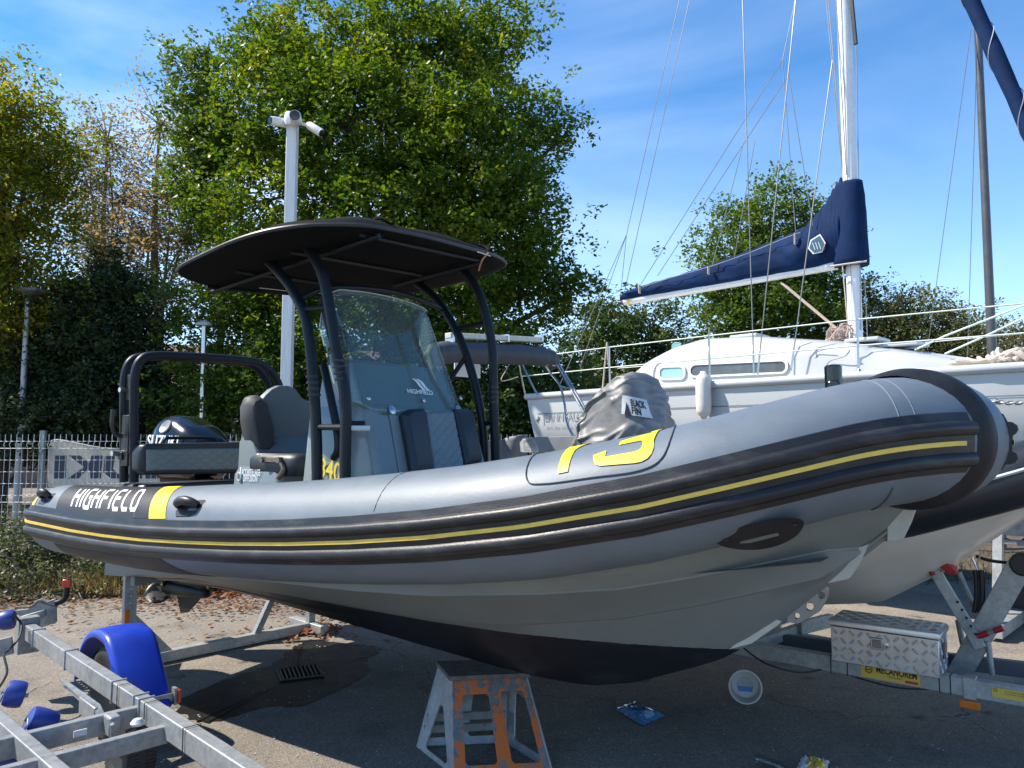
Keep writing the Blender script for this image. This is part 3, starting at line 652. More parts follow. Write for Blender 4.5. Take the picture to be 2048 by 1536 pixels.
# grab rail beside the console (starboard) and pads
for q in (-.6, .6):
    mb = MB(RB); mb.tube(cr([(3.02, q, 2.42), (3.1, q * 1.03, 2.25), (3.2, q * 1.06, 2.0), (3.22, q * 1.06, 1.86), (3.16, q * 1.03, 1.80)], 6), .027, 10); mb.tube([(3.19, q * 1.05, 2.02), (3.36, q * .9, 2.02)], .02, 8); mb.build('console_rail', black_tube, boat)

# ---- canopy frame
def legs(name, pts, r=.036): mb = MB(RB); mb.tube(cr(pts, 7), r, 12); o = mb.build(name, black_tube, frame); return o
frame_mb = MB(RB)
CZr = lambda s, q: 3.245 + .043 * q / .72 + .085 * (s - 2.8) - .055
for a, b in (((1.75, -.62), (3.55, -.62)), ((2.6, .5), (3.5, .52))): frame_mb.tube([Vector((*a, CZr(*a))), Vector((*b, CZr(*b)))], .017, 8)
for k, q0, q1 in ((1.8, -.7, -.25), (2.3, -.8, .25), (2.9, -.8, .6), (3.45, -.7, .55)): frame_mb.tube([Vector((k, q0, CZr(k, q0) + .02)), Vector((k + .03, q1, CZr(k, q1) + .02))], .015, 8)
frame = frame_mb.build('canopy_frame', black_tube, boat)
LEGP = [[(3.40, -.72, 1.06), (3.38, -.72, 1.7), (3.37, -.72, 2.17), (3.28, -.72, 2.49), (3.19, -.72, 2.83), (3.11, -.72, 3.04), (2.94, -.71, 3.24)],
        [(3.13, -.72, 1.06), (3.12, -.72, 1.69), (3.08, -.72, 2.18), (2.99, -.72, 2.68), (2.86, -.72, 2.9), (2.69, -.72, 3.07), (2.5, -.71, 3.21)],
        [(3.50, .72, 1.06), (3.49, .72, 1.78), (3.47, .72, 2.23), (3.46, .72, 2.62), (3.38, .72, 2.95), (3.28, .72, 3.16), (3.13, .71, 3.33)],
        [(3.38, .72, 1.3), (3.36, .72, 2.04), (3.18, .72, 2.64), (2.92, .72, 3.04), (2.63, .71, 3.28)]]
for p in LEGP: legs('leg', p)
for a, b in (((3.22, -.72, 2.78), (2.93, -.72, 2.79)), ((3.38, -.72, 1.995), (3.10, -.72, 2.0)), ((3.41, .72, 2.85), (3.07, .72, 2.82)), ((3.49, .72, 2.05), (3.33, .72, 2.05)),
             ((2.99, -.70, 2.68), (2.78, -.45, 2.35)), ((3.10, -.70, 2.85), (3.13, -.53, 2.3)), ((3.22, .70, 2.6), (2.95, .55, 2.15))):
    mb = MB(RB); mb.tube([a, b], .02, 8); mb.build('brace', black_tube, frame)
mb = MB(RB); mb.tube([(3.385, -.70, 1.99), (3.47, -.60, 1.99)], .018, 8); mb.build('rail_end', mat('pale_plastic', (.6, .62, .62), .4), frame)
mb = MB(RB); mb.tube(cr([(2.88, -.72, 2.86), (2.95, -.5, 2.97), (3.0, 0, 3.03), (2.97, .5, 3.02), (2.95, .72, 2.99)], 8), .02, 10); mb.build('arch_bar', black_tube, frame)
for p, zz in ((LEGP[0], 2.42), (LEGP[1], 2.33), (LEGP[2], 2.33)):      # clamps with cable ties
    for k in range(4):
        z = zz - .04 * k; s = float(np.interp(z, [v[2] for v in p], [v[0] for v in p])); mb = MB(RB); mb.lathe([(.036, -.009), (.043, -.008), (.043, .008), (.036, .009)], (s, p[0][1], z), (0, 0, 1), 14); mb.build('collar', black_plastic, frame)
# ---- canopy cloth
canvas = mat('black_canvas', (.005, .0053, .006), .85, spec=.12, var=.25, scale=7, bump=.2, bscale=26)
def CZ(s, q): return 3.245 + .043 * q / .72 + .085 * (s - 2.8)
CN = Vector((-.085, -.043 / .72, 1)); CD = CN.dot(Vector((2.8, 0, 3.245)))
OUT = [(357, 537), (366, 548), (400, 562), (450, 572), (520, 581), (620, 588), (720, 588), (820, 582), (900, 566), (965, 548), (1003, 533), (1009, 522), (985, 508), (930, 493), (860, 474), (790, 459), (740, 450), (690, 447), (620, 448), (560, 455), (510, 466), (460, 483), (410, 506), (370, 526)]
rim = [hit(RB, x, y, CN, CD) for x, y in OUT]; rim = cr(rim, 3, closed=True); cc = Vector((2.5, -.1, CZ(2.5, -.1)))
mb = MB(RB); rings = []
def crown(f, p):        # f 0 at rim .. 1 at the middle
    q = rim_at = cc + (p - cc) * (1 - f); fr = max(0, min(1, (p.x - 2.4) / 1.0)); q = q.copy()
    w = .012 * math.sin(p.x * 9 + p.y * 7) * math.sin(f * 9)
    q.z = lerp(p.z, CZ(q.x, q.y), f) + (.022 + .075 * fr) * min(1, (f / .16)) ** .6 + w; return q
for f in (0, .02, .05, .09, .14, .2, .3, .45, .62, .8, .95): rings.append([crown(f, p) for p in rim])
low = [[(cc + (p - cc) * (1 - f)) + Vector((0, 0, -.028 if f > 0 else -.02)) for p in rim] for f in (.985, .5, .06, .0)]
mb.loft(low + [[cc + (p - cc) * 1.008 + Vector((0, 0, -.005)) for p in rim]] + rings, True, True)
cloth = mb.build('canopy_cloth', canvas, boat, sharp=55)
mb = MB(RB); mb.tube([cc + (p - cc) * 1.004 + Vector((0, 0, -.008)) for p in rim], .013, 6, closed=True); mb.build('piping', vinyl_black, cloth)
mb = MB(RB); fold = cr([crown(.03, rim[45]), crown(.1, rim[46]) + Vector((0, 0, .02)), crown(.25, rim[46]) + Vector((0, 0, .015)), crown(.5, rim[46])], 5); mb.tube(fold, .012, 6); mb.build('cloth_fold', canvas, cloth); mb = MB(RB); fold = cr([crown(.02, rim[36]), crown(.1, rim[35]) + Vector((0, 0, .02)), crown(.3, rim[35]) + Vector((0, 0, .012))], 5); mb.tube(fold, .012, 6); mb.build('cloth_fold', canvas, cloth)
for a, b in (((1.95, -.34), (1.97, -.05)), ((2.02, .1), (2.03, .42)), ((3.62, .32), (3.6, .5))):  # sunlight through the canopy seams, put in as pale strips
    mb = MB(RB); mb.beam(Vector((*a, CZ(*a) - .034)), Vector((*b, CZ(*b) - .034)), .012, .004); mb.build('seam_light_strip', mat('pale_seam_light', (.7, .7, .68), .7), cloth)
mb = MB(RB); mb.tube(cr([(3.62, .45, 3.32), (3.58, .42, 3.26), (3.52, .46, 3.2)], 5), .007, 6); mb.build('tie_cord', mat('orange_cord', (.42, .2, .09), .8), cloth)

# ---- seats
seatbox = MB(RB); seatbox.loft([rrect(1.90, 2.52, .53, 1.05, .05), rrect(1.93, 2.48, .52, 1.66, .05), rrect(1.96, 2.42, .50, 1.72, .05)])
seat = seatbox.build('seat_pedestal', grp, boat, sharp=32)
bp = [(517, 908), (512, 880), (510, 845), (518, 808), (532, 790), (545, 778), (560, 771), (578, 771), (592, 778), (604, 795), (616, 802), (640, 804), (700, 806), (700, 905)]
A = [P_s(x, y, 2.10) for x, y in bp]; B_ = [p + Vector((-.07, 0, .0)) for p in A]
mb = MB(RB); mb.prism(A, B_); back = mb.build('backrest', vinyl_grey, seat, bevel=.012, seg=3)
wp = [(492, 795), (505, 790), (520, 800), (528, 828), (536, 860), (536, 895), (522, 912), (500, 910), (494, 890), (486, 840), (486, 810)]
A = [P_s(x, y, 2.06) for x, y in wp]; c = sum(A, Vector()) / len(A); mb = MB(RB)
mb.loft([[c + (p - c) * .86 + Vector((-.06, 0, 0)) for p in A], [p + Vector((-.02, 0, 0)) for p in A], [p + Vector((.06, 0, 0)) for p in A], [c + (p - c) * .8 + Vector((.11, 0, 0)) for p in A]])
mb.build('side_bolster', vinyl_worn, back, bevel=.012, seg=3)
A = [(.26, 2.02), (.30, 2.18), (.5, 2.2), (.52, 1.9), (.5, 1.8), (.3, 1.8)]
mb = MB(RB); mb.loft([[Vector((2.05, a, z)) for a, z in A], [Vector((2.17, a, z)) for a, z in A]]); mb.build('side_bolster', vinyl_worn, back, bevel=.012, seg=3)
mb = MB(RB); mb.loft([rrect(2.12, 2.62, .50, 1.66, .08), rrect(2.11, 2.66, .52, 1.71, .1), rrect(2.11, 2.66, .52, 1.78, .1), rrect(2.13, 2.63, .49, 1.82, .1)]); mb.build('seat_cushion', vinyl_black, seat, sharp=50)
for q in (-.535, .535):
    mb = MB(RB); mb.beam((2.30, q, 1.775), (2.52, q, 1.775), .012, .03); mb.lathe([(0, -.02), (.022, -.02), (.022, .02), (0, .02)], (2.50, q, 1.775), (0, 1, 0), 12); mb.lathe([(0, -.02), (.02, -.02), (.02, .02), (0, .02)], (2.31, q, 1.775), (0, 1, 0), 12); mb.tube(cr([(2.50, q, 1.775), (2.545, q, 1.71), (2.49, q, 1.645)], 5), .018, 8); mb.build('hinge_arm', mat('bronzed_steel', (.22, .17, .13), .35, .7), seat)
mb = MB(RB); o = hit(RB, 483, 950, (0, 1, 0), -.5275); text_on(mb, 'ACCASTILLAGE', .048, o, (1, 0, 0), (0, 0, 1), width=.22, bold=.015); o = hit(RB, 486, 962, (0, 1, 0), -.5275); text_on(mb, 'DIFFUSION', .048, o, (1, 0, 0), (0, 0, 1), width=.17, bold=.015)
e = hit(RB, 478, 953, (0, 1, 0), -.5275); mb.tube([e + Vector((.022 * math.cos(a / 8 * math.pi), 0, .03 * math.sin(a / 8 * math.pi))) for a in range(16)], .005, 5, closed=True); mb.tube([e + Vector((.02, 0, .07)), e + Vector((.02, 0, -.05))], .005, 5)
mb.build('dealer_lettering', white_print, seat, sharp=0, fix=False)
mb = MB(RB); mb.prism([P_q(x, y, -.5) for x, y in ((474, 965), (478, 885), (490, 862), (500, 872), (520, 930), (556, 962))], [P_q(x, y, -.5) + Vector((0, .98, 0)) for x, y in ((474, 965), (478, 885), (490, 862), (500, 872), (520, 930), (556, 962))]); mb.build('seat_bracket', grp, seat, bevel=.01)
# stern bench
mb = MB(RB); mb.box((1.12, -.05, 1.3), (.36, 1.62, .55)); bench = mb.build('bench_base', mat('dark_moulding', (.03, .033, .036), .4), boat, bevel=.03)
bq = [P_s(x, y, 1.25) for x, y in ((275, 905), (283, 889), (300, 887), (500, 884), (520, 940), (500, 946), (285, 950), (275, 940))]
mb = MB(RB); c = sum(bq, Vector()) / len(bq); mb.loft([[p + Vector((-.09, 0, 0)) for p in bq], [p for p in bq], [c + (p - c) * .96 + Vector((.03, 0, 0)) for p in bq]])
bb = mb.build('bench_backrest', vinyl_black, bench, bevel=.014, seg=3)
quilt('quilted_cushion', [P_s(292, 899, 1.282), P_s(488, 896, 1.282), P_s(488, 940, 1.282), P_s(292, 942, 1.282)], 110, 34, 2.6, 7, .022, vinyl_grey, bb, Vector((1, 0, 0)), .008)
mb = MB(RB); mb.tube(cr([P_s(326, 892, 1.17), P_s(330, 878, 1.17), P_s(345, 876, 1.17), P_s(420, 876, 1.17), P_s(432, 882, 1.17), P_s(438, 892, 1.17)], 5), .013, 8); mb.build('grab_rail', black_tube, bench)
# stern roll bar: two parallel hoops joined by plates
rb_px = [(268, 965), (268, 900), (268, 800), (270, 750), (282, 720), (312, 711), (400, 714), (500, 722), (530, 733), (552, 757), (566, 800), (570, 860)]
arch = []
mb = MB(RB); mb.tube(cr([P_s(x, y, 1.14) for x, y in rb_px], 6), .036, 12); rollbar = mb.build('roll_bar', black_tube, boat)
mb = MB(RB); mb.tube(cr([P_s(x, y, 1.14) + Vector((-.15, 0, .0)) for x, y in rb_px], 6), .034, 12); mb.build('rear_hoop', black_tube, rollbar)
a0 = P_s(268, 830, 1.14)
mb = MB(RB); mb.box(a0 + Vector((-.08, .0, .22)), (.10, .02, .2)); mb.box(a0 + Vector((-.08, .0, -.2)), (.10, .05, .4)); mb.box(a0 + Vector((-.12, 0, -.32)), (.06, .08, .06)); mb.build('joint_plate', black_plastic, rollbar, bevel=.004)
mb = MB(RB); mb.lathe([(0, -.03), (.02, -.03), (.02, .03), (0, .03)], a0 + Vector((-.12, -.03, .2)), (0, 1, 0), 10); mb.build('clamp_knob', stainless, rollbar); mb = MB(RB); mb.lathe([(0, -.04), (.022, -.04), (.022, .04), (0, .04)], a0 + Vector((-.14, -.05, -.3)), (0, 1, 0), 10); mb.build('clamp_knob', stainless, rollbar)
mb = MB(RB); m0 = P_s(225, 870, 1.0); mb.tube(cr([m0 + Vector((.02, .14, .0)), m0 + Vector((0, .04, .0)), m0 + Vector((0, .0, .06)), m0 + Vector((0, 0, .2))], 6), [.02] * 13 + [.024] * 6, 8); mb.build('rod_holder', black_plastic, rollbar)
# bow bollard
mb = MB(RB); b0 = Vector((6.12, -.02, 0)); mb.tube([b0 + Vector((0, 0, 1.7)), b0 + Vector((0, 0, 2.275)), b0 + Vector((0, 0, 2.285))], [.042, .042, .034], 16); mb.tube([b0 + Vector((-.02, .10, 2.175)), b0 + Vector((.02, -.10, 2.175))], .03, 14); mb.build('mooring_post', black_gloss, boat, bevel=.006)
mb = MB(RB); mb.box((5.95, 0, 1.68), (.4, .5, .1)); mb.build('bow_locker', grp, boat, bevel=.02)

# ---- outboard engine
RBE = RB @ Matrix.Translation((.16, 0, .01))
mb = MB(RBE)
def cowl(t):
    # cross sections along the length, aft (t=0) to forward (t=1)
    s = lerp(-.03, .80, t); top = float(np.interp(t, [0, .06, .2, .45, .75, .93, 1], [2.02, 2.12, 2.145, 2.125, 2.03, 1.93, 1.85])); bot = float(np.interp(t, [0, .2, .8, 1], [1.62, 1.55, 1.55, 1.66])); w = float(np.interp(t, [0, .06, .25, .7, .93, 1], [.12, .2, .265, .255, .19, .11]))
    z0 = (top + bot) / 2; h = (top - bot) / 2; out = []
    for k in range(24):
        a = 2 * math.pi * k / 24; ca, sa = math.cos(a), math.sin(a); p = .52
        out.append(Vector((s + .06 * max(0, sa) * (1 - t), w * math.copysign(abs(ca) ** p, ca) * (1 - .22 * max(0, sa)), z0 + h * math.copysign(abs(sa) ** p, sa))))
    return out
mb.loft([cowl(t) for t in np.linspace(0, 1, 16)]); engine = mb.build('outboard_engine', black_gloss, boat, sharp=60)
mb = MB(RBE); mb.lathe([(.001, .004), (.04, .004), (.055, .012), (.064, .014), (.07, .004), (.06, -.02)], cowl(.40)[10] + Vector((0, -.002, -.012)), Vector((0.05, -.86, .48)), 24)
mb.build('air_intake', mat('grey_intake', (.28, .28, .28), .45), engine)
mb = MB(RBE); text_on(mb, 'SUZUKI', .11, Vector((.10, -.272, 1.855)), (1, 0, -.03), (0, .12, 1), width=.5, bold=.03); mb.build('engine_lettering', white_print, engine, sharp=0, fix=False)
mb = MB(RBE); mb.loft([[Vector((a, b, z)) for a, b in [(.05 + k, -.11), (.62, -.10), (.66, 0), (.62, .10), (.05 + k, .11), (0 + k, 0)]] for z, k in ((1.58, 0), (1.2, .04), (.9, .1), (.68, .16))]); mb.box((.74, 0, 1.25), (.2, .3, .5)); leg = mb.build('drive_leg', mat('black_engine_paint', (.008, .008, .009), .5, spec=.25), engine, bevel=.01)
mb = MB(RBE); mb.loft([[Vector((a, b, z)) for a, b in [(.16, -.035), (.62, -.03), (.68, 0), (.62, .03), (.16, .035), (.10, 0)]] for z in (.72, .56)])
mb.box((.30, 0, .665), (.5, .22, .014)); mb.tube(cr([(.05, 0, .55), (.12, 0, .55), (.4, 0, .55), (.66, 0, .555), (.73, 0, .555)], 5), [.04, .055, .06, .062, .064, .066, .066, .066, .066, .066, .066, .064, .06, .055, .05, .045, .04, .034, .026, .015, .004], 12)
mb.prism([Vector((.22, -.006, .53)), Vector((.64, -.006, .53)), Vector((.42, -.006, .36)), Vector((.30, -.006, .34))], [Vector((.22, .006, .53)), Vector((.64, .006, .53)), Vector((.42, .006, .36)), Vector((.30, .006, .34))]); mb.build('gearcase', mat('black_engine_paint', (.012, .012, .014)), engine, bevel=.004)
prop = MB(RBE); prop.tube([(-.02, 0, .55), (.06, 0, .55), (.1, 0, .55)], [.02, .05, .052], 14)
for k in range(3):
    a0 = R(120 * k + 205)
    def blade(u, v, a0=a0):
        r = .045 + .16 * u; wd = .095 * math.sin(math.pi * min(1, .25 + .75 * u)) ** .6 * (1.0 - .25 * u) + .02; a = a0 + (v - .5) * 2 * wd / max(r, .06) * .9
        return Vector((.06 + (v - .5) * .12, r * math.cos(a), .55 + r * math.sin(a)))
    prop.grid(blade, 8, 8)
o = prop.build('propeller', mat('worn_propeller', (.03, .03, .03), .4, .3, col2=(.42, .36, .27), scale=6, contrast=(.5, .56)), engine, sharp=0, fix=False)
o.modifiers.new('thickness', 'SOLIDIFY').thickness = .008
# ================================================================== steel trestle under the keel
def quadmap(A, B, C, D):            # (u, v): A bottom left, B bottom right, C top right, D top left
    A, B, C, D = map(Vector, (A, B, C, D)); n = (B - A).cross(D - A).normalized()
    return lambda u, v, d: (A.lerp(B, u)).lerp(D.lerp(C, u), v) + n * d
def painted_steel():
    m = galvanised('flaking_orange_paint', .13, .26); nt = m.node_tree; N, L = nt.nodes, nt.links; b = N['Principled BSDF']; old = b.inputs['Base Color'].links[0].from_socket
    tc = N.new('ShaderNodeTexCoord'); mp = N.new('ShaderNodeMapping'); mp.inputs['Scale'].default_value = (4, 4, 1.1); L.new(tc.outputs['Object'], mp.inputs[0])
    n = N.new('ShaderNodeTexNoise'); n.inputs['Scale'].default_value = 3.2; n.inputs['Detail'].default_value = 12; n.inputs['Roughness'].default_value = .72; L.new(mp.outputs[0], n.inputs['Vector'])
    rp = N.new('ShaderNodeValToRGB'); rp.color_ramp.elements[0].position = .475; rp.color_ramp.elements[1].position = .495; L.new(n.outputs['Fac'], rp.inputs[0])
    mx = N.new('ShaderNodeMix'); mx.data_type = 'RGBA'; mx.inputs[7].default_value = (.72, .17, .035, 1); L.new(rp.outputs[0], mx.inputs[0]); L.new(old, mx.inputs[6]); L.new(mx.outputs[2], b.inputs['Base Color']); return m
orange_steel = painted_steel()
tr = thing('steel_trestle', 'galvanised steel trestle with flaking orange paint holding up the grey boat keel', 'trestle', (-.1, 4.75, 0))
TA, TB = Vector((-.37, 4.77, .43)), Vector((.10, 4.84, .43)); TD = Vector((-.12, .30, 0))
GA, GB = Vector((-.33, 4.44, 0)), Vector((.24, 4.50, 0)); GD = Vector((-.27, .42, 0))
rw = lambda x0, x1, y0, y1, r=.03, sk=0: [(x0 + r, y0), (x1 - r, y0), (x1, y0 + r), (x1 - sk, y1 - r), (x1 - sk - r, y1), (x0 + sk + r, y1), (x0 + sk, y1 - r), (x0, y0 + r)]
SQ = [(0, 0), (1, 0), (1, 1), (0, 1)]
for nm, q, holes, m in (('front_panel', (GA, GB, TB, TA), [rw(.12, .45, .1, .84, .03), rw(.60, .90, .1, .86, .03)], orange_steel), ('side_panel', (GA + GD, GA, TA, TA + TD), [rw(.22, .82, .06, .62, .04, .2)], galv_dark),
                    ('back_panel', (GB + GD, GA + GD, TA + TD, TB + TD), [rw(.12, .45, .1, .84), rw(.60, .90, .1, .86)], galv_dark), ('side_panel', (GB, GB + GD, TB + TD, TB), [rw(.2, .8, .1, .7, .04, .1)], galv_dark)):
    mb = MB(); holed_plate(mb, SQ, holes, quadmap(*q), -.012); mb.build(nm, m, tr, bevel=.002)
mb = MB(); mb.prism([TA + Vector((-.015, -.015, 0.003)), TB + Vector((.015, -.012, 0.003)), TB + TD + Vector((.015, .015, .003)), TA + TD + Vector((-.015, .015, .003))], [v + Vector((0, 0, .03)) for v in (TA + Vector((-.015, -.015, 0)), TB + Vector((.015, -.012, 0)), TB + TD + Vector((.015, .015, 0)), TA + TD + Vector((-.015, .015, 0)))]); mb.build('top_plate', mat('grimy_steel', (.14, .12, .10), .7, .3, var=.4, scale=14), tr, bevel=.003)
for z, k in ((.10, .82), (.16, .75)):
    mb = MB(); a = (GA + GD).lerp(TA + TD, z / .43) + Vector((.02, -.03, 0)); b = (GB + GD).lerp(TB + TD, z / .43) + Vector((-.02, -.03, 0)); mb.beam(a, b, .02, .045); mb.build('cross_bar', galv, tr)
for u in (.3, .7):
    c = (GA + GD).lerp(GB + GD, u) + Vector((0.03, -.05, .13)); mb = MB(); mb.lathe([(0, -.01), (.014, -.01), (.014, .01), (0, .01)], c, (0, 1, 0), 6); mb.build('bolt', galv, tr)

# ================================================================== galvanised cradle under the stern
cr_ = thing('boat_cradle', 'galvanised steel stand under the stern with a drilled upright and an orange reflector', 'boat stand', (-2.7, 7.1, 0))
b0, b1 = Vector((-3.24, 6.42, .055)), Vector((-2.02, 7.72, .055)); bd = (b1 - b0).normalized(); bn = Vector((bd.y, -bd.x, 0))
mb = MB(); mb.beam(b0, b1, .09, .09); mb.build('cross_bar', galv_dark, cr_, bevel=.006)
mb = MB(); holed_plate(mb, [(-.05, .0), (.05, .0), (.05, .86), (-.05, .86)], [circ(0, z, .011, 8) for z in (.56, .62, .68, .74, .80)], lambda a, b, d: b0 + bd * (a) + bn * (.05 + d) + Vector((0, 0, b - .05)), .05); mb.build('upright', galv_dark, cr_, bevel=.003)
mb = MB(); g = [b0 + bd * .05 + Vector((0, 0, .42)), b0 + bd * .05 + Vector((0, 0, .05)), b0 + bd * .38 + Vector((0, 0, .05))]; mb.prism([p + bn * .047 for p in g], [p + bn * .055 for p in g]); mb.build('gusset', galv_dark, cr_)
mb = MB(); mb.beam(b0 + bd * -.03 + bn * .108 + Vector((0, 0, .27)), b0 + bd * -.03 + bn * .108 + Vector((0, 0, .46)), .035, .014, up=bn); mb.build('reflector', mat('amber_plastic', (.65, .16, .01), .3, coat=.3), cr_)
e = b0 + bd * 1.62; f_ = Vector((bd.y, -bd.x, 0))
mb = MB(); mb.beam(b1 + f_ * -.36 + Vector((0, 0, .0)), b1 + f_ * .24, .09, .09); mb.build('foot_bar', galv_dark, cr_, bevel=.006)
mb = MB(); mb.beam(b0 + bd * 1.18 + Vector((0, 0, .03)), b0 + bd * 1.42 + Vector((0, 0, .50)), .06, .06, up=bn); mb.build('strut', galv, cr_, bevel=.005)
mb = MB(); mb.beam(b1 + f_ * -.02 + Vector((0, 0, .04)), b1 + f_ * -.02 + Vector((0, 0, .5)), .07, .07, up=bn); mb.build('post', galv, cr_, bevel=.005)

# ================================================================== empty trailer in the left foreground
lt = thing('boat_trailer', 'empty galvanised boat trailer with blue rollers and one blue mudguard', 'trailer', (-2.3, 4.4, 0))
zt = .55; la, lb = ground(58, 1247, zt), ground(505, 1532, zt); ld = (lb - la); ld.z = 0; ld.normalize(); ln = Vector((-ld.y, ld.x, 0)); lb = lb + ld * .8
dn = Vector((0, 0, -.055))
mb = MB(); mb.beam(la + dn, lb + dn, .07, .11); beamA = mb.build('side_beam', galv, lt, bevel=.006)
dark_band = mat('dark_steel_strap', (.10, .105, .105), .45, .5)
for px in (78, 143, 238, 282, 293):
    t = ground(px, np.interp(px, [58, 505], [1247, 1532]), zt); mb = MB(); c = t + dn; mb.beam(c - ld * .005, c + ld * .005, .086, .126); mb.build('u_bolt', galv_dark, beamA, bevel=.002)
cable_m = mat('black_cable', (.012, .012, .012), .5)
for px in (251, 306, 384):
    t = ground(px, np.interp(px, [58, 505], [1247, 1532]), zt); mb = MB(); c = t + dn; mb.tube([c + ln * a + Vector((0, 0, b)) for a, b in ((-.042, -.062), (-.042, .062), (.042, .062), (.042, -.062))], .003, 5, closed=True); mb.tube([c - ln * .042 + Vector((0, 0, -.062)), c - ln * .05 + Vector((0, 0, -.10))], .003, 5); mb.build('cable_tie', cable_m, beamA)
mb = MB(); mb.beam(ground(300, 1440, .43) , ground(490, 1545, .43), .02, .012); mb.tube(cr([ground(295, 1442, .42), ground(330, 1478, .42), ground(365, 1500, .42), ground(420, 1530, .43)], 5), .006, 6); mb.build('brake_cable', cable_m, lt)
ba, bb_ = ground(4, 1432, .52), ground(118, 1530, .52); bdir = (bb_ - ba).normalized()
mb = MB(); mb.beam(ba - bdir * .8 + dn, bb_ + bdir * .6 + dn, .06, .10); mb.build('centre_beam', galv, lt, bevel=.005)
for (p0, L, h) in ((ground(236, 1421, .51), .95, .10), (ground(322, 1452, .50), 1.05, .085)):
    mb = MB(); mb.beam(p0 + Vector((0, 0, -h / 2)) + ln * .12, p0 + Vector((0, 0, -h / 2)) - ln * L, .05, h); mb.build('cross_beam', galv, lt, bevel=.005)
p0 = ground(225, 1437, .5); mb = MB(); mb.beam(p0 - ld * .05 + Vector((0, 0, -.03)), p0 + ld * .05 + Vector((0, 0, -.03)), .06, .10); mb.build('joint_plate', galv, lt, bevel=.012)
mb = MB(); mb.tube(cr([ground(224, 1448, .52), ground(225, 1465, .47), ground(226, 1490, .40), ground(222, 1500, .39), ground(190, 1512, .40), ground(118, 1530, .42)], 6), .010, 8); mb.build('draw_rod', galv, lt)
mb = MB(); mb.prism([ground(120, 1358, .50), ground(135, 1362, .5), ground(200, 1408, .5), ground(208, 1424, .5), ground(196, 1428, .48), ground(126, 1366, .46)], [p + Vector((0, 0, -.02)) for p in (ground(120, 1358, .50), ground(135, 1362, .5), ground(200, 1408, .5), ground(208, 1424, .5), ground(196, 1428, .48), ground(126, 1366, .46))]); mb.build('gusset', galv, lt)
mb = MB(); p0 = ground(175, 1420, .45); mb.beam(p0 - ld * .12, p0 + ld * .14, .02, .09); mb.build('axle_plate', galv, lt, bevel=.006)
mb = MB(); p0 = ground(275, 1450, .5); mb.lathe([(0, 0), (.03, 0), (.035, .012), (.02, .03), (0, .034)], p0, (0, 0, 1), 12); mb.build('wing_nut', mat('pale_zinc', (.6, .6, .57), .4, .3), lt)
mb = MB(); p0 = ground(187, 1447, .5) - ln * .028 + Vector((0, 0, -.03)); mb.beam(p0 - ln * .001 - ld * 0, p0 - ln * .06, .006, .03); mb.build('rating_label', mat('paper_label', (.6, .6, .6), .5), lt)
blue_pl = mat('blue_polyethylene', (.010, .045, .42), .38, var=.12, scale=5, bump=.05, bscale=150)
scuffed(blue_pl, (.02, .03, .10), (.10, .15, .42), .45, .4)
blue_roller = mat('blue_roller_rubber', (.02, .045, .25), .42, var=.15, scale=9)
scuffed(blue_roller, (.02, .03, .07), (.10, .14, .34), .5, .4)
def roller(px, py, Y, r, L, ax, foot):
    c = at(px, py, Y); ax = Vector(ax).normalized(); mb = MB(); mb.lathe([(.012, -L/2 - .004), (r * .72, -L/2 - .003), (r * .9, -L/2), (r, -L/2 + .018), (r * 1.02, 0), (r, L/2 - .018), (r * .9, L/2), (r * .72, L/2 + .003), (.012, L/2 + .004)], c, ax, 24); ro = mb.build('roller', blue_roller, lt, sharp=50)
    mb = MB(); mb.tube([c - ax * (L/2 + .02), c + ax * (L/2 + .02)], .011, 8); mb.build('axle_pin', galv, ro)
    e = c - ax * (L/2 + .012); f = Vector(foot); w = ax.cross((f - e).normalized()).normalized()
    mb = MB(); mb.prism([e + w * .02, e - w * .02, f - w * .05, f + w * .05], [v + ax * .008 for v in (e + w * .02, e - w * .02, f - w * .05, f + w * .05)]); mb.build('roller_arm', galv, lt, bevel=.004)
roller(15, 1240, 5.55, .068, .085, (.9, .3, .05), at(-30, 1275, 5.5))
roller(30, 1388, 4.15, .068, .088, (.75, .35, -.22), at(-25, 1450, 4.1))
roller(82, 1446, 3.95, .07, .125, (.62, .5, -.42), at(38, 1520, 3.8))
roller(6, 1512, 3.75, .075, .12, (.62, .5, -.42), at(-60, 1560, 3.6))
roller(118, 1545, 3.6, .07, .10, (.8, .5, .1), at(60, 1560, 3.6))
mb = MB(); mb.beam(at(52, 1500, 3.85), at(62, 1535, 3.85), .04, .06, up=ln); mb.build('arm_bracket', galv, lt, bevel=.005)
# rear end of the side beam: end plate, light board bracket, lamp on a bent black arm
pe = la - ld * .03; mb = MB(); mb.beam(pe + dn + Vector((0, 0, -.03)) - ld * .05, pe + dn + Vector((0, 0, -.03)) + ld * .05, .14, .26); mb.build('end_plate', galv, lt, bevel=.005)
pp = [(27, 1222), (55, 1218), (74, 1200), (84, 1197), (94, 1203), (111, 1197), (112, 1244), (98, 1250), (80, 1256), (60, 1250)]
A = [at(x, y, 5.95) for x, y in pp]; mb = MB(); mb.prism(A, [p + Vector((.004, .012, 0)) for p in A]); mb.build('hinge_plate', galv, lt, bevel=.003)
mb = MB(); mb.tube(cr([at(30, 1216, 5.9), at(62, 1214, 5.9), at(78, 1203, 5.9), at(92, 1208, 5.9), at(110, 1212, 5.9)], 5), .006, 6); mb.build('wire_loop', cable_m, lt)
mb = MB(); mb.beam(at(40, 1240, 5.85), at(92, 1225, 5.9), .03, .05); mb.build('light_bracket', galv, lt, bevel=.004)
mb = MB(); mb.tube(cr([at(112, 1206, 5.95), at(122, 1203, 5.95), at(131, 1195, 5.95), at(133, 1185, 5.95), at(134, 1174, 5.95)], 5), .022, 10); mb.build('lamp_arm', black_rubber, lt)
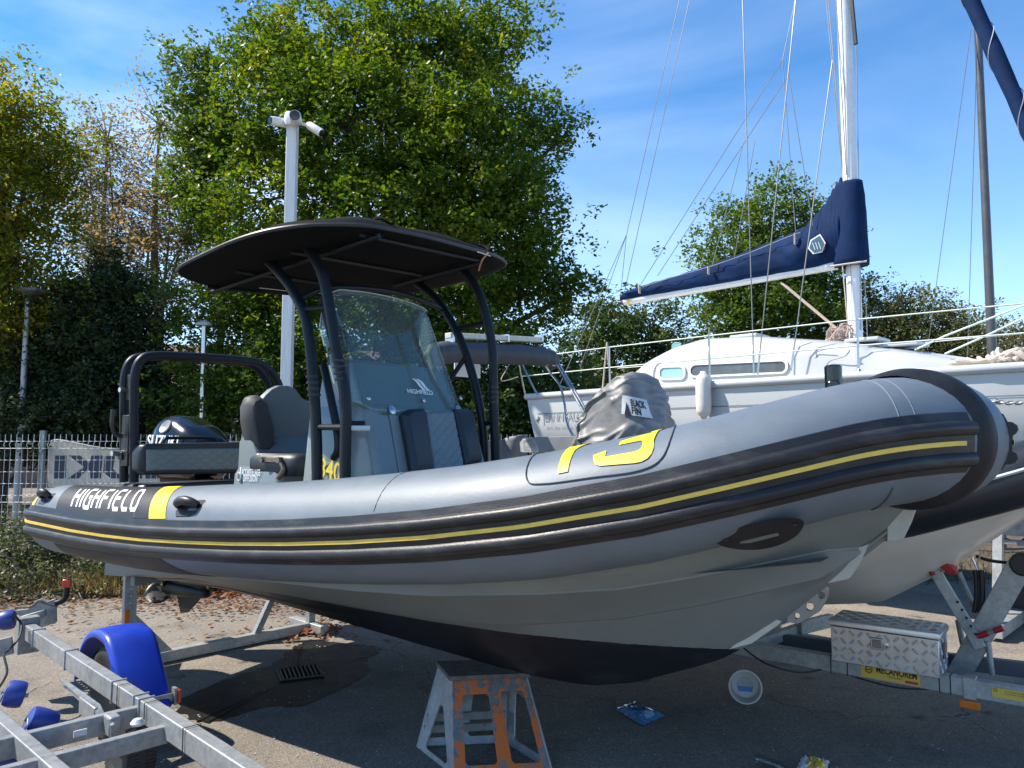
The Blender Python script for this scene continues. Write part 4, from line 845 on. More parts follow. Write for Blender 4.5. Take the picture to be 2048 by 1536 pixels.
mb = MB(); mb.box(at(134, 1167, 5.95), (.062, .03, .062)); mb.build('reflector', mat('red_reflector', (.55, .035, .015), .25, coat=.4), lt, bevel=.005)
mb = MB(); mb.tube(cr([at(30, 1232, 5.5), at(42, 1248, 5.5), at(38, 1275, 5.4), at(18, 1300, 5.3), at(8, 1310, 5.2), at(14, 1345, 5.1), at(-4, 1378, 5.0)], 6), .008, 6); mb.build('lamp_cable', cable_m, lt)
mb = MB(); mb.beam(at(-20, 1300, 5.3), at(26, 1290, 5.35), .03, .12); mb.build('side_plate', galv, lt, bevel=.004)
mb = MB(); mb.tube([at(103, 1288, 5.6), at(103, 1275, 5.6)], .018, 10); mb.build('pin', galv, lt)
mb = MB(); st0 = ground(122, 1302, .22); holed_plate(mb, [(0, 0), (.28, 0), (.30, .03), (.26, .2), (.03, .2)], [circ(.06 + .06 * i, .06 + .07 * j, .016, 6) for i in range(4) for j in range(2)], lambda a, b, d: st0 + ld * a + ln * (b - .1) + Vector((0, 0, d)), .02); mb.build('step_plate', galv, lt)
# mudguard and wheels
F0 = Vector((-2.97, 5.22, 0)); prof = [(0, .30), (.03, .40), (.09, .51), (.18, .61), (.27, .665), (.40, .70), (.52, .70), (.61, .685), (.69, .63), (.79, .52), (.87, .42), (.93, .335), (.955, .29)]
pc = cr([(a, b, 0) for a, b in prof], 3); mb = MB(); rings = []
for k, p in enumerate(pc):
    row = []
    for w, dz in ((-.005, -.05), (-.004, -.018), (.01, -.004), (.03, 0), (.14, .006), (.255, 0), (.276, -.004), (.288, -.018), (.29, -.06)):
        t = pc[min(k + 1, len(pc) - 1)] - pc[max(k - 1, 0)]; nn = Vector((-t.y, t.x)).normalized() if t.length > 0 else Vector((0, 1))
        row.append(F0 + ld * (p.x + nn.x * dz) + ln * w + Vector((0, 0, p.y + nn.y * dz)))
    rings.append(row)
mb.loft(rings, closed=False, caps=False); mg = mb.build('mudguard', blue_pl, lt, sharp=60); mg.modifiers.new('thickness', 'SOLIDIFY').thickness = .006
tyre_m = mat('tyre_rubber', (.022, .022, .023), .75, var=.3, bump=.1, bscale=90)
def wheel(c, ax, r=.30, w=.17):
    mb = MB(); h = w / 2; mb.lathe([(r * .62, -h * .8), (r * .75, -h * 1.02), (r * .9, -h), (r * .985, -h * .82), (r, -h * .4), (r, h * .4), (r * .985, h * .82), (r * .9, h), (r * .75, h * 1.02), (r * .62, h * .8)], c, ax, 48); ty = mb.build('wheel', tyre_m, lt, sharp=30)
    a = Vector(ax).normalized(); u = a.orthogonal().normalized(); v = a.cross(u)
    mb = MB()
    for k in range(64):
        t = 2 * math.pi * k / 64; d = u * math.cos(t) + v * math.sin(t)
        for sd in (-1, 1): mb.beam(Vector(c) + d * (r + .001) + a * sd * h * .25, Vector(c) + d * (r - .01) + a * sd * h * 1.0 + (u * -math.sin(t) + v * math.cos(t)) * .01, .012, .012, up=d)
    o = mb.build('tread_block', tyre_m, ty); o['kind'] = 'stuff'
    mb = MB(); mb.lathe([(0, -h * .3), (r * .25, -h * .35), (r * .45, -h * .2), (r * .6, -h * .75), (r * .65, -h * .75), (r * .65, h * .75), (r * .6, h * .75), (r * .45, h * .2), (0, h * .3)], c, ax, 28); mb.build('rim', galv, ty)
wheel(F0 + ld * .47 + ln * .125 + Vector((0, 0, .30)), ln); wheel(Vector((-2.15, 4.36, .205)) , ln, .205, .15)
p0 = F0 + ld * .93 + Vector((0, 0, .33)); mb = MB(); mb.beam(p0 - ln * .03, p0 + ln * .30, .006, .05); mb.build('lamp_bracket', galv, lt); mb = MB(); mb.beam(p0 + ln * .305 + Vector((0, 0, -.045)), p0 + ln * .305 + Vector((0, 0, .055)), .05, .02, up=ln); mb.build('lamp_plate', galv, lt)
mb = MB(); mb.beam(p0 + ln * .32 + ld * .02 + Vector((0, 0, -.035)), p0 + ln * .32 + ld * .02 + Vector((0, 0, .045)), .04, .02, up=ln); mb.build('reflector', mat('red_reflector', (.5, .03, .01)), lt, bevel=.003)

# ================================================================== the second boat, on its trailer behind the grey one
R2 = framed((-.83, 8.73), -42); K2 = 1.08
b2 = thing('covered_boat', 'white hulled motor boat with a dark collar and its console under a shiny grey cover', 'boat', R2 @ Vector((4, 0, .6)))
ZK2 = [(1.2, .62), (3.2, .64), (4.0, .65), (4.33, .668), (4.72, .734), (5.18, 1.025), (5.63, 1.40), (6.1, 1.66), (6.6, 1.85)]
zb2 = lambda s: float(np.interp(s, [1.2, 3.5, 4.6, 5.12, 5.76, 6.6], [1.05, 1.1, 1.20, 1.33, 1.56, 1.88])); w2 = lambda s: .92 * max(.02, 1 - max(0, (s - 3.9) / 2.75) ** 2.3) ** .7
gel = mat('cream_gelcoat', (.80, .74, .66), .35, var=.04, scale=2, coat=.2)
def sec2(s):
    k = float(np.interp(s, *zip(*ZK2))); w = w2(s); b = zb2(s); return [(0, k), (.35 * w, lerp(k, b, .30)), (.36 * w + .012, lerp(k, b, .30) + .012), (.68 * w, lerp(k, b, .58)), (.69 * w + .012, lerp(k, b, .58) + .012), (.93 * w, lerp(k, b, .86)), (w, b + .02), (w + .01, b + .2)]
S2 = list(np.linspace(1.2, 4.6, 14)) + list(np.linspace(4.75, 6.6, 22)); mb = MB(R2)
rows = [[Vector((s, q, z)) for q, z in sec2(s)][::-1][:-1] + [Vector((s, -q, z)) for q, z in sec2(s)] for s in S2]; mb.loft(rows, closed=False, caps=False); mb.add(rows[0], [tuple(range(len(rows[0])))]); mb.build('hull', gel, b2, sharp=28)
navy = mat('navy_black_collar', (.016, .02, .028), .42, var=.15, scale=5)
pts = [(s, -(w2(s) - .03), zb2(s) + .17) for s in S2]; path = pts + [(s, -q, z) for s, q, z in pts[::-1]]
mb = MB(R2); mb.tube(path, [.08] + [.185] * (len(path) - 2) + [.08], 20); mb.build('collar', navy, b2, sharp=60)
mb = MB(R2); mb.tube([(s, -(w2(s) + .158), zb2(s) + .19) for s in S2[6:]], .012, 6); mb.build('collar_strip', mat('pale_grey_strip', (.5, .52, .53), .5), b2)
mb = MB(R2); mb.box((2.2, 0, 1.15), (2.0, 1.5, .5)); mb.build('deck', mat('pale_deck', (.5, .5, .48), .6), b2, bevel=.02)
# console cover
from mathutils import noise
silver = mat('silver_grey_cover', (.17, .172, .172), .46, 0, var=.3, scale=5, bump=.35, bscale=12)
def cov(u, v, off=0.0):             # u round, v up
    a = 2 * math.pi * u; s0 = np.interp(v, [0, .35, .7, .92, 1], [2.02, 2.05, 2.32, 2.56, 2.66]); s1 = np.interp(v, [0, .5, .85, .95, 1], [3.05, 2.95, 2.82, 2.78, 2.72]); hw = np.interp(v, [0, .3, .8, .95, 1], [.46, .43, .34, .28, .12])
    p = .55; ca, sa = math.cos(a), math.sin(a); x = (s0 + s1) / 2 + (s1 - s0) / 2 * math.copysign(abs(ca) ** p, ca); y = hw * math.copysign(abs(sa) ** p, sa); z = lerp(1.55, 2.545, v)
    w1 = x * 3.0 + z * 2.4; w2_ = z * 2.2 - x * 1.6; n1 = noise.noise(Vector((w1, w2_ * .45, y * 1.2))); n2 = noise.noise(Vector((w2_ * 3.4 + y, w1 * .5, y * 2.0 + 4))); n3 = noise.noise(Vector((x * 2 + 7, y * 2, z * 2)))
    f = (1 - min(1, abs(n1) * 3.4)) ** 1.5 * .055 + (1 - min(1, abs(n2) * 3.6)) ** 1.5 * .035 + n3 * .03 - .02
    ax = max(0, -ca); lab = max(0, 1 - abs((u - .875) / .13)) * max(0, 1 - abs((v - .67) / .25)); f *= (.35 + .9 * ax + .6 * (1 - v)) * (1 if v < .97 else .2) * (1 - min(1, lab * 2.2) * .95)
    d = Vector((ca, sa, .2)); return Vector((x, y, z)) + d * (f + off)
mb = MB(R2); mb.grid(lambda u, v: cov(u, v), 190, 80); mb.loft([[cov(k / 48, 1.0) for k in range(48)], [cov(k / 48, 1.0).lerp(cov(0, 1).lerp(cov(.5, 1), .5), .98) for k in range(48)]], caps=False); cover = mb.build('console_cover', silver, b2, sharp=0)
mb = MB(R2); mb.grid(lambda u, v: cov(.80 + .165 * u, .60 + .17 * v - .04 * u, .016), 34, 12); lb_ = mb.build('label_band', mat('pale_grey_print', (.6, .61, .63), .45), cover, sharp=0, fix=False)
for k, (txt, v0) in enumerate((('BLACK', .695), ('FIN', .625))):
    vs, fs = text_tris(txt, 1.0, bold=.05); x1 = max(v[0] for v in vs); wd = .092 if k == 0 else .055
    mb = MB(R2); mb.add([cov(.852 + wd * v[0] / x1, v0 - .010 + .062 * v[1] - .04 * (.35 + .6 * v[0] / x1 * (wd / .092)), .024) for v in vs], fs, 0, False); mb.build('maker_lettering', mat('black_print', (.015, .015, .02), .5), cover, sharp=0, fix=False)
mb = MB(R2); mb.add([cov(.815, .595 , .021), cov(.848, .588, .021), cov(.828, .71, .021)], [(0, 1, 2)], 0, False); mb.build('fin_emblem', MATS['black_print'], cover, sharp=0, fix=False)
mb = MB(R2); mb.tube([cov(.62 + .16 * k / 14, .62 - .5 * (k / 14) ** 1.2, .004) for k in range(15)], .012, 6); mb.build('cover_hem', silver, cover)
# folded sun canopy on bent stainless frame
bim = mat('charcoal_canvas_cover', (.055, .06, .072), .6, var=.2, scale=6, bump=.2, bscale=30)
bp_ = cr([hit(R2, x, y, (1, 0, 0), 1.05) for x, y in ((858, 720), (872, 708), (900, 705), (1000, 708), (1070, 712), (1095, 717), (1110, 730))], 6)
mb = MB(R2); n = len(bp_); mb.tube(bp_, [(.06 + .05 * min(1, k / 5, (n - 1 - k) / 3)) * (1 + .06 * math.sin(k * 1.3)) for k in range(n)], 14); boot = mb.build('folded_canopy', bim, b2, sharp=0)
mb = MB(R2); mb.beam(hit(R2, 896, 671, (1, 0, 0), 1.03), hit(R2, 1080, 680, (1, 0, 0), 1.03), .09, .055); lbx = mb.build('roof_batten', mat('mossy_cream_plastic', (.66, .63, .53), .7, var=.2, scale=30, bump=.3), b2, bevel=.006)
for px in (900, 1010, 1078):
    mb = MB(R2); c = hit(R2, px, 677, (1, 0, 0), 1.03); mb.box(c, (.11, .03, .08)); mb.build('batten_clip', stainless, lbx)
def R2tube(name, pxs, s, r, m=stainless, par=b2, n=5): mb = MB(R2); mb.tube(cr([hit(R2, x, y, (1, 0, 0), sv) for (x, y), sv in zip(pxs, s)], n), r, 8); return mb.build(name, m, par)
for dx in (0, 6): R2tube('canopy_pole', [(1108 + dx, 722), (1128 + dx, 755), (1160 + dx, 810), (1180 + dx, 850)], [1.1, 1.3, 1.7, 2.0], .014)
R2tube('canopy_pole', [(1084, 718), (1100, 745), (1118, 768), (1128, 800), (1136, 850), (1152, 880)], [1.05, 1.1, 1.25, 1.4, 1.6, 1.8], .014)
R2tube('rung', [(1090, 728), (1116, 732)], [1.08, 1.15], .012); R2tube('rung', [(1120, 772), (1142, 778)], [1.27, 1.45], .012)
R2tube('canopy_pole', [(1040, 716), (1050, 740), (1062, 765), (1075, 790)], [1.05, 1.1, 1.2, 1.3], .011); R2tube('canopy_pole', [(1036, 716), (1042, 750), (1050, 790)], [1.05, 1.05, 1.05], .009)
R2tube('strap', [(1026, 716), (1012, 740), (1003, 762), (1036, 754)], [1.05, 1.05, 1.05, 1.05], .005, rope_mat)
mb = MB(R2)
bA = [hit(R2, x, y, (0, 1, 0), -.25) for x, y in ((1047, 905), (1045, 885), (1052, 876), (1066, 874), (1076, 884), (1080, 905))]
mb.loft([bA, [p + Vector((.0, 0, 0)) + Vector((.75, .12, .02)) for p in bA]]); bol = mb.build('stern_bolster', mat('grey_upholstery', (.17, .18, .19), .5, bump=.08), b2, bevel=.008)
mb = MB(R2); c = sum(bA, Vector()) / len(bA); mb.prism([p + Vector((-.012, 0, 0)) for p in bA], [c + (p - c) * .9 + Vector((-.05, 0, 0)) for p in bA]); mb.build('bolster_end', mat('white_vinyl', (.7, .7, .68), .45), bol, bevel=.01)
mb = MB(R2); mb.grid(lambda u, v: hit(R2, lerp(955, 1052, u), lerp(935, np.interp(u, [0, .5, .7, 1], [882, 880, 873, 868]), v), (1, 0, 0), 1.1 + .1 * math.sin(u * 9) * v), 20, 8); o = mb.build('side_cover', mat('grey_tarpaulin', (.13, .14, .15), .55, bump=.2, bscale=20), b2, sharp=0); o.modifiers.new('thickness', 'SOLIDIFY').thickness = .02
mb = MB(R2); q0 = hit(R2, 909, 711, (1, 0, 0), .6); q1 = hit(R2, 960, 757, (1, 0, 0), .6); mb.box((q0 + q1) / 2, (.012, abs(q1.y - q0.y), abs(q1.z - q0.z)))
one('notice_sheet', 'plain white sheet hanging beside the black canopy leg under the folded grey canopy', 'notice', mb, mat('white_sheet', (.72, .72, .75), .6), (R2 @ ((q0 + q1) / 2)))

# trailer below it
rt = thing('boat_trailer', 'galvanised trailer with a winch post and red bow pads under the covered white boat', 'trailer', R2 @ Vector((4.5, 0, 0)))
zt2 = .44; n0, n1 = ground(1490, 1280, zt2), ground(2048, 1374, zt2); nd = (n1 - n0).normalized(); nn_ = Vector((-nd.y, nd.x, 0)); dn2 = Vector((0, 0, -.055))
mb = MB(); mb.beam(n0 - nd * 1.2 + dn2, n1 + nd * 1.0 + dn2, .07, .11); nb = mb.build('draw_beam', galv_dark, rt, bevel=.006)
m0, m1 = ground(1560, 1266, zt2), ground(2048, 1322, zt2); md = (m1 - m0).normalized(); mb = MB(); mb.beam(m0 - md * .6 + dn2, m1 + md * .7 + dn2, .06, .10); mb.build('draw_beam', mat('dark_beam_steel', (.10, .11, .13), .5, .3), rt, bevel=.006)  # far beam in an even tone, darker than the near one
mb = MB(); mb.beam(ground(1598, 1256, .46), ground(1662, 1240, .46), .05, .1); mb.build('cross_beam', galv_dark, rt, bevel=.004); mb = MB(); mb.beam(ground(1500, 1292, .40), ground(1650, 1240, .46), .06, .08); mb.build('cross_beam', galv_dark, rt, bevel=.004)
for px in (1664, 1697, 1880, 1902): 
    c = ground(px, np.interp(px, [1490, 2048], [1280, 1374]), zt2) + dn2; mb = MB(); mb.beam(c - nd * .003, c + nd * .003, .078, .118); mb.build('strap', cable_m, nb)
c = ground(1940, np.interp(1940, [1490, 2048], [1280, 1374]), zt2) + dn2; mb = MB(); mb.beam(c - nd * .035, c + nd * .035, .09, .13); mb.build('clamp_plate', galv_dark, nb, bevel=.004)
mb = MB(); mb.beam(c - nd * .055 - nn_ * .05 + Vector((0, 0, -.095)), c + nd * .055 - nn_ * .05 + Vector((0, 0, -.095)), .02, .045); mb.build('reflector', mat('amber_plastic', (.65, .16, .01)), rt, bevel=.005)
sig = mat('yellow_sticker', (.72, .50, .08), .4, var=.05)
def beam_sticker(px0, px1, zlo, zhi, name, m):
    def pt(px, z): 
        a = ground(px, np.interp(px, [1490, 2048], [1280, 1374]), zt2); return Vector((a.x, a.y, 0)) - nn_ * .0385 + Vector((0, 0, z))
    A = [pt(px0, zlo), pt(px1, zlo), pt(px1, zhi), pt(px0, zhi)]; mb = MB(); mb.prism(A, [p - nn_ * .0015 for p in A]); return pt, mb.build(name, m, nb)
pt, stk = beam_sticker(1724, 1842, .342, .428, 'maker_plate', sig)
mb = MB(); o = pt(1755, .384) - nn_ * .003; text_on(mb, 'MECANOREM', .042, o, nd, (0, 0, 1), width=(pt(1838, 0) - pt(1757, 0)).length, bold=.035); o = pt(1776, .362) - nn_ * .003; text_on(mb, 'TRAILERS', .013, o, nd, (0, 0, 1), width=.09); mb.tube([pt(1740, .395) - nn_ * .003 + nd * .020 * math.cos(k * .45) + Vector((0, 0, .020 * math.sin(k * .45))) for k in range(14)], .003, 4, closed=True); mb.beam(pt(1740, .395) - nn_ * .003 - nd * .012, pt(1740, .395) - nn_ * .003 + nd * .012, .003, .006); mb.build('plate_lettering', MATS['black_print'], stk, sharp=0, fix=False)
mb = MB(); a, b = pt(1812, .352), pt(1838, .366); mb.beam(a - nn_ * .002 + Vector((0, 0, .005)), pt(1838, .352) - nn_ * .002 + Vector((0, 0, .005)), .003, .016); mb.build('red_tab', mat('red_print', (.5, .03, .03), .5), stk)
pt2, stk2 = beam_sticker(1985, 2048, .362, .418, 'warning_sticker', sig); mb = MB(); mb.tube([pt2(1992, .405) - nn_ * .003 + nd * .009 * math.cos(k * .6) + Vector((0, 0, .009 * math.sin(k * .6))) for k in range(10)], .0015, 4, closed=True); text_on(mb, 'ATTENTION', .008, pt2(2010, .402) - nn_ * .003, nd, (0, 0, 1), width=.10); text_on(mb, 'CHARGE MAXI', .008, pt2(2010, .388) - nn_ * .003, nd, (0, 0, 1), width=.10); mb.build('sticker_lettering', MATS['black_print'], stk2, sharp=0, fix=False)
def R2q(x, y, q=0.0): return R2 @ hit(R2, x, y, (0, 1, 0), q)
mb = MB(); mb.beam(R2q(1916, 1352), R2q(2040, 1130), .10, .14, up=nd); post = mb.build('winch_post', galv_dark, rt, bevel=.006)
mb = MB(); mb.beam(R2q(1870, 1142, -.08), R2q(1962, 1296, -.08), .05, .07, up=nd); arm = mb.build('pad_arm', galv_dark, rt, bevel=.004)
for k in range(5): mb = MB(); mb.lathe([(0, -.004), (.009, -.004), (.009, .004), (0, .004)], R2q(1915 + 9 * k, 1204 + 16 * k, -.115), nn_, 8); mb.build('adjusting_hole', cable_m, arm)
redr = mat('red_rubber', (.36, .012, .02), .45, var=.1)
A = [R2q(x, y, -.14) for x, y in ((1846, 1122), (1872, 1113), (1884, 1119), (1912, 1142), (1910, 1150), (1898, 1150), (1870, 1126), (1853, 1134), (1870, 1150), (1862, 1152), (1848, 1132))]; mb = MB(); mb.prism(A, [p + nn_ * .13 for p in A]); mb.build('bow_pad', redr, arm, bevel=.006)
mb = MB(); mb.tube([R2q(1955, 1273, -.1), R2q(2006, 1256, -.1)], .012, 10); hd = mb.build('crank_handle', galv, post); 
for a, b in (((1955, 1273), (1976, 1266)), ((1988, 1262), (2007, 1256))): mb = MB(); mb.tube([R2q(*a, -.1), R2q(*b, -.1)], .019, 12); mb.build('red_grip', redr, hd)
mb = MB(); mb.tube([R2q(1976, 1283, -.05), R2q(1984, 1350, -.05)], .018, 10); mb.build('strut', galv_dark, rt); mb = MB(); mb.tube([R2q(1918, 1145, .05), R2q(1948, 1215, .05)], .018, 8); mb.build('strut', galv, rt); mb = MB(); mb.tube([R2q(1916, 1240, .1), R2q(1926, 1290, .1)], .02, 8); mb.build('strut', galv_dark, rt)
for a in (0, 12): mb = MB(); mb.tube(cr([R2q(1962 - a, 1140, -.02), R2q(1964 - a, 1165, -.02), R2q(1964 - a, 1195, -.02), R2q(1960 - a, 1225, -.02)], 6), .014 + .005 * (a == 0), 8); mb.build('hose', cable_m, rt)
mb = MB(); mb.tube([R2q(1944, 1115, -.02), R2q(1960, 1150, -.02), R2q(1954, 1128, -.02), R2q(1962, 1106, -.02)], .007, 6); mb.build('shackle', stainless, rt); mb = MB(); mb.tube(cr([R2q(1952, 1112, -.02), R2q(1985, 1122, 0), R2q(2048, 1128, .0)], 5), .012, 6); mb.build('winch_strap', cable_m, rt)
mb = MB(); mb.lathe([(0, -.05), (.06, -.05), (.075, -.03), (.075, .03), (.06, .05), (0, .05)], R2q(2046, 1128, -.03), nn_, 18); mb.build('winch', black_plastic, post)
mb = MB(); mb.tube(cr([ground(1480, 1290, .42), ground(1530, 1326, .36), ground(1600, 1345, .32), ground(1664, 1337, .34), ground(1720, 1357, .30), ground(1800, 1376, .28), ground(1880, 1377, .30)], 6), .006, 6); mb.build('brake_cable', cable_m, rt)

# chequer-plate box on the draw beam
zb = .455; X0, X1 = ground(1663, 1321, zb), ground(1881, 1358, zb); xd = (X1 - X0); LX = xd.length; xd.normalize(); yd = Vector((-xd.y, xd.x, 0)); DX = .30; HX = .27
bx = thing('tool_box', 'aluminium chequer plate tool box fixed on the trailer beam', 'box', (X0 + X1) / 2)
alu = mat('mill_aluminium', (.55, .55, .56), .3, .75, var=.12, scale=12, rvar=.1)
lid_h = .035
mb = MB(); A = [X0, X1, X1 + yd * DX, X0 + yd * DX]; mb.prism(A, [p + Vector((0, 0, HX - lid_h - .005)) for p in A]); body = mb.build('box_body', alu, bx, bevel=.005)
o = .012; A = [X0 - xd * o - yd * o, X1 + xd * o - yd * o, X1 + xd * o + yd * (DX + o), X0 - xd * o + yd * (DX + o)]; mb = MB()
mb.loft([[p + Vector((0, 0, HX - lid_h)) for p in A], [p + Vector((0, 0, HX - .006)) for p in A], [p + (sum(A, Vector()) / 4 - p).normalized() * .02 + Vector((0, 0, HX + .012)) for p in A]]); lid = mb.build('lid', alu, bx, bevel=.004)
def tread(O, X, Y, W, H, nrm, parent, pitch=.052):
    mb = MB(); X, Y, nrm = X.normalized(), Y.normalized(), nrm.normalized(); ni, nj = int(W / pitch), int(H / pitch)
    for i in range(ni):
        for j in range(nj):
            cx, cy = (i + .5) * W / ni, (j + .5) * H / nj; a = R(45 if (i + j) % 2 else -45); d = (math.cos(a), math.sin(a)); e = (-d[1], d[0])
            for k in (-2, -1, 0, 1, 2):
                q = k * pitch * .17; L = pitch * (.5 - .04 * abs(k))
                if not (0.004 < cx + e[0]*q - L*.7 and cx + e[0]*q + L*.7 < W - .004): L *= .7
                c = O + X * (cx + e[0] * q) + Y * (cy + e[1] * q); dd = X * d[0] + Y * d[1]; ee = X * e[0] + Y * e[1]; w = pitch * .075
                mb.add([c - dd * L * .62, c + ee * w, c + dd * L * .62, c - ee * w, c + nrm * .005], [(0, 1, 4), (1, 2, 4), (2, 3, 4), (3, 0, 4)], 0, False)
    t = mb.build('tread_pattern', alu, parent, sharp=0); t['kind'] = 'stuff'
tread(X0 + Vector((0, 0, .002)), xd, Vector((0, 0, 1)), LX, HX - lid_h - .012, -yd, body); tread(X1 + Vector((0, 0, .002)), yd, Vector((0, 0, 1)), DX, HX - lid_h - .012, xd, body)
tread(X0 - xd * .0 - yd * .0 + Vector((0, 0, HX + .0125)) + xd * .012 + yd * .012, xd, yd, LX - .02, DX - .02, Vector((0, 0, 1)), lid)
c = X0 + xd * (LX * .445) + Vector((0, 0, .155)) - yd * .004
mb = MB(); mb.beam(c - xd * .038, c + xd * .038, .008, .075); lk = mb.build('latch', mat('latch_steel', (.4, .4, .41), .3, .8), body, bevel=.004); mb = MB(); mb.beam(c - xd * .026 - yd * .005, c + xd * .026 - yd * .005, .006, .05); mb.build('latch_pull', mat('dark_latch', (.2, .2, .2), .3, .7), lk, bevel=.003); mb = MB(); mb.lathe([(0, 0), (.016, 0), (.016, .006), (0, .008)], c + xd * .06 - yd * .002, -yd, 12); mb.build('keyhole', stainless, body)
c = X1 + yd * .15 + Vector((0, 0, .14)) + xd * .004; mb = MB(); mb.beam(c - yd * .035, c + yd * .035, .006, .10); mb.build('end_handle', rust, body, bevel=.003)

# ================================================================== a further trailer at the right edge
ft = thing('boat_trailer', 'galvanised trailer beams seen past the white bow at the right edge', 'trailer', ground(2040, 1170))
for a, b, w, h in (((1985, 1052, 8.0), (2120, 1062, 7.7), .1, .16), ((1975, 1080, 7.8), (2110, 1092, 7.4), .06, .05), ((2030, 1020, 9.2), (2110, 1052, 9.0), .08, .1)):
    mb = MB(); mb.beam(at(*a), at(*b), w, h); mb.build('frame_beam', galv, ft, bevel=.006)
mb = MB(); c = at(2070, 1150, 8.0); mb.lathe([(.16, -.09), (.30, -.1), (.33, -.06), (.33, .06), (.30, .1), (.16, .09)], Vector((c.x, c.y, .33)), (.7, .7, 0), 28); mb.build('wheel', tyre_m, ft)
mb = MB(); mb.tube(cr([at(1990, 1090, 8), at(2010, 1078, 7.9), at(2035, 1085, 7.9), at(2060, 1070, 7.8)], 6), .012, 6); mb.build('cable', cable_m, ft)
mb = MB(); mb.beam(at(2000, 1110, 7.8), at(2000, 1080, 7.8), .05, .05, up=(1, 0, 0)); c = at(2000, 1110, 7.8); mb.beam(c, (c.x, c.y, 0), .05, .05, up=(1, 0, 0)); mb.build('prop_stand', galv, ft)

# ================================================================== sailing boat
R3 = framed((.12, 11.6), -45)
sb = thing('sailing_boat', 'white sailing boat with a navy sail cover on its boom and a tall white mast', 'sailboat', R3 @ Vector((4.5, 1.35, 0)))
white_gel = mat('white_gelcoat', (.47, .485, .49), .3, var=.03, scale=2, coat=.25)
deck_gel = mat('cream_deck', (.6, .59, .55), .45, var=.04, scale=3)
S3 = np.linspace(0, 9.3, 32)
hb3 = lambda s: float(np.interp(s, [0, 1, 2.2, 3.6, 5, 6.2, 7.2, 8.2, 9.0, 9.3], [1.2, 1.28, 1.34, 1.37, 1.36, 1.27, 1.02, .6, .16, .03]))
ZG = 2.64
def sec3(s):
    b = hb3(s); zk = float(np.interp(s, [0, 1.5, 4, 7, 8.6, 9.3], [1.62, 1.45, 1.30, 1.42, 1.7, 2.3])); zg = ZG + .012 * max(0, s - 6)
    return [(b, zg), (b * .998, zg - .10), (b * .995, zg - .42), (b * .97, zg - .66), (b * .80, lerp(zg - .8, zk, .62)), (b * .4, lerp(zg - .8, zk, .93)), (0, zk)]
mb = MB(R3); rows = []
for s in S3:
    sc = sec3(s); rows.append([Vector((s - (.22 * max(0, (2.64 - z)) if s < .05 else 0) * -1, 1.35 - q, z)) for q, z in sc] + [Vector((s, 1.35 + q, z)) for q, z in sc[::-1][1:]])
mb.loft(rows, closed=False, caps=False); mb.add(rows[0], [tuple(range(len(rows[0])))]); mb.build('hull', white_gel, sb, sharp=35)
mb = MB(R3); mb.loft([[Vector((s, 1.35 - hb3(s), ZG + .012 * max(0, s - 6) + .001)), Vector((s, 1.35, ZG + .05 + .012 * max(0, s - 6))), Vector((s, 1.35 + hb3(s), ZG + .012 * max(0, s - 6) + .001))] for s in S3], closed=False, caps=False); mb.build('deck', deck_gel, sb)
for sd in (-1, 1):
    mb = MB(R3); mb.tube([Vector((s, 1.35 + sd * (hb3(s) + .005), ZG - .03 + .012 * max(0, s - 6))) for s in S3], .05, 12); mb.build('gunwale', white_gel, sb)
grey_line = mat('grey_pinstripe', (.16, .18, .2), .5); mb = MB(R3)
for s0, s1, dz in ((.25, 9.0, -.30),):
    ss = np.linspace(s0, s1, 40); mb.loft([[Vector((s, 1.35 - hb3(s) - .003, ZG + dz + .006 + .012 * max(0, s - 6))), Vector((s, 1.35 - hb3(s) - .003, ZG + dz - .006 + .012 * max(0, s - 6)))] for s in ss], closed=False, caps=False)
mb.build('pinstripe', grey_line, sb, sharp=0)
mb = MB(R3); mb.box((4.2, 1.35, .85), (1.6, .12, 1.1)); mb.box((4.2, 1.35, .3), (1.8, .3, .18)); mb.build('keel', mat('dark_antifouling', (.03, .035, .05), .7), sb, bevel=.03)
mb = MB(R3)
text_on(mb, 'JEANNEAU', .115, Vector((.36, .118, 2.22)), (1, -.08, 0), (0, 0, 1), width=.75, bold=.01); text_on(mb, 'art de vivre', .05, Vector((.42, .113, 2.13)), (1, -.08, 0), (0, 0, 1), width=.55)
for k in range(6): a = R(30 * k); mb.beam(Vector((.26 + .05 * math.cos(a), .126, 2.26 + .05 * math.sin(a))), Vector((.26 - .05 * math.cos(a), .126, 2.26 - .05 * math.sin(a))), .003, .008, up=(0, 1, 0))
text_on(mb, 'TT', .15, Vector((1.28, .055, 2.2)), (1, -.06, 0), (0, 0, 1), width=.2)
mb.build('maker_lettering', mat('faded_grey_print', (.33, .34, .36), .5), sb, sharp=0, fix=False)
# coachroof
def roof_sec(s):
    zt = float(np.interp(s, [1.55, 1.7, 2.0, 2.4, 2.8, 3.5, 4.0, 4.6, 5.2, 5.7, 6.3], [2.72, 2.86, 3.08, 3.24, 3.31, 3.27, 3.19, 3.10, 2.98, 2.86, 2.70])); hw = float(np.interp(s, [1.55, 2.2, 4.2, 5.4, 6.3], [.96, .95, .90, .68, .35])); h = zt - ZG
    return [(hw + .03, ZG + .005), (hw, ZG + .05 * h), (hw - .03, ZG + .55 * h), (hw - .08, ZG + .80 * h), (hw - .17, ZG + .93 * h), (hw - .32, ZG + h), (.35 * hw, ZG + h + .03), (0, ZG + h + .035)]
SR = cr([(s, 0, 0) for s in np.linspace(1.55, 6.3, 12)], 4); mb = MB(R3)
rows = [[Vector((p.x - .25 * (z - ZG) * (p.x > 5), 1.35 - q, z)) for q, z in roof_sec(p.x)] + [Vector((p.x, 1.35 + q, z)) for q, z in roof_sec(p.x)[::-1][1:]] for p in SR]
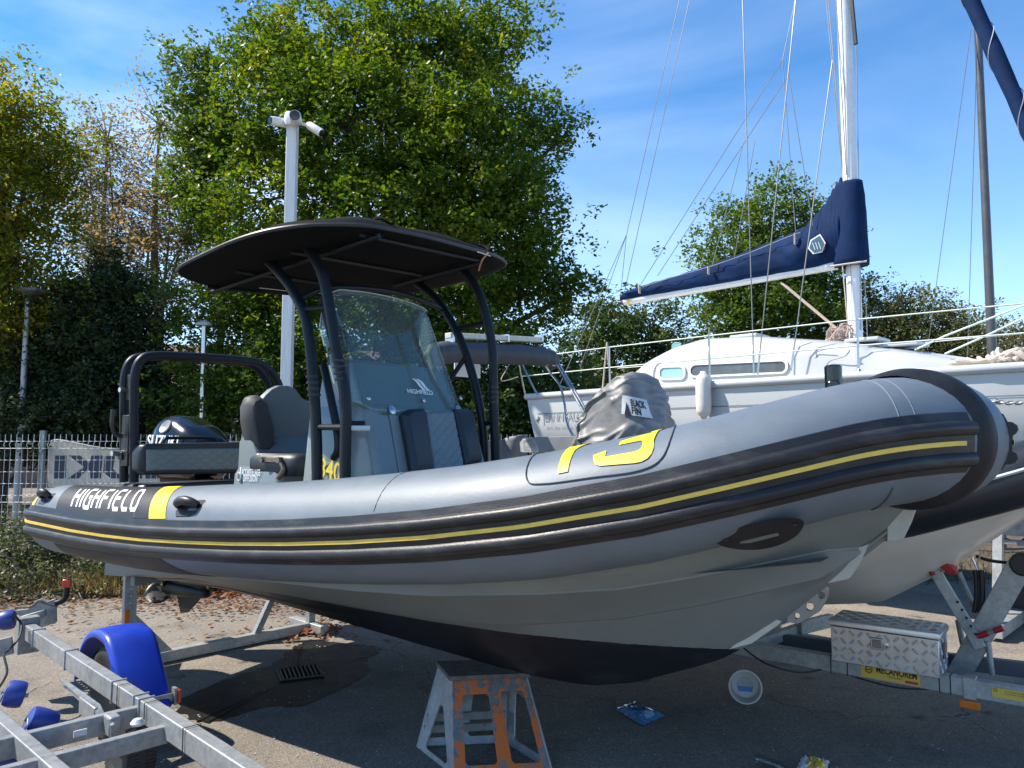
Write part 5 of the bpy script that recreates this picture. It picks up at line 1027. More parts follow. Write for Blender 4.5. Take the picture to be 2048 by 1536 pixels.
mb.loft(rows, closed=False, caps=False); mb.add(rows[0], [tuple(range(len(rows[0])))]); cab = mb.build('coachroof', white_gel, sb, sharp=40)
def side_pt(px, py, off=0.0):
    q = .46
    for _ in range(3):
        h = hit(R3, px, py, (0, 1, 0), q - off); ss = roof_sec(h.x); q = 1.35 - float(np.interp(h.z, [z for _, z in ss], [qq for qq, _ in ss]))
    return hit(R3, px, py, (0, 1, 0), q - off)
def roundpoly(x0, y0, x1, y1, sk, r, n=5):
    out = []
    for cx, cy, a0 in ((x1 - r, y0 + r, -90), (x1 - r, y1 - r, 0), (x0 + r, y1 - r, 90), (x0 + r, y0 + r, 180)):
        for k in range(n + 1): a = R(a0 + 90 * k / n); x = cx + r * math.cos(a); out.append((x, cy + r * math.sin(a) + sk * (x - x0)))
    return out
pane = mat('smoked_window', (.09, .10, .10), .08, var=.25, scale=5, coat=.5); pane2 = mat('turquoise_window', (.28, .5, .52), .1, coat=.5); rim_m = mat('window_rim', (.66, .65, .62), .4)
for (x0, y0, x1, y1, sk, r, m) in ((1320, 736, 1366, 757, -.03, 8, pane2), (1381, 731, 1571, 752, -.045, 10, pane)):
    big = roundpoly(x0 - 4, y0 - 5, x1 + 5, y1 + 4, sk, r + 3); sm = roundpoly(x0, y0, x1, y1, sk, r)
    mb = MB(R3); holed_plate(mb, big, [sm], lambda a, b, d: side_pt(a, b, .022 - d), .02); w = mb.build('window', rim_m, cab, bevel=.003)
    mb = MB(R3); mb.prism([side_pt(a, b, .008) for a, b in sm], [side_pt(a, b, .004) for a, b in sm]); mb.build('window_pane', m, w)
mb = MB(R3); mb.tube(cr([side_pt(1306, 765), side_pt(1308, 740), side_pt(1318, 726), side_pt(1340, 722)], 5), .02, 6); mb.build('moulded_recess', rim_m, cab)
for pxs, q, r, nm, m in (([(1330, 722), (1370, 700), (1420, 686), (1480, 681), (1540, 683), (1570, 690)], .8, .011, 'handrail', mat('grey_teak', (.25, .22, .18), .7)), ([(1342, 718), (1400, 709), (1450, 697), (1480, 694), (1640, 693)], .75, .010, 'deck_track', stainless)):
    mb = MB(R3); mb.tube(cr([hit(R3, x, y, (0, 1, 0), q) for x, y in pxs], 5), r, 6); mb.build(nm, m, cab)
for pxs in ([(1600, 745), (1612, 725), (1632, 715), (1634, 704), (1660, 695)], [(1650, 738), (1660, 722), (1690, 712), (1700, 700)]):
    mb = MB(R3); mb.tube(cr([hit(R3, x, y, (0, 1, 0), .52) for x, y in pxs], 5), .006, 6); mb.build('deck_moulding', grey_line, cab)
for px, q in ((1735, 1.1), (1812, 1.2), (1500, 1.3)):
    h = hit(R3, px, 694, (0, 1, 0), q); mb = MB(R3); mb.box((h.x, q, ZG + (roof_sec(h.x)[6][1] - ZG) + .03), (.4, .4, .05)); mb.build('hatch', white_gel, cab, bevel=.015)
# mast, boom, sail cover
mast_m = mat('painted_mast', (.8, .8, .8), .35, .1, var=.06, scale=8)
mb = MB(R3); mb.tube([(4.57, 1.35, 3.05), (4.57, 1.35, 11.2)], .085, 16); mast = mb.build('mast', mast_m, sb)
mb = MB(R3); mb.tube([(4.57, 1.27, 3.1), (4.57, 1.262, 11)], .006, 5); mb.build('mast_track', mat('grey_track', (.3, .3, .3), .5), mast)
mb = MB(R3); mb.beam((4.72, 1.3, 6.95), (4.68, 1.3, 7.7), .03, .05, up=(1, 0, 0)); mb.build('mast_lamp', black_plastic, mast, bevel=.01)
mb = MB(R3); mb.tube([(4.48, 1.35, 4.17), (1.03, 1.35, 4.14)], .062, 14); boom = mb.build('boom', mast_m, sb)
mb = MB(R3); mb.tube([(1.03, 1.35, 4.14), (.97, 1.35, 4.14)], [.062, .045], 14); mb.build('boom_end', mat('purple_cap', (.1, .05, .12), .5), boom); mb = MB(R3); mb.tube([(1.16, 1.35, 4.142), (1.11, 1.35, 4.142)], .0635, 14); mb.build('tape_band', yellow, boom)
mb = MB(R3); mb.box((4.47, 1.35, 4.17), (.14, .1, .16)); mb.build('gooseneck', black_plastic, boom, bevel=.01)
navy_cloth = mat('navy_sail_cloth', (.006, .022, .072), .8, spec=.12, var=.3, scale=4, bump=.3, bscale=9)
cs = cr([(.96, .05, .05), (1.1, .11, .09), (1.5, .17, .11), (2.2, .24, .125), (3.0, .36, .14), (3.6, .47, .15), (3.95, .56, .155), (4.2, .76, .15), (4.36, .98, .145), (4.47, 1.12, .14)], 9)
mb = MB(R3); rings = []
for k, p in enumerate(cs):
    row = []
    for j in range(32):
        a = 2 * math.pi * j / 32; w = 1 + .26 * noise.noise(Vector((p.x * 2.2, math.cos(a) * .8, math.sin(a) * .8))) - .16 * (1 - 1.4 * abs(noise.noise(Vector((p.x * 4 + math.sin(a), math.cos(a), math.sin(a) * 1.4)))) * 2); zz = math.sin(a)
        row.append(Vector((p.x, 1.35 + p.z * math.cos(a) * w * (1 - .45 * max(0, zz) * min(1, p.y / .5)), 4.19 + (p.y * (.5 + .5 * zz)) * (1 + .02 * math.sin(k * 1.7)) - (.04 if zz < -.5 else 0))))
    rings.append(row)
mb.loft(rings); sc = mb.build('sail_cover', navy_cloth, sb, sharp=0)
mb = MB(R3); rings = []
for z, ra, dx in ((4.12, .21, -.02), (4.2, .215, -.02), (4.5, .20, -.02), (4.8, .185, -.01), (5.0, .17, 0), (5.16, .155, .0), (5.2, .15, 0)):
    rings.append([Vector((4.57 + dx + ra * math.cos(2*math.pi*j/20) * (1 + .05 * math.sin(j * 2 + z * 8)), 1.35 + ra * .85 * math.sin(2*math.pi*j/20) * (1 + .05 * math.sin(j * 3 + z * 5)), z)) for j in range(20)])
mb.loft(rings); mb.build('mast_sleeve', navy_cloth, sc, sharp=0)
mb = MB(R3); mb.tube([(4.36, 1.16, 4.12), (4.57, 1.13, 4.11), (4.79, 1.2, 4.12)], .012, 6); mb.build('hem', rope_mat, sc)
mb = MB(R3); mb.tube(cr([hit(R3, x, y, (0, 1, 0), 1.19) for x, y in ((1285, 574), (1340, 556), (1420, 533), (1500, 505), (1560, 480), (1600, 465))], 5), .004, 5); mb.build('seam_stitching', mat('pale_thread', (.3, .34, .42), .7), sc)
for px, py, h in ((1279, 578, 16), (1417, 541, 14), (1590, 478, 20)):
    mb = MB(R3); a = hit(R3, px, py - h * .55, (0, 1, 0), 1.175); b = hit(R3, px, py + h * .55, (0, 1, 0), 1.165); mb.beam(a, b, .008, .05, up=(0, 1, 0)); mb.build('toggle_strap', mat('beige_webbing', (.55, .48, .36), .8), sc)
bad = [(1621, 480), (1640, 468), (1651, 486), (1644, 504), (1626, 508), (1616, 497)]
for nm, k, off, m in (('badge', 1.0, .0, white_print), ('badge_field', .86, .006, mat('teal_print', (.012, .09, .14), .5))):
    c = Vector((1633, 490)); A = [hit(R3, c.x + (x - c.x) * k, c.y + (y - c.y) * k, (0, 1, 0), 1.145 - off) for x, y in bad]; mb = MB(R3); mb.prism(A, [p + Vector((0, .012 if k == 1 else .005, 0)) for p in A]); mb.build(nm, m, sc)
mb = MB(R3)
for dx in (-5, 1, 7): mb.tube([hit(R3, 1633 + dx - 3, 485 - dx * .1, (0, 1, 0), 1.134), hit(R3, 1633 + dx + 2, 499 - dx * .1, (0, 1, 0), 1.134)], .004, 4)
mb.build('badge_stripe', white_print, sc)
mb = MB(R3); A = [hit(R3, x, y, (0, 1, 0), 1.15) for x, y in ((1643, 471), (1652, 486), (1648, 500), (1646, 500), (1649, 486), (1641, 473))]; mb.prism(A, [p + Vector((0, .006, 0)) for p in A]); mb.build('badge_edge', mat('red_print', (.5, .03, .03)), sc)
# mainsheet, kicker and coils at the mast foot
kick = mat('pink_flecked_rope', (.47, .36, .31), .85, bump=.3, bscale=150)
for k, dx in enumerate((0, 7, 14)):
    mb = MB(R3); mb.tube([hit(R3, 1562 + dx * .5, 566 + dx * .2, (0, 1, 0), 1.3 + .03 * k), hit(R3, 1672 + dx, 658 + dx * .6, (0, 1, 0), 1.25 + .05 * k)], .011, 6); mb.build('kicker_rope', kick, sb)
mb = MB(R3)
for k in range(16):
    a = rng.random() * 6.28; c = hit(R3, 1668 + 22 * rng.random(), 660 + 24 * rng.random(), (0, 1, 0), 1.1 + .3 * rng.random())
    mb.tube(cr([c + Vector((.1 * math.cos(a + j), .1 * math.sin(a * 2 + j), .09 * math.sin(j * 1.7 + a))) for j in range(6)], 4), .008, 5)
o = mb.build('rope_tangle', kick, sb); o['kind'] = 'stuff'
mb = MB(R3)
for k in range(7): mb.tube(cr([Vector((6.0 + .5 * k / 7 + .2 * math.cos(j), .75 + .15 * math.sin(j * 1.3 + k), ZG + .1 + .02 * k * (j % 2))) for j in range(8)], 4), .022, 6)
o = mb.build('rope_coil', rope_mat, sb); o['kind'] = 'stuff'
for k in range(3):
    mb = MB(R3); mb.tube(cr([hit(R3, x, y + 3 * k, (0, 1, 0), .9) for x, y in ((1310, 735), (1330, 712), (1352, 694), (1362, 688), (1350, 686), (1345, 694), (1362, 697))], 4), .011, 6); mb.build('green_line', mat('turquoise_rope', (.22, .44, .42), .8), sb)
mb = MB(R3); mb.tube(cr([hit(R3, x, y, (0, 1, 0), 1.2) for x, y in ((1575, 706), (1610, 695), (1660, 690), (1690, 690))], 5), .012, 6); mb.tube(cr([hit(R3, x, y, (0, 1, 0), 1.15) for x, y in ((1580, 707), (1630, 690), (1662, 676))], 5), .01, 6); mb.build('halyard', kick, sb)
# rigging wires
wire = mat('rigging_wire', (.19, .19, .19), .4, .5)
def line(pts, r=.006, m=wire, name='rigging_wire'):
    pts = [Vector(p_) for p_ in pts]
    if name == 'rigging_wire' and scr_y(pts[0]) < 20:      # the wire carries on upwards to the masthead
        d = (pts[0] - pts[1]).normalized(); pts[0] = pts[0] + d * max(0, (11.0 - pts[0].z) / max(.2, d.z))
    mb = MB(R3); mb.tube(pts, r, 5); return mb.build(name, m, sb)
def scr_y(v):
    w = R3 @ v; return 768 - 1500 * (-w.y * SA + (w.z - 1.9) * CA) / (w.y * CA + (w.z - 1.9) * SA)
H3 = lambda x, y, q: hit(R3, x, y, (0, 1, 0), q)
for a, b, q in (((1360, -5), (1253, 470), 1.35), ((1253, 470), (1160, 735), 1.0), ((1253, 470), (1120, 768), .5), ((1253, 470), (1240, 600), 1.5), ((1380, -5), (1248, 588), 1.35), ((1592, -5), (1565, 120), 1.2), ((1565, 120), (1282, 568), 1.2), ((1590, -5), (1577, 150), 1.25), ((1577, 150), (1315, 552), 1.2),
                ((1487, 285), (1424, 534), 1.2), ((1510, 280), (1468, 520), 1.2), ((1565, 120), (1592, 472), 1.2), ((1577, 150), (1626, 452), 1.2)): line([H3(*a, q), H3(*b, q)], .0055)
for a, b, q in (((1485, -5), (1508, 748), .12), ((1592, -5), (1515, 752), .12), ((1665, 120), (1582, 742), .12)): 
    line([H3(*a, q + .35), H3(*b, q)], .007); t = H3(*b, q); u = H3(*a, q + .35); d = (u - t).normalized(); mb = MB(R3); mb.tube([t, t + d * .28], .012, 6); mb.build('turnbuckle', stainless, sb)
line([H3(1656, -5, 1.3), H3(1688, 360, 1.3)]); line([H3(1652, -5, 1.32), H3(1686, 360, 1.32)]); line([H3(1672, -5, 1.2), H3(1693, 350, 1.25)]); line([H3(1712, 60, 1.3), H3(1722, 660, 1.3)]); line([H3(1730, 560, 1.2), H3(1735, 680, 1.2)]); line([H3(1685, 530, 1.2), H3(1697, 665, 1.2)], .008, rope_mat, 'halyard')
# furled headsail
mb = MB(R3); g0, g1 = Vector((9.0, 1.35, 2.9)), Vector((4.75, 1.35, 11.4)); p1, p2 = H3(2048, 236, 1.35), H3(1942, 0, 1.35); d = (p2 - p1).normalized(); pts = [p1 - d * k * .4 for k in range(8, 0, -1)] + [p1 + d * k * .3 for k in range(0, 14)]
mb.tube(pts, [.085 * (1 + .07 * math.sin(k * 1.9)) for k in range(len(pts))], 14); gen = mb.build('furled_headsail', navy_cloth, sb, sharp=0)
mb = MB(R3); e = d.orthogonal().normalized(); f2_ = d.cross(e); base = pts[0]; mb.tube([base + d * .05 * k + (e * math.cos(k * .35) + f2_ * math.sin(k * .35)) * .09 for k in range(130)], .006, 4); mb.build('edge_stitching', MATS['pale_thread'], gen)
# stanchions, lifelines and pushpit
st_h = .60
POST = [(1.72, .03), (3.3, .0), (5.08, .02), (6.9, .22)]
for s, q in POST:
    mb = MB(R3); mb.tube([(s, q, ZG), (s, q, ZG + st_h)], .013, 8); mb.lathe([(0, 0), (.035, 0), (.03, .02), (.015, .05), (0, .05)], (s, q, ZG), (0, 0, 1), 10); mb.build('stanchion', stainless, sb)
for s in (2.2, 4.3, 6.2): mb = MB(R3); mb.tube([(s, 2.65 - (.12 if s > 6 else 0), ZG), (s, 2.65 - (.12 if s > 6 else 0), ZG + st_h)], .013, 8); mb.build('stanchion', stainless, sb)
wl = mat('pale_lifeline', (.62, .66, .58), .5)
for h in (.585, .30):
    line([(-.1, .16, ZG + h), (1.72, .03, ZG + h), (3.3, .0, ZG + h), (5.08, .02, ZG + h), (6.9, .22, ZG + h), (8.4, .95, ZG + h + .05)], .008, wl, 'lifeline'); line([(0, 2.5, ZG + h), (2.2, 2.65, ZG + h), (4.3, 2.65, ZG + h), (6.2, 2.53, ZG + h), (8.6, 1.7, ZG + h)], .007, wl, 'lifeline')
grn = mat('pale_green_sheet', (.5, .68, .64), .7); line([H3(1830, 700, 1.0), H3(1890, 672, .9), H3(2060, 606, .6)], .011, grn, 'headsail_sheet'); line([H3(1890, 708, .9), H3(1980, 668, .8), H3(2060, 630, .6)], .011, grn, 'headsail_sheet')
for a in ((1205, 780), (1222, 775)): mb = MB(R3); mb.tube([H3(*a, .05), H3(1214, 685, .03)], .012, 6); mb.build('stanchion_lashing', rope_mat, sb)
mb = MB(R3); mb.tube([H3(1418, 655, .0), H3(1419, 760, -.02)], .005, 5); mb.build('fender_lanyard', rope_mat, sb)
# fender hanging on the topsides
fc = Vector((3.28, -.125, 0)); mb = MB(R3); zt, zl = 2.745, 2.215
mb.lathe([(.001, zl - .03), (.03, zl - .028), (.04, zl), (.075, zl + .03), (.09, zl + .075), (.094, zl + .15), (.094, zt - .15), (.09, zt - .075), (.075, zt - .03), (.04, zt), (.03, zt + .028), (.001, zt + .03)], fc, (0, 0, 1), 24)
fd = one('fender', 'cream cylindrical fender hanging against the white sailing boat side', 'fender', mb, mat('cream_fender', (.66, .63, .56), .45, var=.06), R3 @ Vector((3.28, -.125, zl)), sharp=0)
# cradle under the sailing boat
sc_ = thing('boat_cradle', 'steel cradle holding the white sailing boat upright on the asphalt', 'boat stand', R3 @ Vector((4.2, 1.35, 0)))
for s in (2.2, 6.2):
    mb = MB(R3); mb.box((s, 1.35, .1), (.12, 2.4, .12)); mb.build('cross_bar', galv_dark, sc_)
    for sd in (-1, 1): mb = MB(R3); mb.beam((s, 1.35 + sd * 1.1, .1), (s, 1.35 + sd * .75, 1.62), .08, .08, up=(1, 0, 0)); mb.build('arm', galv_dark, sc_)
# far mast
fm = thing('yacht_mast', 'bare dark grey mast with its halyard standing behind the white foredeck', 'mast', (at(1985, 720, 13).x, 13, 0))
mt, mbm = at(1955, 45, 13), at(1985, 720, 13); mb = MB(); mb.tube([Vector((mbm.x, 13, 0)), mbm, mt, Vector((mt.x, 13, mt.z + 3))], [.075, .075, .06, .05], 14); mb.build('mast_tube', mat('dark_anodised_mast', (.10, .10, .105), .4, .4), fm)
for a, b in (((1942, 60), (1855, 700)), ((1955, 60), (1935, 720))): mb = MB(); mb.tube([at(*a, 13), at(*b, 12.6)], .006, 5); mb.build('stay', wire, fm)
# chain hanging off the covered boat's neighbour
ch = thing('steel_chain', 'short galvanised chain strung along the white sailing boat topsides beside the black bow hoop', 'chain', R3 @ Vector((6.6, -.02, 2.3)))
c0, c1 = R3 @ H3(1990, 803, -.03), R3 @ H3(2085, 797, .05)
for e_ in (c0, c1): mb = MB(); mb.lathe([(0, -.03), (.03, -.03), (.03, .0), (.012, .02), (0, .03)], e_ + (R3.to_3x3() @ Vector((0, .03, 0))), R3.to_3x3() @ Vector((0, -1, 0)), 10); mb.build('eye_bolt', stainless, ch)
for k in range(11):
    c = c0.lerp(c1, k / 10) + Vector((0, 0, -.025 * math.sin(math.pi * k / 10))); mb = MB(); up = Vector((0, 0, 1)) if k % 2 else Vector((0, 1, 0)); d = (c1 - c0).normalized(); mb.tube([c + d * .033 * math.cos(a * .785) + up * .018 * math.sin(a * .785) for a in range(8)], .007, 6, closed=True); mb.build('chain_link', galv, ch)
# ================================================================== fence of welded wire panels along the back
FY = 12.9
fe = thing('wire_fence', 'pale galvanised wire mesh fence with square posts running behind the boats', 'fence', (-3, FY, 0))
fwire = mat('galvanised_wire', (.72, .73, .71), .45, .35, var=.12, scale=3)
fx = [-8.07 + 2.52 * k for k in range(-2, 7)]
kprof = [(.08, 0), (.88, 0), (.94, -.035), (1.0, 0), (1.80, 0), (1.86, -.035), (1.92, 0), (2.04, 0)]
for x in fx:
    mb = MB(); mb.box((x, FY + .04, 1.04), (.085, .06, 2.10)); mb.build('post', galv, fe, bevel=.006)
    mb = MB(); mb.box((x, FY + .04, 2.095), (.09, .065, .02)); mb.build('post_cap', black_plastic if False else galv, fe)
    for z in (.3, 1.0, 1.75):
        mb = MB(); mb.box((x, FY - .005, z), (.05, .03, .05)); mb.build('clip', galv_dark, fe)
for x0, x1 in zip(fx[:-1], fx[1:]):
    mb = MB(); n = 25
    for k in range(n + 1):
        x = lerp(x0 + .03, x1 - .03, k / n); mb.tube([(x, FY + y, z) for z, y in kprof], .0046, 4, caps=False)
    for z in (.12, .32, .52, .72, .885, 1.0, 1.2, 1.4, 1.6, 1.80, 1.92):
        mb.tube([(x0 + .01, FY - .006, z), (x1 - .01, FY - .006, z)], .0042, 4, caps=False)
    o = mb.build('wire_panel', fwire, fe, sharp=0); o['kind'] = 'stuff'
# banner tied on the far side, lettering seen from behind
bn = thing('fence_banner', 'cream banner with reversed dark blue lettering tied behind the wire fence', 'banner', at(170, 925, FY + .12))
BY = FY + .10
top = [(96, 975), (97, 893), (103, 882), (118, 880), (150, 886), (185, 893), (215, 897), (245, 898), (330, 899), (420, 900), (420, 975)]
A = [at(x, y, BY) for x, y in top]; mb = MB(); mb.prism(A, [p_ + Vector((0, .006, 0)) for p_ in A]); mb.build('cloth', leafmat('cream_banner_cloth', [(.0, (.82, .77, .69)), (1, (.86, .81, .74))], .6, .7), bn)
mb = MB(); mb.tube(cr([at(x, y, BY - .012) for x, y in top[2:10]], 5), .018, 6); mb.build('hem', mat('grey_hem', (.4, .4, .39), .6), bn)
LET = [[(110, 911), (133, 911), (131, 957), (108, 957)], [(137, 911), (160, 911), (178, 926), (183, 911), (205, 911), (202, 957), (181, 957), (180, 943), (176, 938), (157, 957), (135, 957), (168, 934)],
       [(210, 912), (230, 912), (226, 938), (236, 948), (262, 948), (266, 912), (288, 912), (284, 957), (222, 957), (206, 944)], [(294, 912), (340, 912), (340, 922), (312, 947), (340, 947), (340, 957), (290, 957), (290, 948), (318, 922), (294, 922)]]
for pl in LET:
    tris = tessellate_polygon([[Vector((a, b, 0)) for a, b in pl]]); mb = MB(); mb.add([at(x, y, BY - .004) for x, y in pl], [tuple(t) for t in tris], 0, False); mb.build('letter', mat('faded_navy_print', (.05, .055, .085), .6, var=.1), bn, sharp=0, fix=False)
for px in (96, 200, 330): mb = MB(); mb.tube([at(px, 895, BY - .01), at(px - 2, 882, FY)], .005, 5); mb.build('tie', black_plastic, bn)

# camera pole, lamp post, flue pipe
cp = thing('camera_pole', 'tall square galvanised pole carrying three white security cameras', 'camera pole', (at(572, 800, 12.2).x, 12.2, 0))
x0 = at(575, 700, 12.2).x; zt_ = at(588, 250, 12.2).z
mb = MB(); mb.box((x0, 12.2, zt_ / 2), (.165, .165, zt_)); mb.build('pole', mat('brushed_pole', (.72, .71, .69), .5, .1, var=.12, scale=4, stretch=(6, 6, .5)), cp, bevel=.008)
wcam = mat('white_camera_plastic', (.72, .72, .72), .3); c = Vector((x0, 12.12, zt_ + .05))
mb = MB(); mb.lathe([(0, -.12), (.10, -.11), (.12, -.05), (.12, .06), (.10, .11), (0, .12)], c, (0, 0, 1), 20); mb.build('junction_box', wcam, cp)
def camera(p, d, parent, L=.26, r=.07):
    d = Vector(d).normalized(); mb = MB(); mb.lathe([(0, -L * .5), (r * .8, -L * .5), (r, -L * .4), (r, L * .35), (r * .9, L * .4), (r * .9, L * .5), (0, L * .5)], p, d, 18); o = mb.build('security_camera', wcam, parent, sharp=40)
    mb = MB(); mb.lathe([(0, 0), (r * .82, 0), (r * .8, .012), (0, .02)], Vector(p) + d * (L * .5 + .004), d, 16); mb.build('lens', black_gloss, o)
    mb = MB(); mb.tube([Vector(p) - d * L * .3, c + (Vector(p) - c) * .35], .03, 8); mb.build('arm', wcam, o)
camera(at(558, 244, 12.1), (-.72, -.7, -.12), cp, .30, .075); camera(at(591, 237, 11.9), (.22, -1, -.12), cp, .32, .10); camera(at(630, 258, 12.05), (.72, -.35, -.55), cp, .34, .07)
lp = thing('street_lamp', 'slim grey street lamp with a flat head behind the fence at the left', 'street lamp', (at(43, 860, 14.1).x, 14.1, 0))
xb = at(47, 760, 14.1).x; mb = MB(); zl = at(56, 590, 14.1).z; mb.tube([(xb, 14.1, 0), (xb, 14.1, 2.2), (xb, 14.1, zl)], [.085, .06, .038], 12); lpole = mb.build('pole', mat('lamp_pole_grey', (.36, .36, .37), .4, .4), lp)
mb = MB(); hz = Vector((xb + .05, 14.1, zl + .06)); mb.loft([[hz + Vector((a, b, c_)) for a, b in ((-.10 * k, -.08 * k), (.10 * k, -.08 * k), (.10 * k, .08 * k), (-.10 * k, .08 * k))] for c_, k in ((-.09, .5), (.0, 1.9), (.05, 2.0), (.07, 1.7))]); mb.build('lamp_head', mat('lamp_head_grey', (.12, .12, .13), .4), lp, bevel=.01)
fp = thing('flue_pipe', 'thin shiny flue pipe with a small cap among the shrubs', 'flue', at(408, 715, 13.8))
mb = MB(); p0, p1 = at(408, 720, 13.8), at(408, 652, 13.8); mb.tube([Vector((p0.x, 13.8, 1.2)), p1], (.045), 12); mb.build('pipe', stainless, fp); mb = MB(); mb.lathe([(0, 0), (.14, 0), (.14, .05), (.06, .1), (0, .1)], p1, (0, 0, 1), 14); mb.build('cap', galv_dark, fp)
# low building far behind the trees
hb = thing('low_house', 'low brown brick house with a dark tiled roof glimpsed behind the trees', 'house', (-13, 34, 0))
brick = mat('brown_brick_wall', (.20, .13, .09), .85, var=.25, scale=9, bump=.3, bscale=40)
mb = MB(); mb.box((-15, 36, 2.0), (24, 7, 4)); mb.build('wall', brick, hb)
mb = MB(); mb.prism([Vector((-27.4, 32, 4)), Vector((-27.4, 40, 4)), Vector((-27.4, 36, 6.6))], [Vector((-2.6, 32, 4)), Vector((-2.6, 40, 4)), Vector((-2.6, 36, 6.6))]); mb.build('roof', mat('brown_roof_tile', (.13, .08, .06), .8, var=.3, scale=20, bump=.4, bscale=30), hb)
for k in range(5):
    mb = MB(); mb.box((-24 + 4.2 * k, 32.48, 2.2), (1.3, .08, 1.3)); w = mb.build('window', rim_m, hb); mb = MB(); mb.box((-24 + 4.2 * k, 32.43, 2.2), (1.1, .02, 1.1)); mb.build('pane', pane, w)

# ================================================================== litter and marks on the asphalt
wet = mat('wet_asphalt', (.011, .0098, .0088), .42, var=.35, scale=7, bump=.35, bscale=60, rvar=.14, spec=.3)
wp_ = [(352, 1408), (400, 1380), (470, 1352), (540, 1330), (580, 1300), (620, 1283), (680, 1285), (735, 1290), (760, 1300), (730, 1322), (738, 1340), (700, 1368), (650, 1392), (600, 1412), (540, 1412), (480, 1428), (420, 1444), (380, 1438)]
WP = cr([ground(x, y, .004) for x, y in wp_], 6, closed=True); WP = [p_ + Vector((.02 * math.sin(i * 1.9) + .015 * math.sin(i * 4.3), .02 * math.cos(i * 2.3), 0)) for i, p_ in enumerate(WP)]
mb = MB(); ctr = sum(WP, Vector()) / len(WP); mb.add(WP + [ctr], [(i, (i + 1) % len(WP), len(WP)) for i in range(len(WP))], 0, False); tag(mb.build('wet_patch', wet, sharp=0), kind='structure')
dg_ = thing('drain_grate', 'small iron drain grate set in the dark wet patch of asphalt', 'drain', ground(600, 1350))
gx, gy = ground(562, 1362, .006), ground(648, 1352, .006); gxd = (gy - gx).normalized(); gyd = Vector((-gxd.y, gxd.x, 0)); gl_ = (gy - gx).length
mb = MB(); A = [gx, gx + gxd * gl_, gx + gxd * gl_ + gyd * .32, gx + gyd * .32]; mb.prism([p_ + Vector((0, 0, .001)) for p_ in A], [p_ + Vector((0, 0, .004)) for p_ in A]); mb.build('pit', mat('black_void', (.004, .004, .004), .9), dg_)
for k in range(10):
    mb = MB(); a = gx + gxd * (gl_ * (k + .5) / 10) + Vector((0, 0, .008)); mb.beam(a + gyd * .01, a + gyd * .30, .012, .012); mb.build('bar', mat('worn_iron', (.10, .10, .095), .4, .6), dg_)
mb = MB(); mb.tube([p_ + Vector((0, 0, .006)) for p_ in A], .008, 5, closed=True); mb.build('frame', MATS['worn_iron'], dg_)
# translucent tub lying on its side
tb = thing('plastic_tub', 'translucent white plastic tub lying on its side with a blue printed label', 'tub', ground(1500, 1410))
tc_ = ground(1496, 1408); tax = Vector((-.25, -.9, .12)).normalized(); tcen = Vector((tc_.x, tc_.y + .06, .118)); tubm = mat('milky_plastic', (.62, .62, .60), .4, var=.05, trans=.25)
mb = MB(); mb.lathe([(.100, -.03), (.112, .09), (.118, .092), (.118, .105), (.108, .106), (.104, .09), (.094, -.02), (.0, -.022), (.0, -.03)], tcen, tax, 36); mb.build('tub_wall', tubm, tb, sharp=40)
u_ = tax.orthogonal().normalized(); mb = MB(); mb.lathe([(0, -.018), (.060, -.018), (.060, -.016), (0, -.016)], tcen + Vector((0, 0, -.005)), tax, 28); mb.build('base_ring', mat('grey_base', (.33, .34, .34), .4), tb); 
right_ = Vector((1, -.28, 0)).normalized(); up_ = tax.cross(right_).normalized(); up_ = up_ if up_.z > 0 else -up_
mb = MB(); b0_ = tcen + tax * -.012 - up_ * .05; mb.prism([b0_ - right_ * .045, b0_ + right_ * .045, b0_ + right_ * .055 + up_ * .035, b0_ - right_ * .055 + up_ * .035], [v + tax * .004 for v in (b0_ - right_ * .045, b0_ + right_ * .045, b0_ + right_ * .055 + up_ * .035, b0_ - right_ * .055 + up_ * .035)]); mb.build('label', mat('blue_label', (.02, .16, .42), .4), tb)
mb = MB(); b1_ = b0_ + tax * .005; 
for k in range(7): mb.beam(b1_ - right_ * (.036 - .012 * k) - up_ * .014, b1_ - right_ * (.036 - .012 * k) + up_ * .002, .006, .004, up=tax)
mb.build('label_print', white_print, tb)
# crumpled packets
def crumpled(name, label, cat, pxs, h, m, seed, parts=()):
    r = random.Random(seed); A = [ground(x, y, .006) for x, y in pxs]; n = 12; t = thing(name, label, cat, sum(A, Vector()) / 4)
    hz = [[r.random() for _ in range(n + 1)] for _ in range(n + 1)]
    def fn(u, v, up=1):
        p_ = A[0].lerp(A[1], u).lerp(A[3].lerp(A[2], u), v); e = min(1, 5 * min(u, 1 - u, v, 1 - v)); i, j = round(u * n), round(v * n)
        return p_ + Vector((.012 * (hz[i][j] - .5), .012 * (hz[j][i] - .5), (h * (.35 + .65 * hz[i][j]) * e if up else 0) + .002))
    mb = MB(); mb.grid(fn, n, n, smooth=False); mb.grid(lambda u, v: fn(u, v, 0), n, n, smooth=False); mb.build('wrapper', m, t, sharp=0)
    for nm, u0, u1, v0, v1, mm in parts:
        mb = MB(); mb.grid(lambda u, v: fn(lerp(u0, u1, u), lerp(v0, v1, v)) + Vector((0, 0, .003)), max(2, int(n * (u1 - u0))), max(2, int(n * (v1 - v0))), smooth=False); mb.build(nm, mm, t, sharp=0, fix=False)
    return t
blue_film = mat('glossy_blue_film', (.03, .20, .42), .15, var=.4, scale=22, coat=.8)
crumpled('wipes_packet', 'glossy blue flattened packet of wipes on the asphalt right of the trestle', 'packet', [(1230, 1418), (1284, 1452), (1331, 1432), (1272, 1402)], .03, blue_film, 3, [('printed_panel', .2, .62, .3, .8, mat('print_panel', (.06, .10, .16), .2, var=.6, scale=40)), ('resealable_flap', .68, .9, .35, .7, mat('pale_blue_film', (.25, .42, .6), .2))])
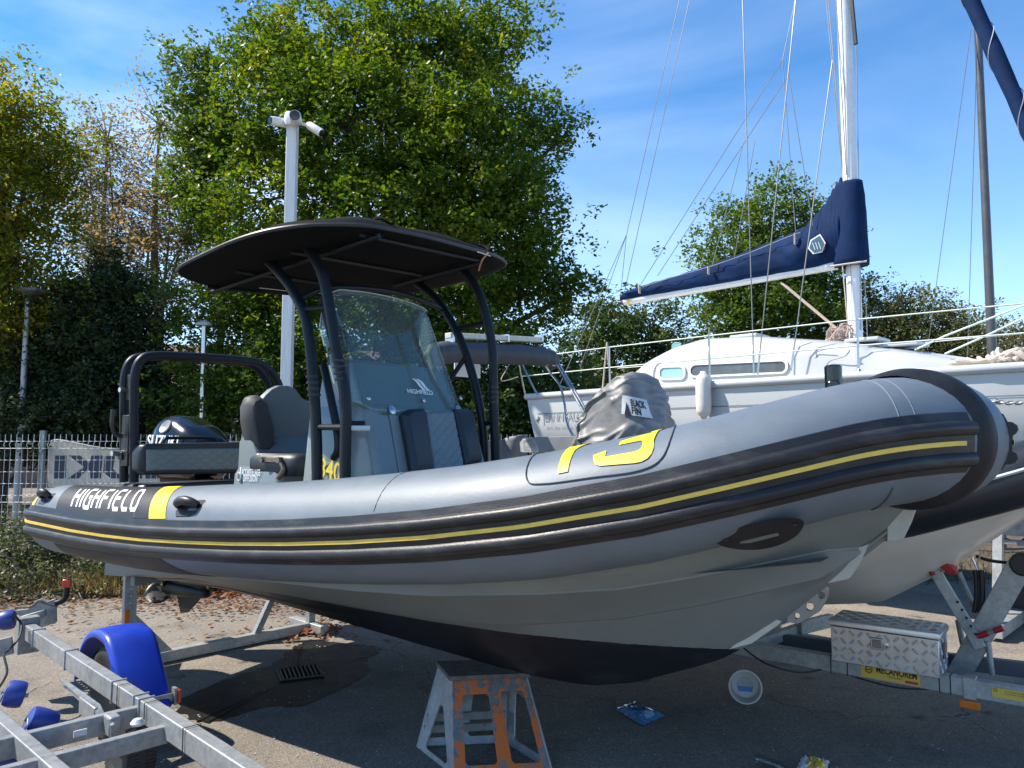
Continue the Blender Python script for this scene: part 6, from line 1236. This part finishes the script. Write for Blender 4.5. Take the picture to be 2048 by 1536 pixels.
crumpled('crisp_packet', 'crumpled white and yellow packet at the bottom edge of the asphalt', 'packet', [(1588, 1548), (1650, 1552), (1658, 1524), (1604, 1514)], .04, mat('white_film', (.62, .64, .70), .25, coat=.5, var=.1), 9, [('yellow_print', .3, .95, .15, .75, mat('yellow_orange_film', (.62, .36, .04), .25, var=.5, scale=30))])
bt = thing('water_bottle', 'clear crushed plastic bottle lying at the bottom edge of the asphalt', 'bottle', ground(1535, 1530)); bm_ = glassmat('clear_bottle_plastic', (.85, .88, .9), 1.0)
c0_ = ground(1512, 1528) + Vector((0, 0, .035)); c1_ = ground(1562, 1546) + Vector((0, 0, .032)); ax_ = (c1_ - c0_).normalized(); L_ = (c1_ - c0_).length
mb = MB(); mb.lathe([(0, 0), (.028, .004)] + [(.031 + .003 * math.sin(k * 2.1), .01 + k * L_ / 16) for k in range(16)] + [(.014, L_ + .03), (.014, L_ + .06), (0, L_ + .06)], c0_, ax_, 20); mb.build('bottle_wall', bm_, bt, sharp=0)
# pebbles, leaves on the tarmac (uncountable)
def scatter(name, n, fn, m, label=None):
    V, Fc = [], []
    for _ in range(n):
        p_, r_, quad = fn(); k = len(V)
        V += quad; Fc.append(tuple(range(k, k + len(quad))))
    me = bpy.data.meshes.new(name); me.from_pydata([tuple(v) for v in V], [], Fc); me.update(); o = link_mesh(name, me, m); return tag(o, kind='stuff')
def leafquad(c, r, tilt):
    a = random.random() * 6.283; d = Vector((math.cos(a), math.sin(a), random.uniform(-tilt, tilt))); e = Vector((-math.sin(a), math.cos(a), random.uniform(-tilt, tilt)))
    c = Vector(c); return [c - d * r, c + e * r * .55 - d * .1 * r, c + d * r, c - e * r * .55 - d * .1 * r]
LCL = [(random.uniform(-11, 1.5), 9.5 + abs(random.gauss(0, .7))) for _ in range(26)] + [(random.uniform(-6.5, -1), random.uniform(8.3, 9.3)) for _ in range(7)]
def lf():
    cl = random.choice(LCL); sp = .25 if random.random() < .7 else 1.1; x = cl[0] + random.gauss(0, sp * 1.6); y = max(7.2, cl[1] + random.gauss(0, sp)); r = random.uniform(.018, .042); p_ = (x, y, .02 + r * .3 + (.06 if y > 9.6 else 0)); return p_, r, leafquad(p_, r, .5)
dry = leafmat('dry_leaves', [(0, (.09, .04, .02)), (.5, (.20, .09, .035)), (1, (.34, .20, .08))], .2, .7)
scatter('leaf_litter', 7500, lf, dry)
def lf2():
    p0 = ground(*random.choice([(430, 1195), (470, 1185), (620, 1262)])); r = random.uniform(.02, .05); p_ = (p0.x + random.gauss(0, .25), p0.y + random.gauss(0, .25), .012 + random.random() * .05); return p_, r, leafquad(p_, r, .7)
scatter('leaf_pile', 420, lf2, leafmat('red_brown_leaves', [(0, (.10, .03, .015)), (.5, (.22, .07, .03)), (1, (.3, .16, .07))], .2, .7))
def peb():
    p0 = Vector((random.uniform(-3.5, 3.2), random.uniform(4.3, 8.5), .003)); r = random.uniform(.003, .009); return p0, r, [p0 + Vector((r * math.cos(a * 1.26), r * math.sin(a * 1.26), .002 + .4 * r * (a % 2))) for a in range(5)]
scatter('grit', 900, peb, mat('pale_grit', (.42, .40, .37), .8, var=.4, scale=40))

# ================================================================== trees and shrubs
def leaf_mesh(name, C, size, m, parent, seed, up_bias=.35, kind=None, aspect=.55):
    r = np.random.default_rng(seed); n = len(C); nrm = r.normal(size=(n, 3)); nrm[:, 2] = np.abs(nrm[:, 2]) * (1 + up_bias) + up_bias; nrm /= np.linalg.norm(nrm, axis=1)[:, None]
    a = r.normal(size=(n, 3)); a -= (a * nrm).sum(1)[:, None] * nrm; a /= np.linalg.norm(a, axis=1)[:, None]; b = np.cross(nrm, a); s = size * r.uniform(.6, 1.25, n)[:, None]
    V = np.stack([C - a * s, C + b * s * aspect - nrm * s * .12, C + a * s, C - b * s * aspect - nrm * s * .12], 1).reshape(-1, 3)
    if parent is not None: V = V - np.array(WL[parent])
    me = bpy.data.meshes.new(name); me.vertices.add(4 * n); me.vertices.foreach_set('co', V.ravel()); me.loops.add(4 * n); me.loops.foreach_set('vertex_index', np.arange(4 * n)); me.polygons.add(n); me.polygons.foreach_set('loop_start', np.arange(0, 4 * n, 4)); me.polygons.foreach_set('loop_total', np.full(n, 4)); me.update(calc_edges=True); me.validate()
    o = link_mesh(name, me, m, parent)
    if kind: o['kind'] = kind
    return o
bark = mat('grey_brown_bark', (.075, .06, .048), .9, var=.35, scale=6, bump=.5, bscale=30, stretch=(4, 4, 1))
bark_pale = mat('pale_bark', (.20, .17, .14), .85, var=.4, scale=5, bump=.4, bscale=24, stretch=(3, 3, 1))
def crown_points(lobes, n, seed, clump=.22, per=26, shell=.55, sub=7):
    r = np.random.default_rng(seed); vol = np.array([l[3] * l[4] * l[5] for l in lobes]) ** (.72); vol = vol / vol.sum(); nb = max(4, n // (per * sub)); li = r.choice(len(lobes), nb, p=vol)
    d = r.normal(size=(nb, 3)); d /= np.linalg.norm(d, axis=1)[:, None]; rad = (shell + (1 - shell) * r.random(nb) ** .6) * (1 + .13 * np.clip(r.normal(size=nb), -2, 1.3)); L_ = np.array(lobes)[li]
    br = L_[:, :3] + d * rad[:, None] * L_[:, 3:6] * .87
    cc_ = np.repeat(br, sub, 0) + r.normal(size=(nb * sub, 3)) * clump * np.array([1.5, 1.5, .85]) + np.repeat(d, sub, 0) * (r.random((nb * sub, 1)) * clump * 1.6)
    P = np.repeat(cc_, per, 0); P = P + r.normal(size=P.shape) * clump * np.array([.48, .48, .36]); return P, cc_
def tree(name, label, cat, lobes, n, leaf, m, seed, base, trunk_r=.2, barkm=None, clump=.22, per=26, shell=.55, twigs=60, group=None, fork=.35, up=.35):
    t = thing(name, label, cat, base, group); rr = random.Random(seed); barkm = barkm or bark; base = Vector(base)
    P, cc_ = crown_points(lobes, n, seed, clump, per, shell); leaf_mesh('crown', P, leaf, m, t, seed + 1, up)
    top = max(lobes, key=lambda l: l[2] + l[5] * .3); tp_ = Vector(top[:3]); mb = MB()
    path = cr([base, base.lerp(tp_, .3) + Vector((rr.uniform(-.15, .15), 0, 0)), base.lerp(tp_, .65) + Vector((rr.uniform(-.2, .2), 0, .2)), tp_], 6); k_ = len(path)
    mb.tube(path, [trunk_r * (1 - .85 * i / (k_ - 1)) for i in range(k_)], 9); limbs = []
    for l in lobes:
        c = Vector(l[:3]); h = max(0.12, min(.8, (c.z - base.z) / max(.1, (tp_.z - base.z)) * fork + rr.uniform(.0, .2))); s = path[int(h * (k_ - 1))]; mid = s.lerp(c, .5) + Vector((rr.uniform(-.2, .2), rr.uniform(-.2, .2), .25)); lp_ = cr([s, mid, c], 5); r0 = trunk_r * (1 - .8 * h) * .55
        mb.tube(lp_, [r0 * (1 - .8 * i / (len(lp_) - 1)) for i in range(len(lp_))], 6); limbs.append((c, r0))
    for q in cc_[:: max(1, len(cc_) // twigs)]:
        q = Vector(q); c, r0 = min(limbs, key=lambda z: (z[0] - q).length); mb.tube([c, c.lerp(q, .55) + Vector((0, 0, .08)), q], [r0 * .25 + .006, .009, .004], 4)
    mb.build('trunk', barkm, t); return t
def lobe(px, py, Y, rx, ry, depth=None):      # a leaf mass seen at a pixel, radii in pixels of the photo
    c = at(px, py, Y); k = Y / 1500; return (c.x, c.y, c.z, rx * k, depth or (rx + ry) / 2 * k, ry * k)
G1 = leafmat('broadleaf_green', [(.0, (.022, .05, .012)), (.32, (.06, .115, .016)), (.58, (.12, .18, .02)), (.84, (.23, .25, .024)), (1, (.36, .29, .03))], .5)
G2 = leafmat('poplar_green', [(.0, (.03, .065, .014)), (.5, (.085, .145, .022)), (.85, (.16, .20, .03)), (1, (.24, .23, .05))], .48)
G3 = leafmat('dark_evergreen', [(.0, (.016, .032, .013)), (.6, (.042, .066, .024)), (1, (.075, .10, .034))], .28, .65)
G4 = leafmat('autumn_brown', [(.0, (.17, .11, .06)), (.4, (.28, .20, .10)), (.7, (.34, .27, .12)), (1, (.20, .21, .08))], .5, .6)
G5 = leafmat('maple_turning', [(.0, (.06, .10, .018)), (.42, (.14, .18, .024)), (.70, (.29, .25, .028)), (1, (.45, .23, .03))], .55)
G6 = leafmat('hedge_green', [(.0, (.025, .05, .014)), (.5, (.06, .10, .024)), (.85, (.14, .16, .035)), (1, (.25, .22, .06))], .42)
G7 = leafmat('willow_olive', [(.0, (.06, .075, .025)), (.5, (.13, .14, .045)), (1, (.22, .19, .07))], .42)
# the big broadleaf in the middle
tree('broadleaf_tree', 'huge dense green and yellow broadleaf tree filling the middle behind the black canopy', 'tree',
     [lobe(640, 110, 17, 120, 115), lobe(580, 240, 16.5, 110, 130), lobe(760, 60, 17.5, 140, 110), lobe(880, 160, 17, 135, 140), lobe(700, 260, 16, 160, 150), lobe(940, 80, 17.5, 90, 60), lobe(1015, 250, 16.5, 95, 85), lobe(930, 330, 16, 150, 150), lobe(780, 420, 15.8, 180, 140), lobe(540, 400, 16, 110, 140), lobe(600, 560, 15.6, 150, 120), lobe(980, 480, 15.8, 120, 140), lobe(1040, 590, 16, 95, 110), lobe(840, 590, 15.5, 170, 120), lobe(1040, 390, 16.6, 65, 85), lobe(1125, 275, 17, 36, 26), lobe(1045, 40, 17.4, 50, 40), lobe(700, 700, 15.5, 150, 110), lobe(960, 700, 15.6, 130, 110), lobe(1135, 590, 16, 35, 35)],
     165000, .062, G1, 21, (at(820, 900, 16.5).x, 16.5, 0), .34, clump=.24, per=24, twigs=160)
tree('poplar_tree', 'narrow upright green poplar beside the left edge of the huge broadleaf tree', 'tree',
     [lobe(388, 150, 17.5, 18, 50), lobe(394, 250, 17.5, 34, 80), lobe(415, 380, 17.4, 48, 90), lobe(468, 140, 17.6, 34, 60), lobe(450, 290, 17.4, 50, 90)], 21000, .06, G2, 5, (at(420, 900, 17.5).x, 17.5, 0), .12, clump=.2, per=20)
tree('broadleaf_shrub', 'bushy bright green shrub tree seen through the black roll bar', 'shrub',
     [lobe(440, 640, 15, 90, 110), lobe(410, 780, 14.5, 75, 70), lobe(500, 740, 14.6, 100, 90), lobe(560, 800, 14.5, 110, 70), lobe(460, 830, 14.2, 120, 50), lobe(520, 640, 15.2, 80, 90)], 30000, .052, G2, 31, (at(470, 900, 14.6).x, 14.8, 0), .12, clump=.2, per=22, twigs=50)
# sparse brown birches
for sd, lb, lobes, bx_ in ((41, 'sparse birch with browning leaves right of the yellowing maple', [lobe(215, 280, 19, 60, 70), lobe(180, 380, 19, 70, 90), lobe(240, 400, 19, 65, 80), lobe(150, 300, 19, 45, 60), lobe(200, 500, 19, 75, 90)], 215),
                      (42, 'nearly bare russet birch leaning beside the narrow poplar', [lobe(320, 250, 18.4, 40, 75), lobe(340, 400, 18.4, 85, 85), lobe(300, 480, 18.4, 75, 85), lobe(370, 480, 18.4, 70, 75), lobe(330, 590, 18.4, 75, 70), lobe(395, 400, 18.4, 45, 70)], 330)):
    tree('birch_tree', lb, 'tree', lobes, 13000 if sd == 41 else 12000, .048, G4 if sd == 42 else leafmat('birch_olive_brown', [(.0, (.14, .12, .05)), (.5, (.24, .19, .075)), (1, (.24, .24, .08))], .5, .6), sd, (at(bx_, 900, 18.6).x, 18.6, 0), .15, bark_pale, .26, 12, .2, 260, fork=.5)
tree('maple_tree', 'tall maple turning yellow and orange at the left edge', 'tree', [lobe(20, 240, 14.9, 80, 90), lobe(60, 330, 14.9, 60, 90), lobe(-30, 360, 14.9, 110, 150), lobe(40, 460, 14.9, 70, 90), lobe(70, 590, 14.9, 60, 70), lobe(-10, 600, 14.9, 100, 110), lobe(20, 720, 14.9, 80, 80)], 46000, .052, G5, 58, (at(0, 900, 14.9).x, 14.9, 0), .2, clump=.24, per=22)
tree('evergreen_tree', 'dark dense evergreen between the street lamp and the black roll bar', 'tree', [lobe(200, 640, 15.5, 80, 90), lobe(180, 740, 15, 110, 90), lobe(240, 790, 14.8, 90, 90), lobe(110, 800, 15, 90, 80), lobe(230, 560, 16, 55, 60), lobe(290, 720, 15.4, 55, 90), lobe(170, 850, 14.6, 150, 50), lobe(120, 690, 15.6, 70, 70)], 62000, .054, G3, 61, (at(190, 900, 15.4).x, 15.4, 0), .16, shell=.4, clump=.2, per=26, twigs=30)
tree('evergreen_tree', 'low dark evergreen under the maple behind the street lamp', 'tree', [lobe(20, 800, 15.5, 110, 80), lobe(-60, 760, 15.5, 90, 100), lobe(60, 850, 15, 100, 50)], 19000, .052, G3, 62, (at(10, 900, 15.5).x, 15.5, 0), .12, clump=.2, per=26, twigs=20)
tree('evergreen_hedge', 'dark overgrown hedge closing the view low behind the dark evergreens', 'hedge', [lobe(60, 840, 21, 130, 90), lobe(200, 850, 21, 120, 90), lobe(320, 830, 21, 110, 100), lobe(420, 840, 21, 80, 70), lobe(-60, 840, 21, 120, 100), lobe(150, 740, 21.5, 150, 110)], 30000, .085, G3, 66, (at(200, 900, 21).x, 21, 0), .14, clump=.26, per=26, shell=.2, twigs=20)
# right hand side
tree('alder_tree', 'round green alder under the free end of the boom', 'tree', [lobe(1215, 670, 22, 65, 65), lobe(1300, 680, 22, 80, 70), lobe(1190, 760, 21.5, 75, 70), lobe(1270, 760, 21.5, 100, 80), lobe(1340, 730, 22, 55, 60), lobe(1160, 680, 22.5, 40, 50), lobe(1240, 850, 21, 140, 60)], 36000, .062, G6, 71, (at(1250, 900, 22).x, 22, 0), .2, clump=.25, per=22)
tree('poplar_tree', 'tall bright green poplar clump behind the boom and sail cover', 'tree', [lobe(1475, 490, 24, 60, 80), lobe(1540, 430, 24, 50, 65), lobe(1500, 570, 23.5, 85, 90), lobe(1590, 520, 24, 70, 90), lobe(1620, 600, 23.5, 80, 80), lobe(1540, 650, 23, 120, 70), lobe(1440, 620, 23.5, 40, 90), lobe(1680, 620, 24, 45, 70), lobe(1615, 450, 24.4, 24, 40)], 48000, .07, G2, 81, (at(1550, 900, 24).x, 24, 0), .25, clump=.28, per=22)
tree('willow_shrub', 'olive willow scrub right of the white mast', 'shrub', [lobe(1770, 630, 23, 60, 60), lobe(1850, 650, 23, 70, 55), lobe(1920, 660, 23, 60, 50), lobe(1800, 710, 22.5, 110, 50), lobe(1900, 710, 22.5, 90, 50), lobe(1740, 690, 23, 40, 70)], 30000, .056, G7, 91, (at(1830, 900, 23).x, 23, 0), .14, bark_pale, .26, 16, .35, 140)
tree('willow_shrub', 'low brownish willow scrub right of the bare dark grey mast', 'shrub', [lobe(2010, 710, 25, 70, 40), lobe(2090, 700, 25, 70, 50)], 11000, .06, leafmat('willow_brown', [(.0, (.06, .05, .02)), (.5, (.13, .10, .035)), (1, (.2, .14, .05))], .35), 92, (at(2040, 900, 25).x, 25, 0), .1, bark_pale, .26, 16, .35, 60)
tree('hazel_shrub', 'dark leafy shrub low behind the folded grey sun canopy', 'shrub', [lobe(1000, 800, 15, 110, 70), lobe(1100, 800, 16, 90, 80), lobe(1010, 850, 14.6, 120, 40)], 26000, .055, G6, 93, (at(1040, 900, 15.4).x, 15.4, 0), .1, clump=.2, per=24)
# scrub at the foot of the fence
tree('bramble_shrub', 'scrubby bramble in front of the fence below the boat stern at the left', 'shrub', [lobe(20, 1110, 9.9, 80, 60), lobe(100, 1095, 10.2, 60, 70), lobe(60, 1165, 9.5, 90, 40), lobe(170, 1140, 10, 45, 50), lobe(-40, 1140, 9.8, 70, 70), lobe(140, 1180, 9.5, 70, 25), lobe(75, 1060, 10.4, 30, 50)], 16000, .026, leafmat('bramble_leaf', [(.0, (.04, .06, .02)), (.5, (.09, .11, .04)), (.85, (.18, .17, .07)), (1, (.32, .22, .07))], .35), 101, (at(70, 1200, 9.8).x, 9.8, .05), .03, bark_pale, .10, 14, .2, 160)
tree('bramble_shrub', 'dark leafy scrub behind the drilled upright under the boat stern', 'shrub', [lobe(280, 1140, 10, 60, 45), lobe(350, 1150, 9.8, 60, 40), lobe(235, 1165, 9.7, 40, 35), lobe(400, 1155, 9.9, 50, 30)], 9000, .028, G6, 102, (at(300, 1200, 9.8).x, 9.8, .05), .03, bark, .10, 14, .2, 80)
# dry grass tufts
def blades(name, n, fn, m):
    r = np.random.default_rng(3); V = np.zeros((n, 3, 3)); 
    for k in range(n):
        x, y = fn(r); h = r.uniform(.06, .34); a = r.uniform(0, 6.28); w = .006; le = r.normal(0, .12, 2); V[k] = [(x - w * math.cos(a), y - w * math.sin(a), .04), (x + w * math.cos(a), y + w * math.sin(a), .04), (x + le[0], y + le[1], .04 + h)]
    me = bpy.data.meshes.new(name); me.from_pydata(V.reshape(-1, 3).tolist(), [], [(3*k, 3*k+1, 3*k+2) for k in range(n)]); me.update(); return tag(link_mesh(name, me, m), kind='stuff')
blades('dry_grass', 3600, lambda r: ((lambda p_: (p_.x + r.normal(0, .55), p_.y + abs(r.normal(0, .5))))(ground(*[(190, 1190), (120, 1180), (60, 1190), (300, 1180)][r.choice(4, p=[.5, .2, .15, .15])], .04))), leafmat('straw', [(.0, (.16, .11, .05)), (.5, (.30, .21, .09)), (1, (.38, .30, .15))], .4, .7))
blades('verge_grass', 14000, lambda r: (r.uniform(-14, 8), r.uniform(9.9, 19)), leafmat('rough_grass', [(.0, (.03, .04, .015)), (.6, (.07, .08, .03)), (1, (.18, .14, .06))], .3, .7))
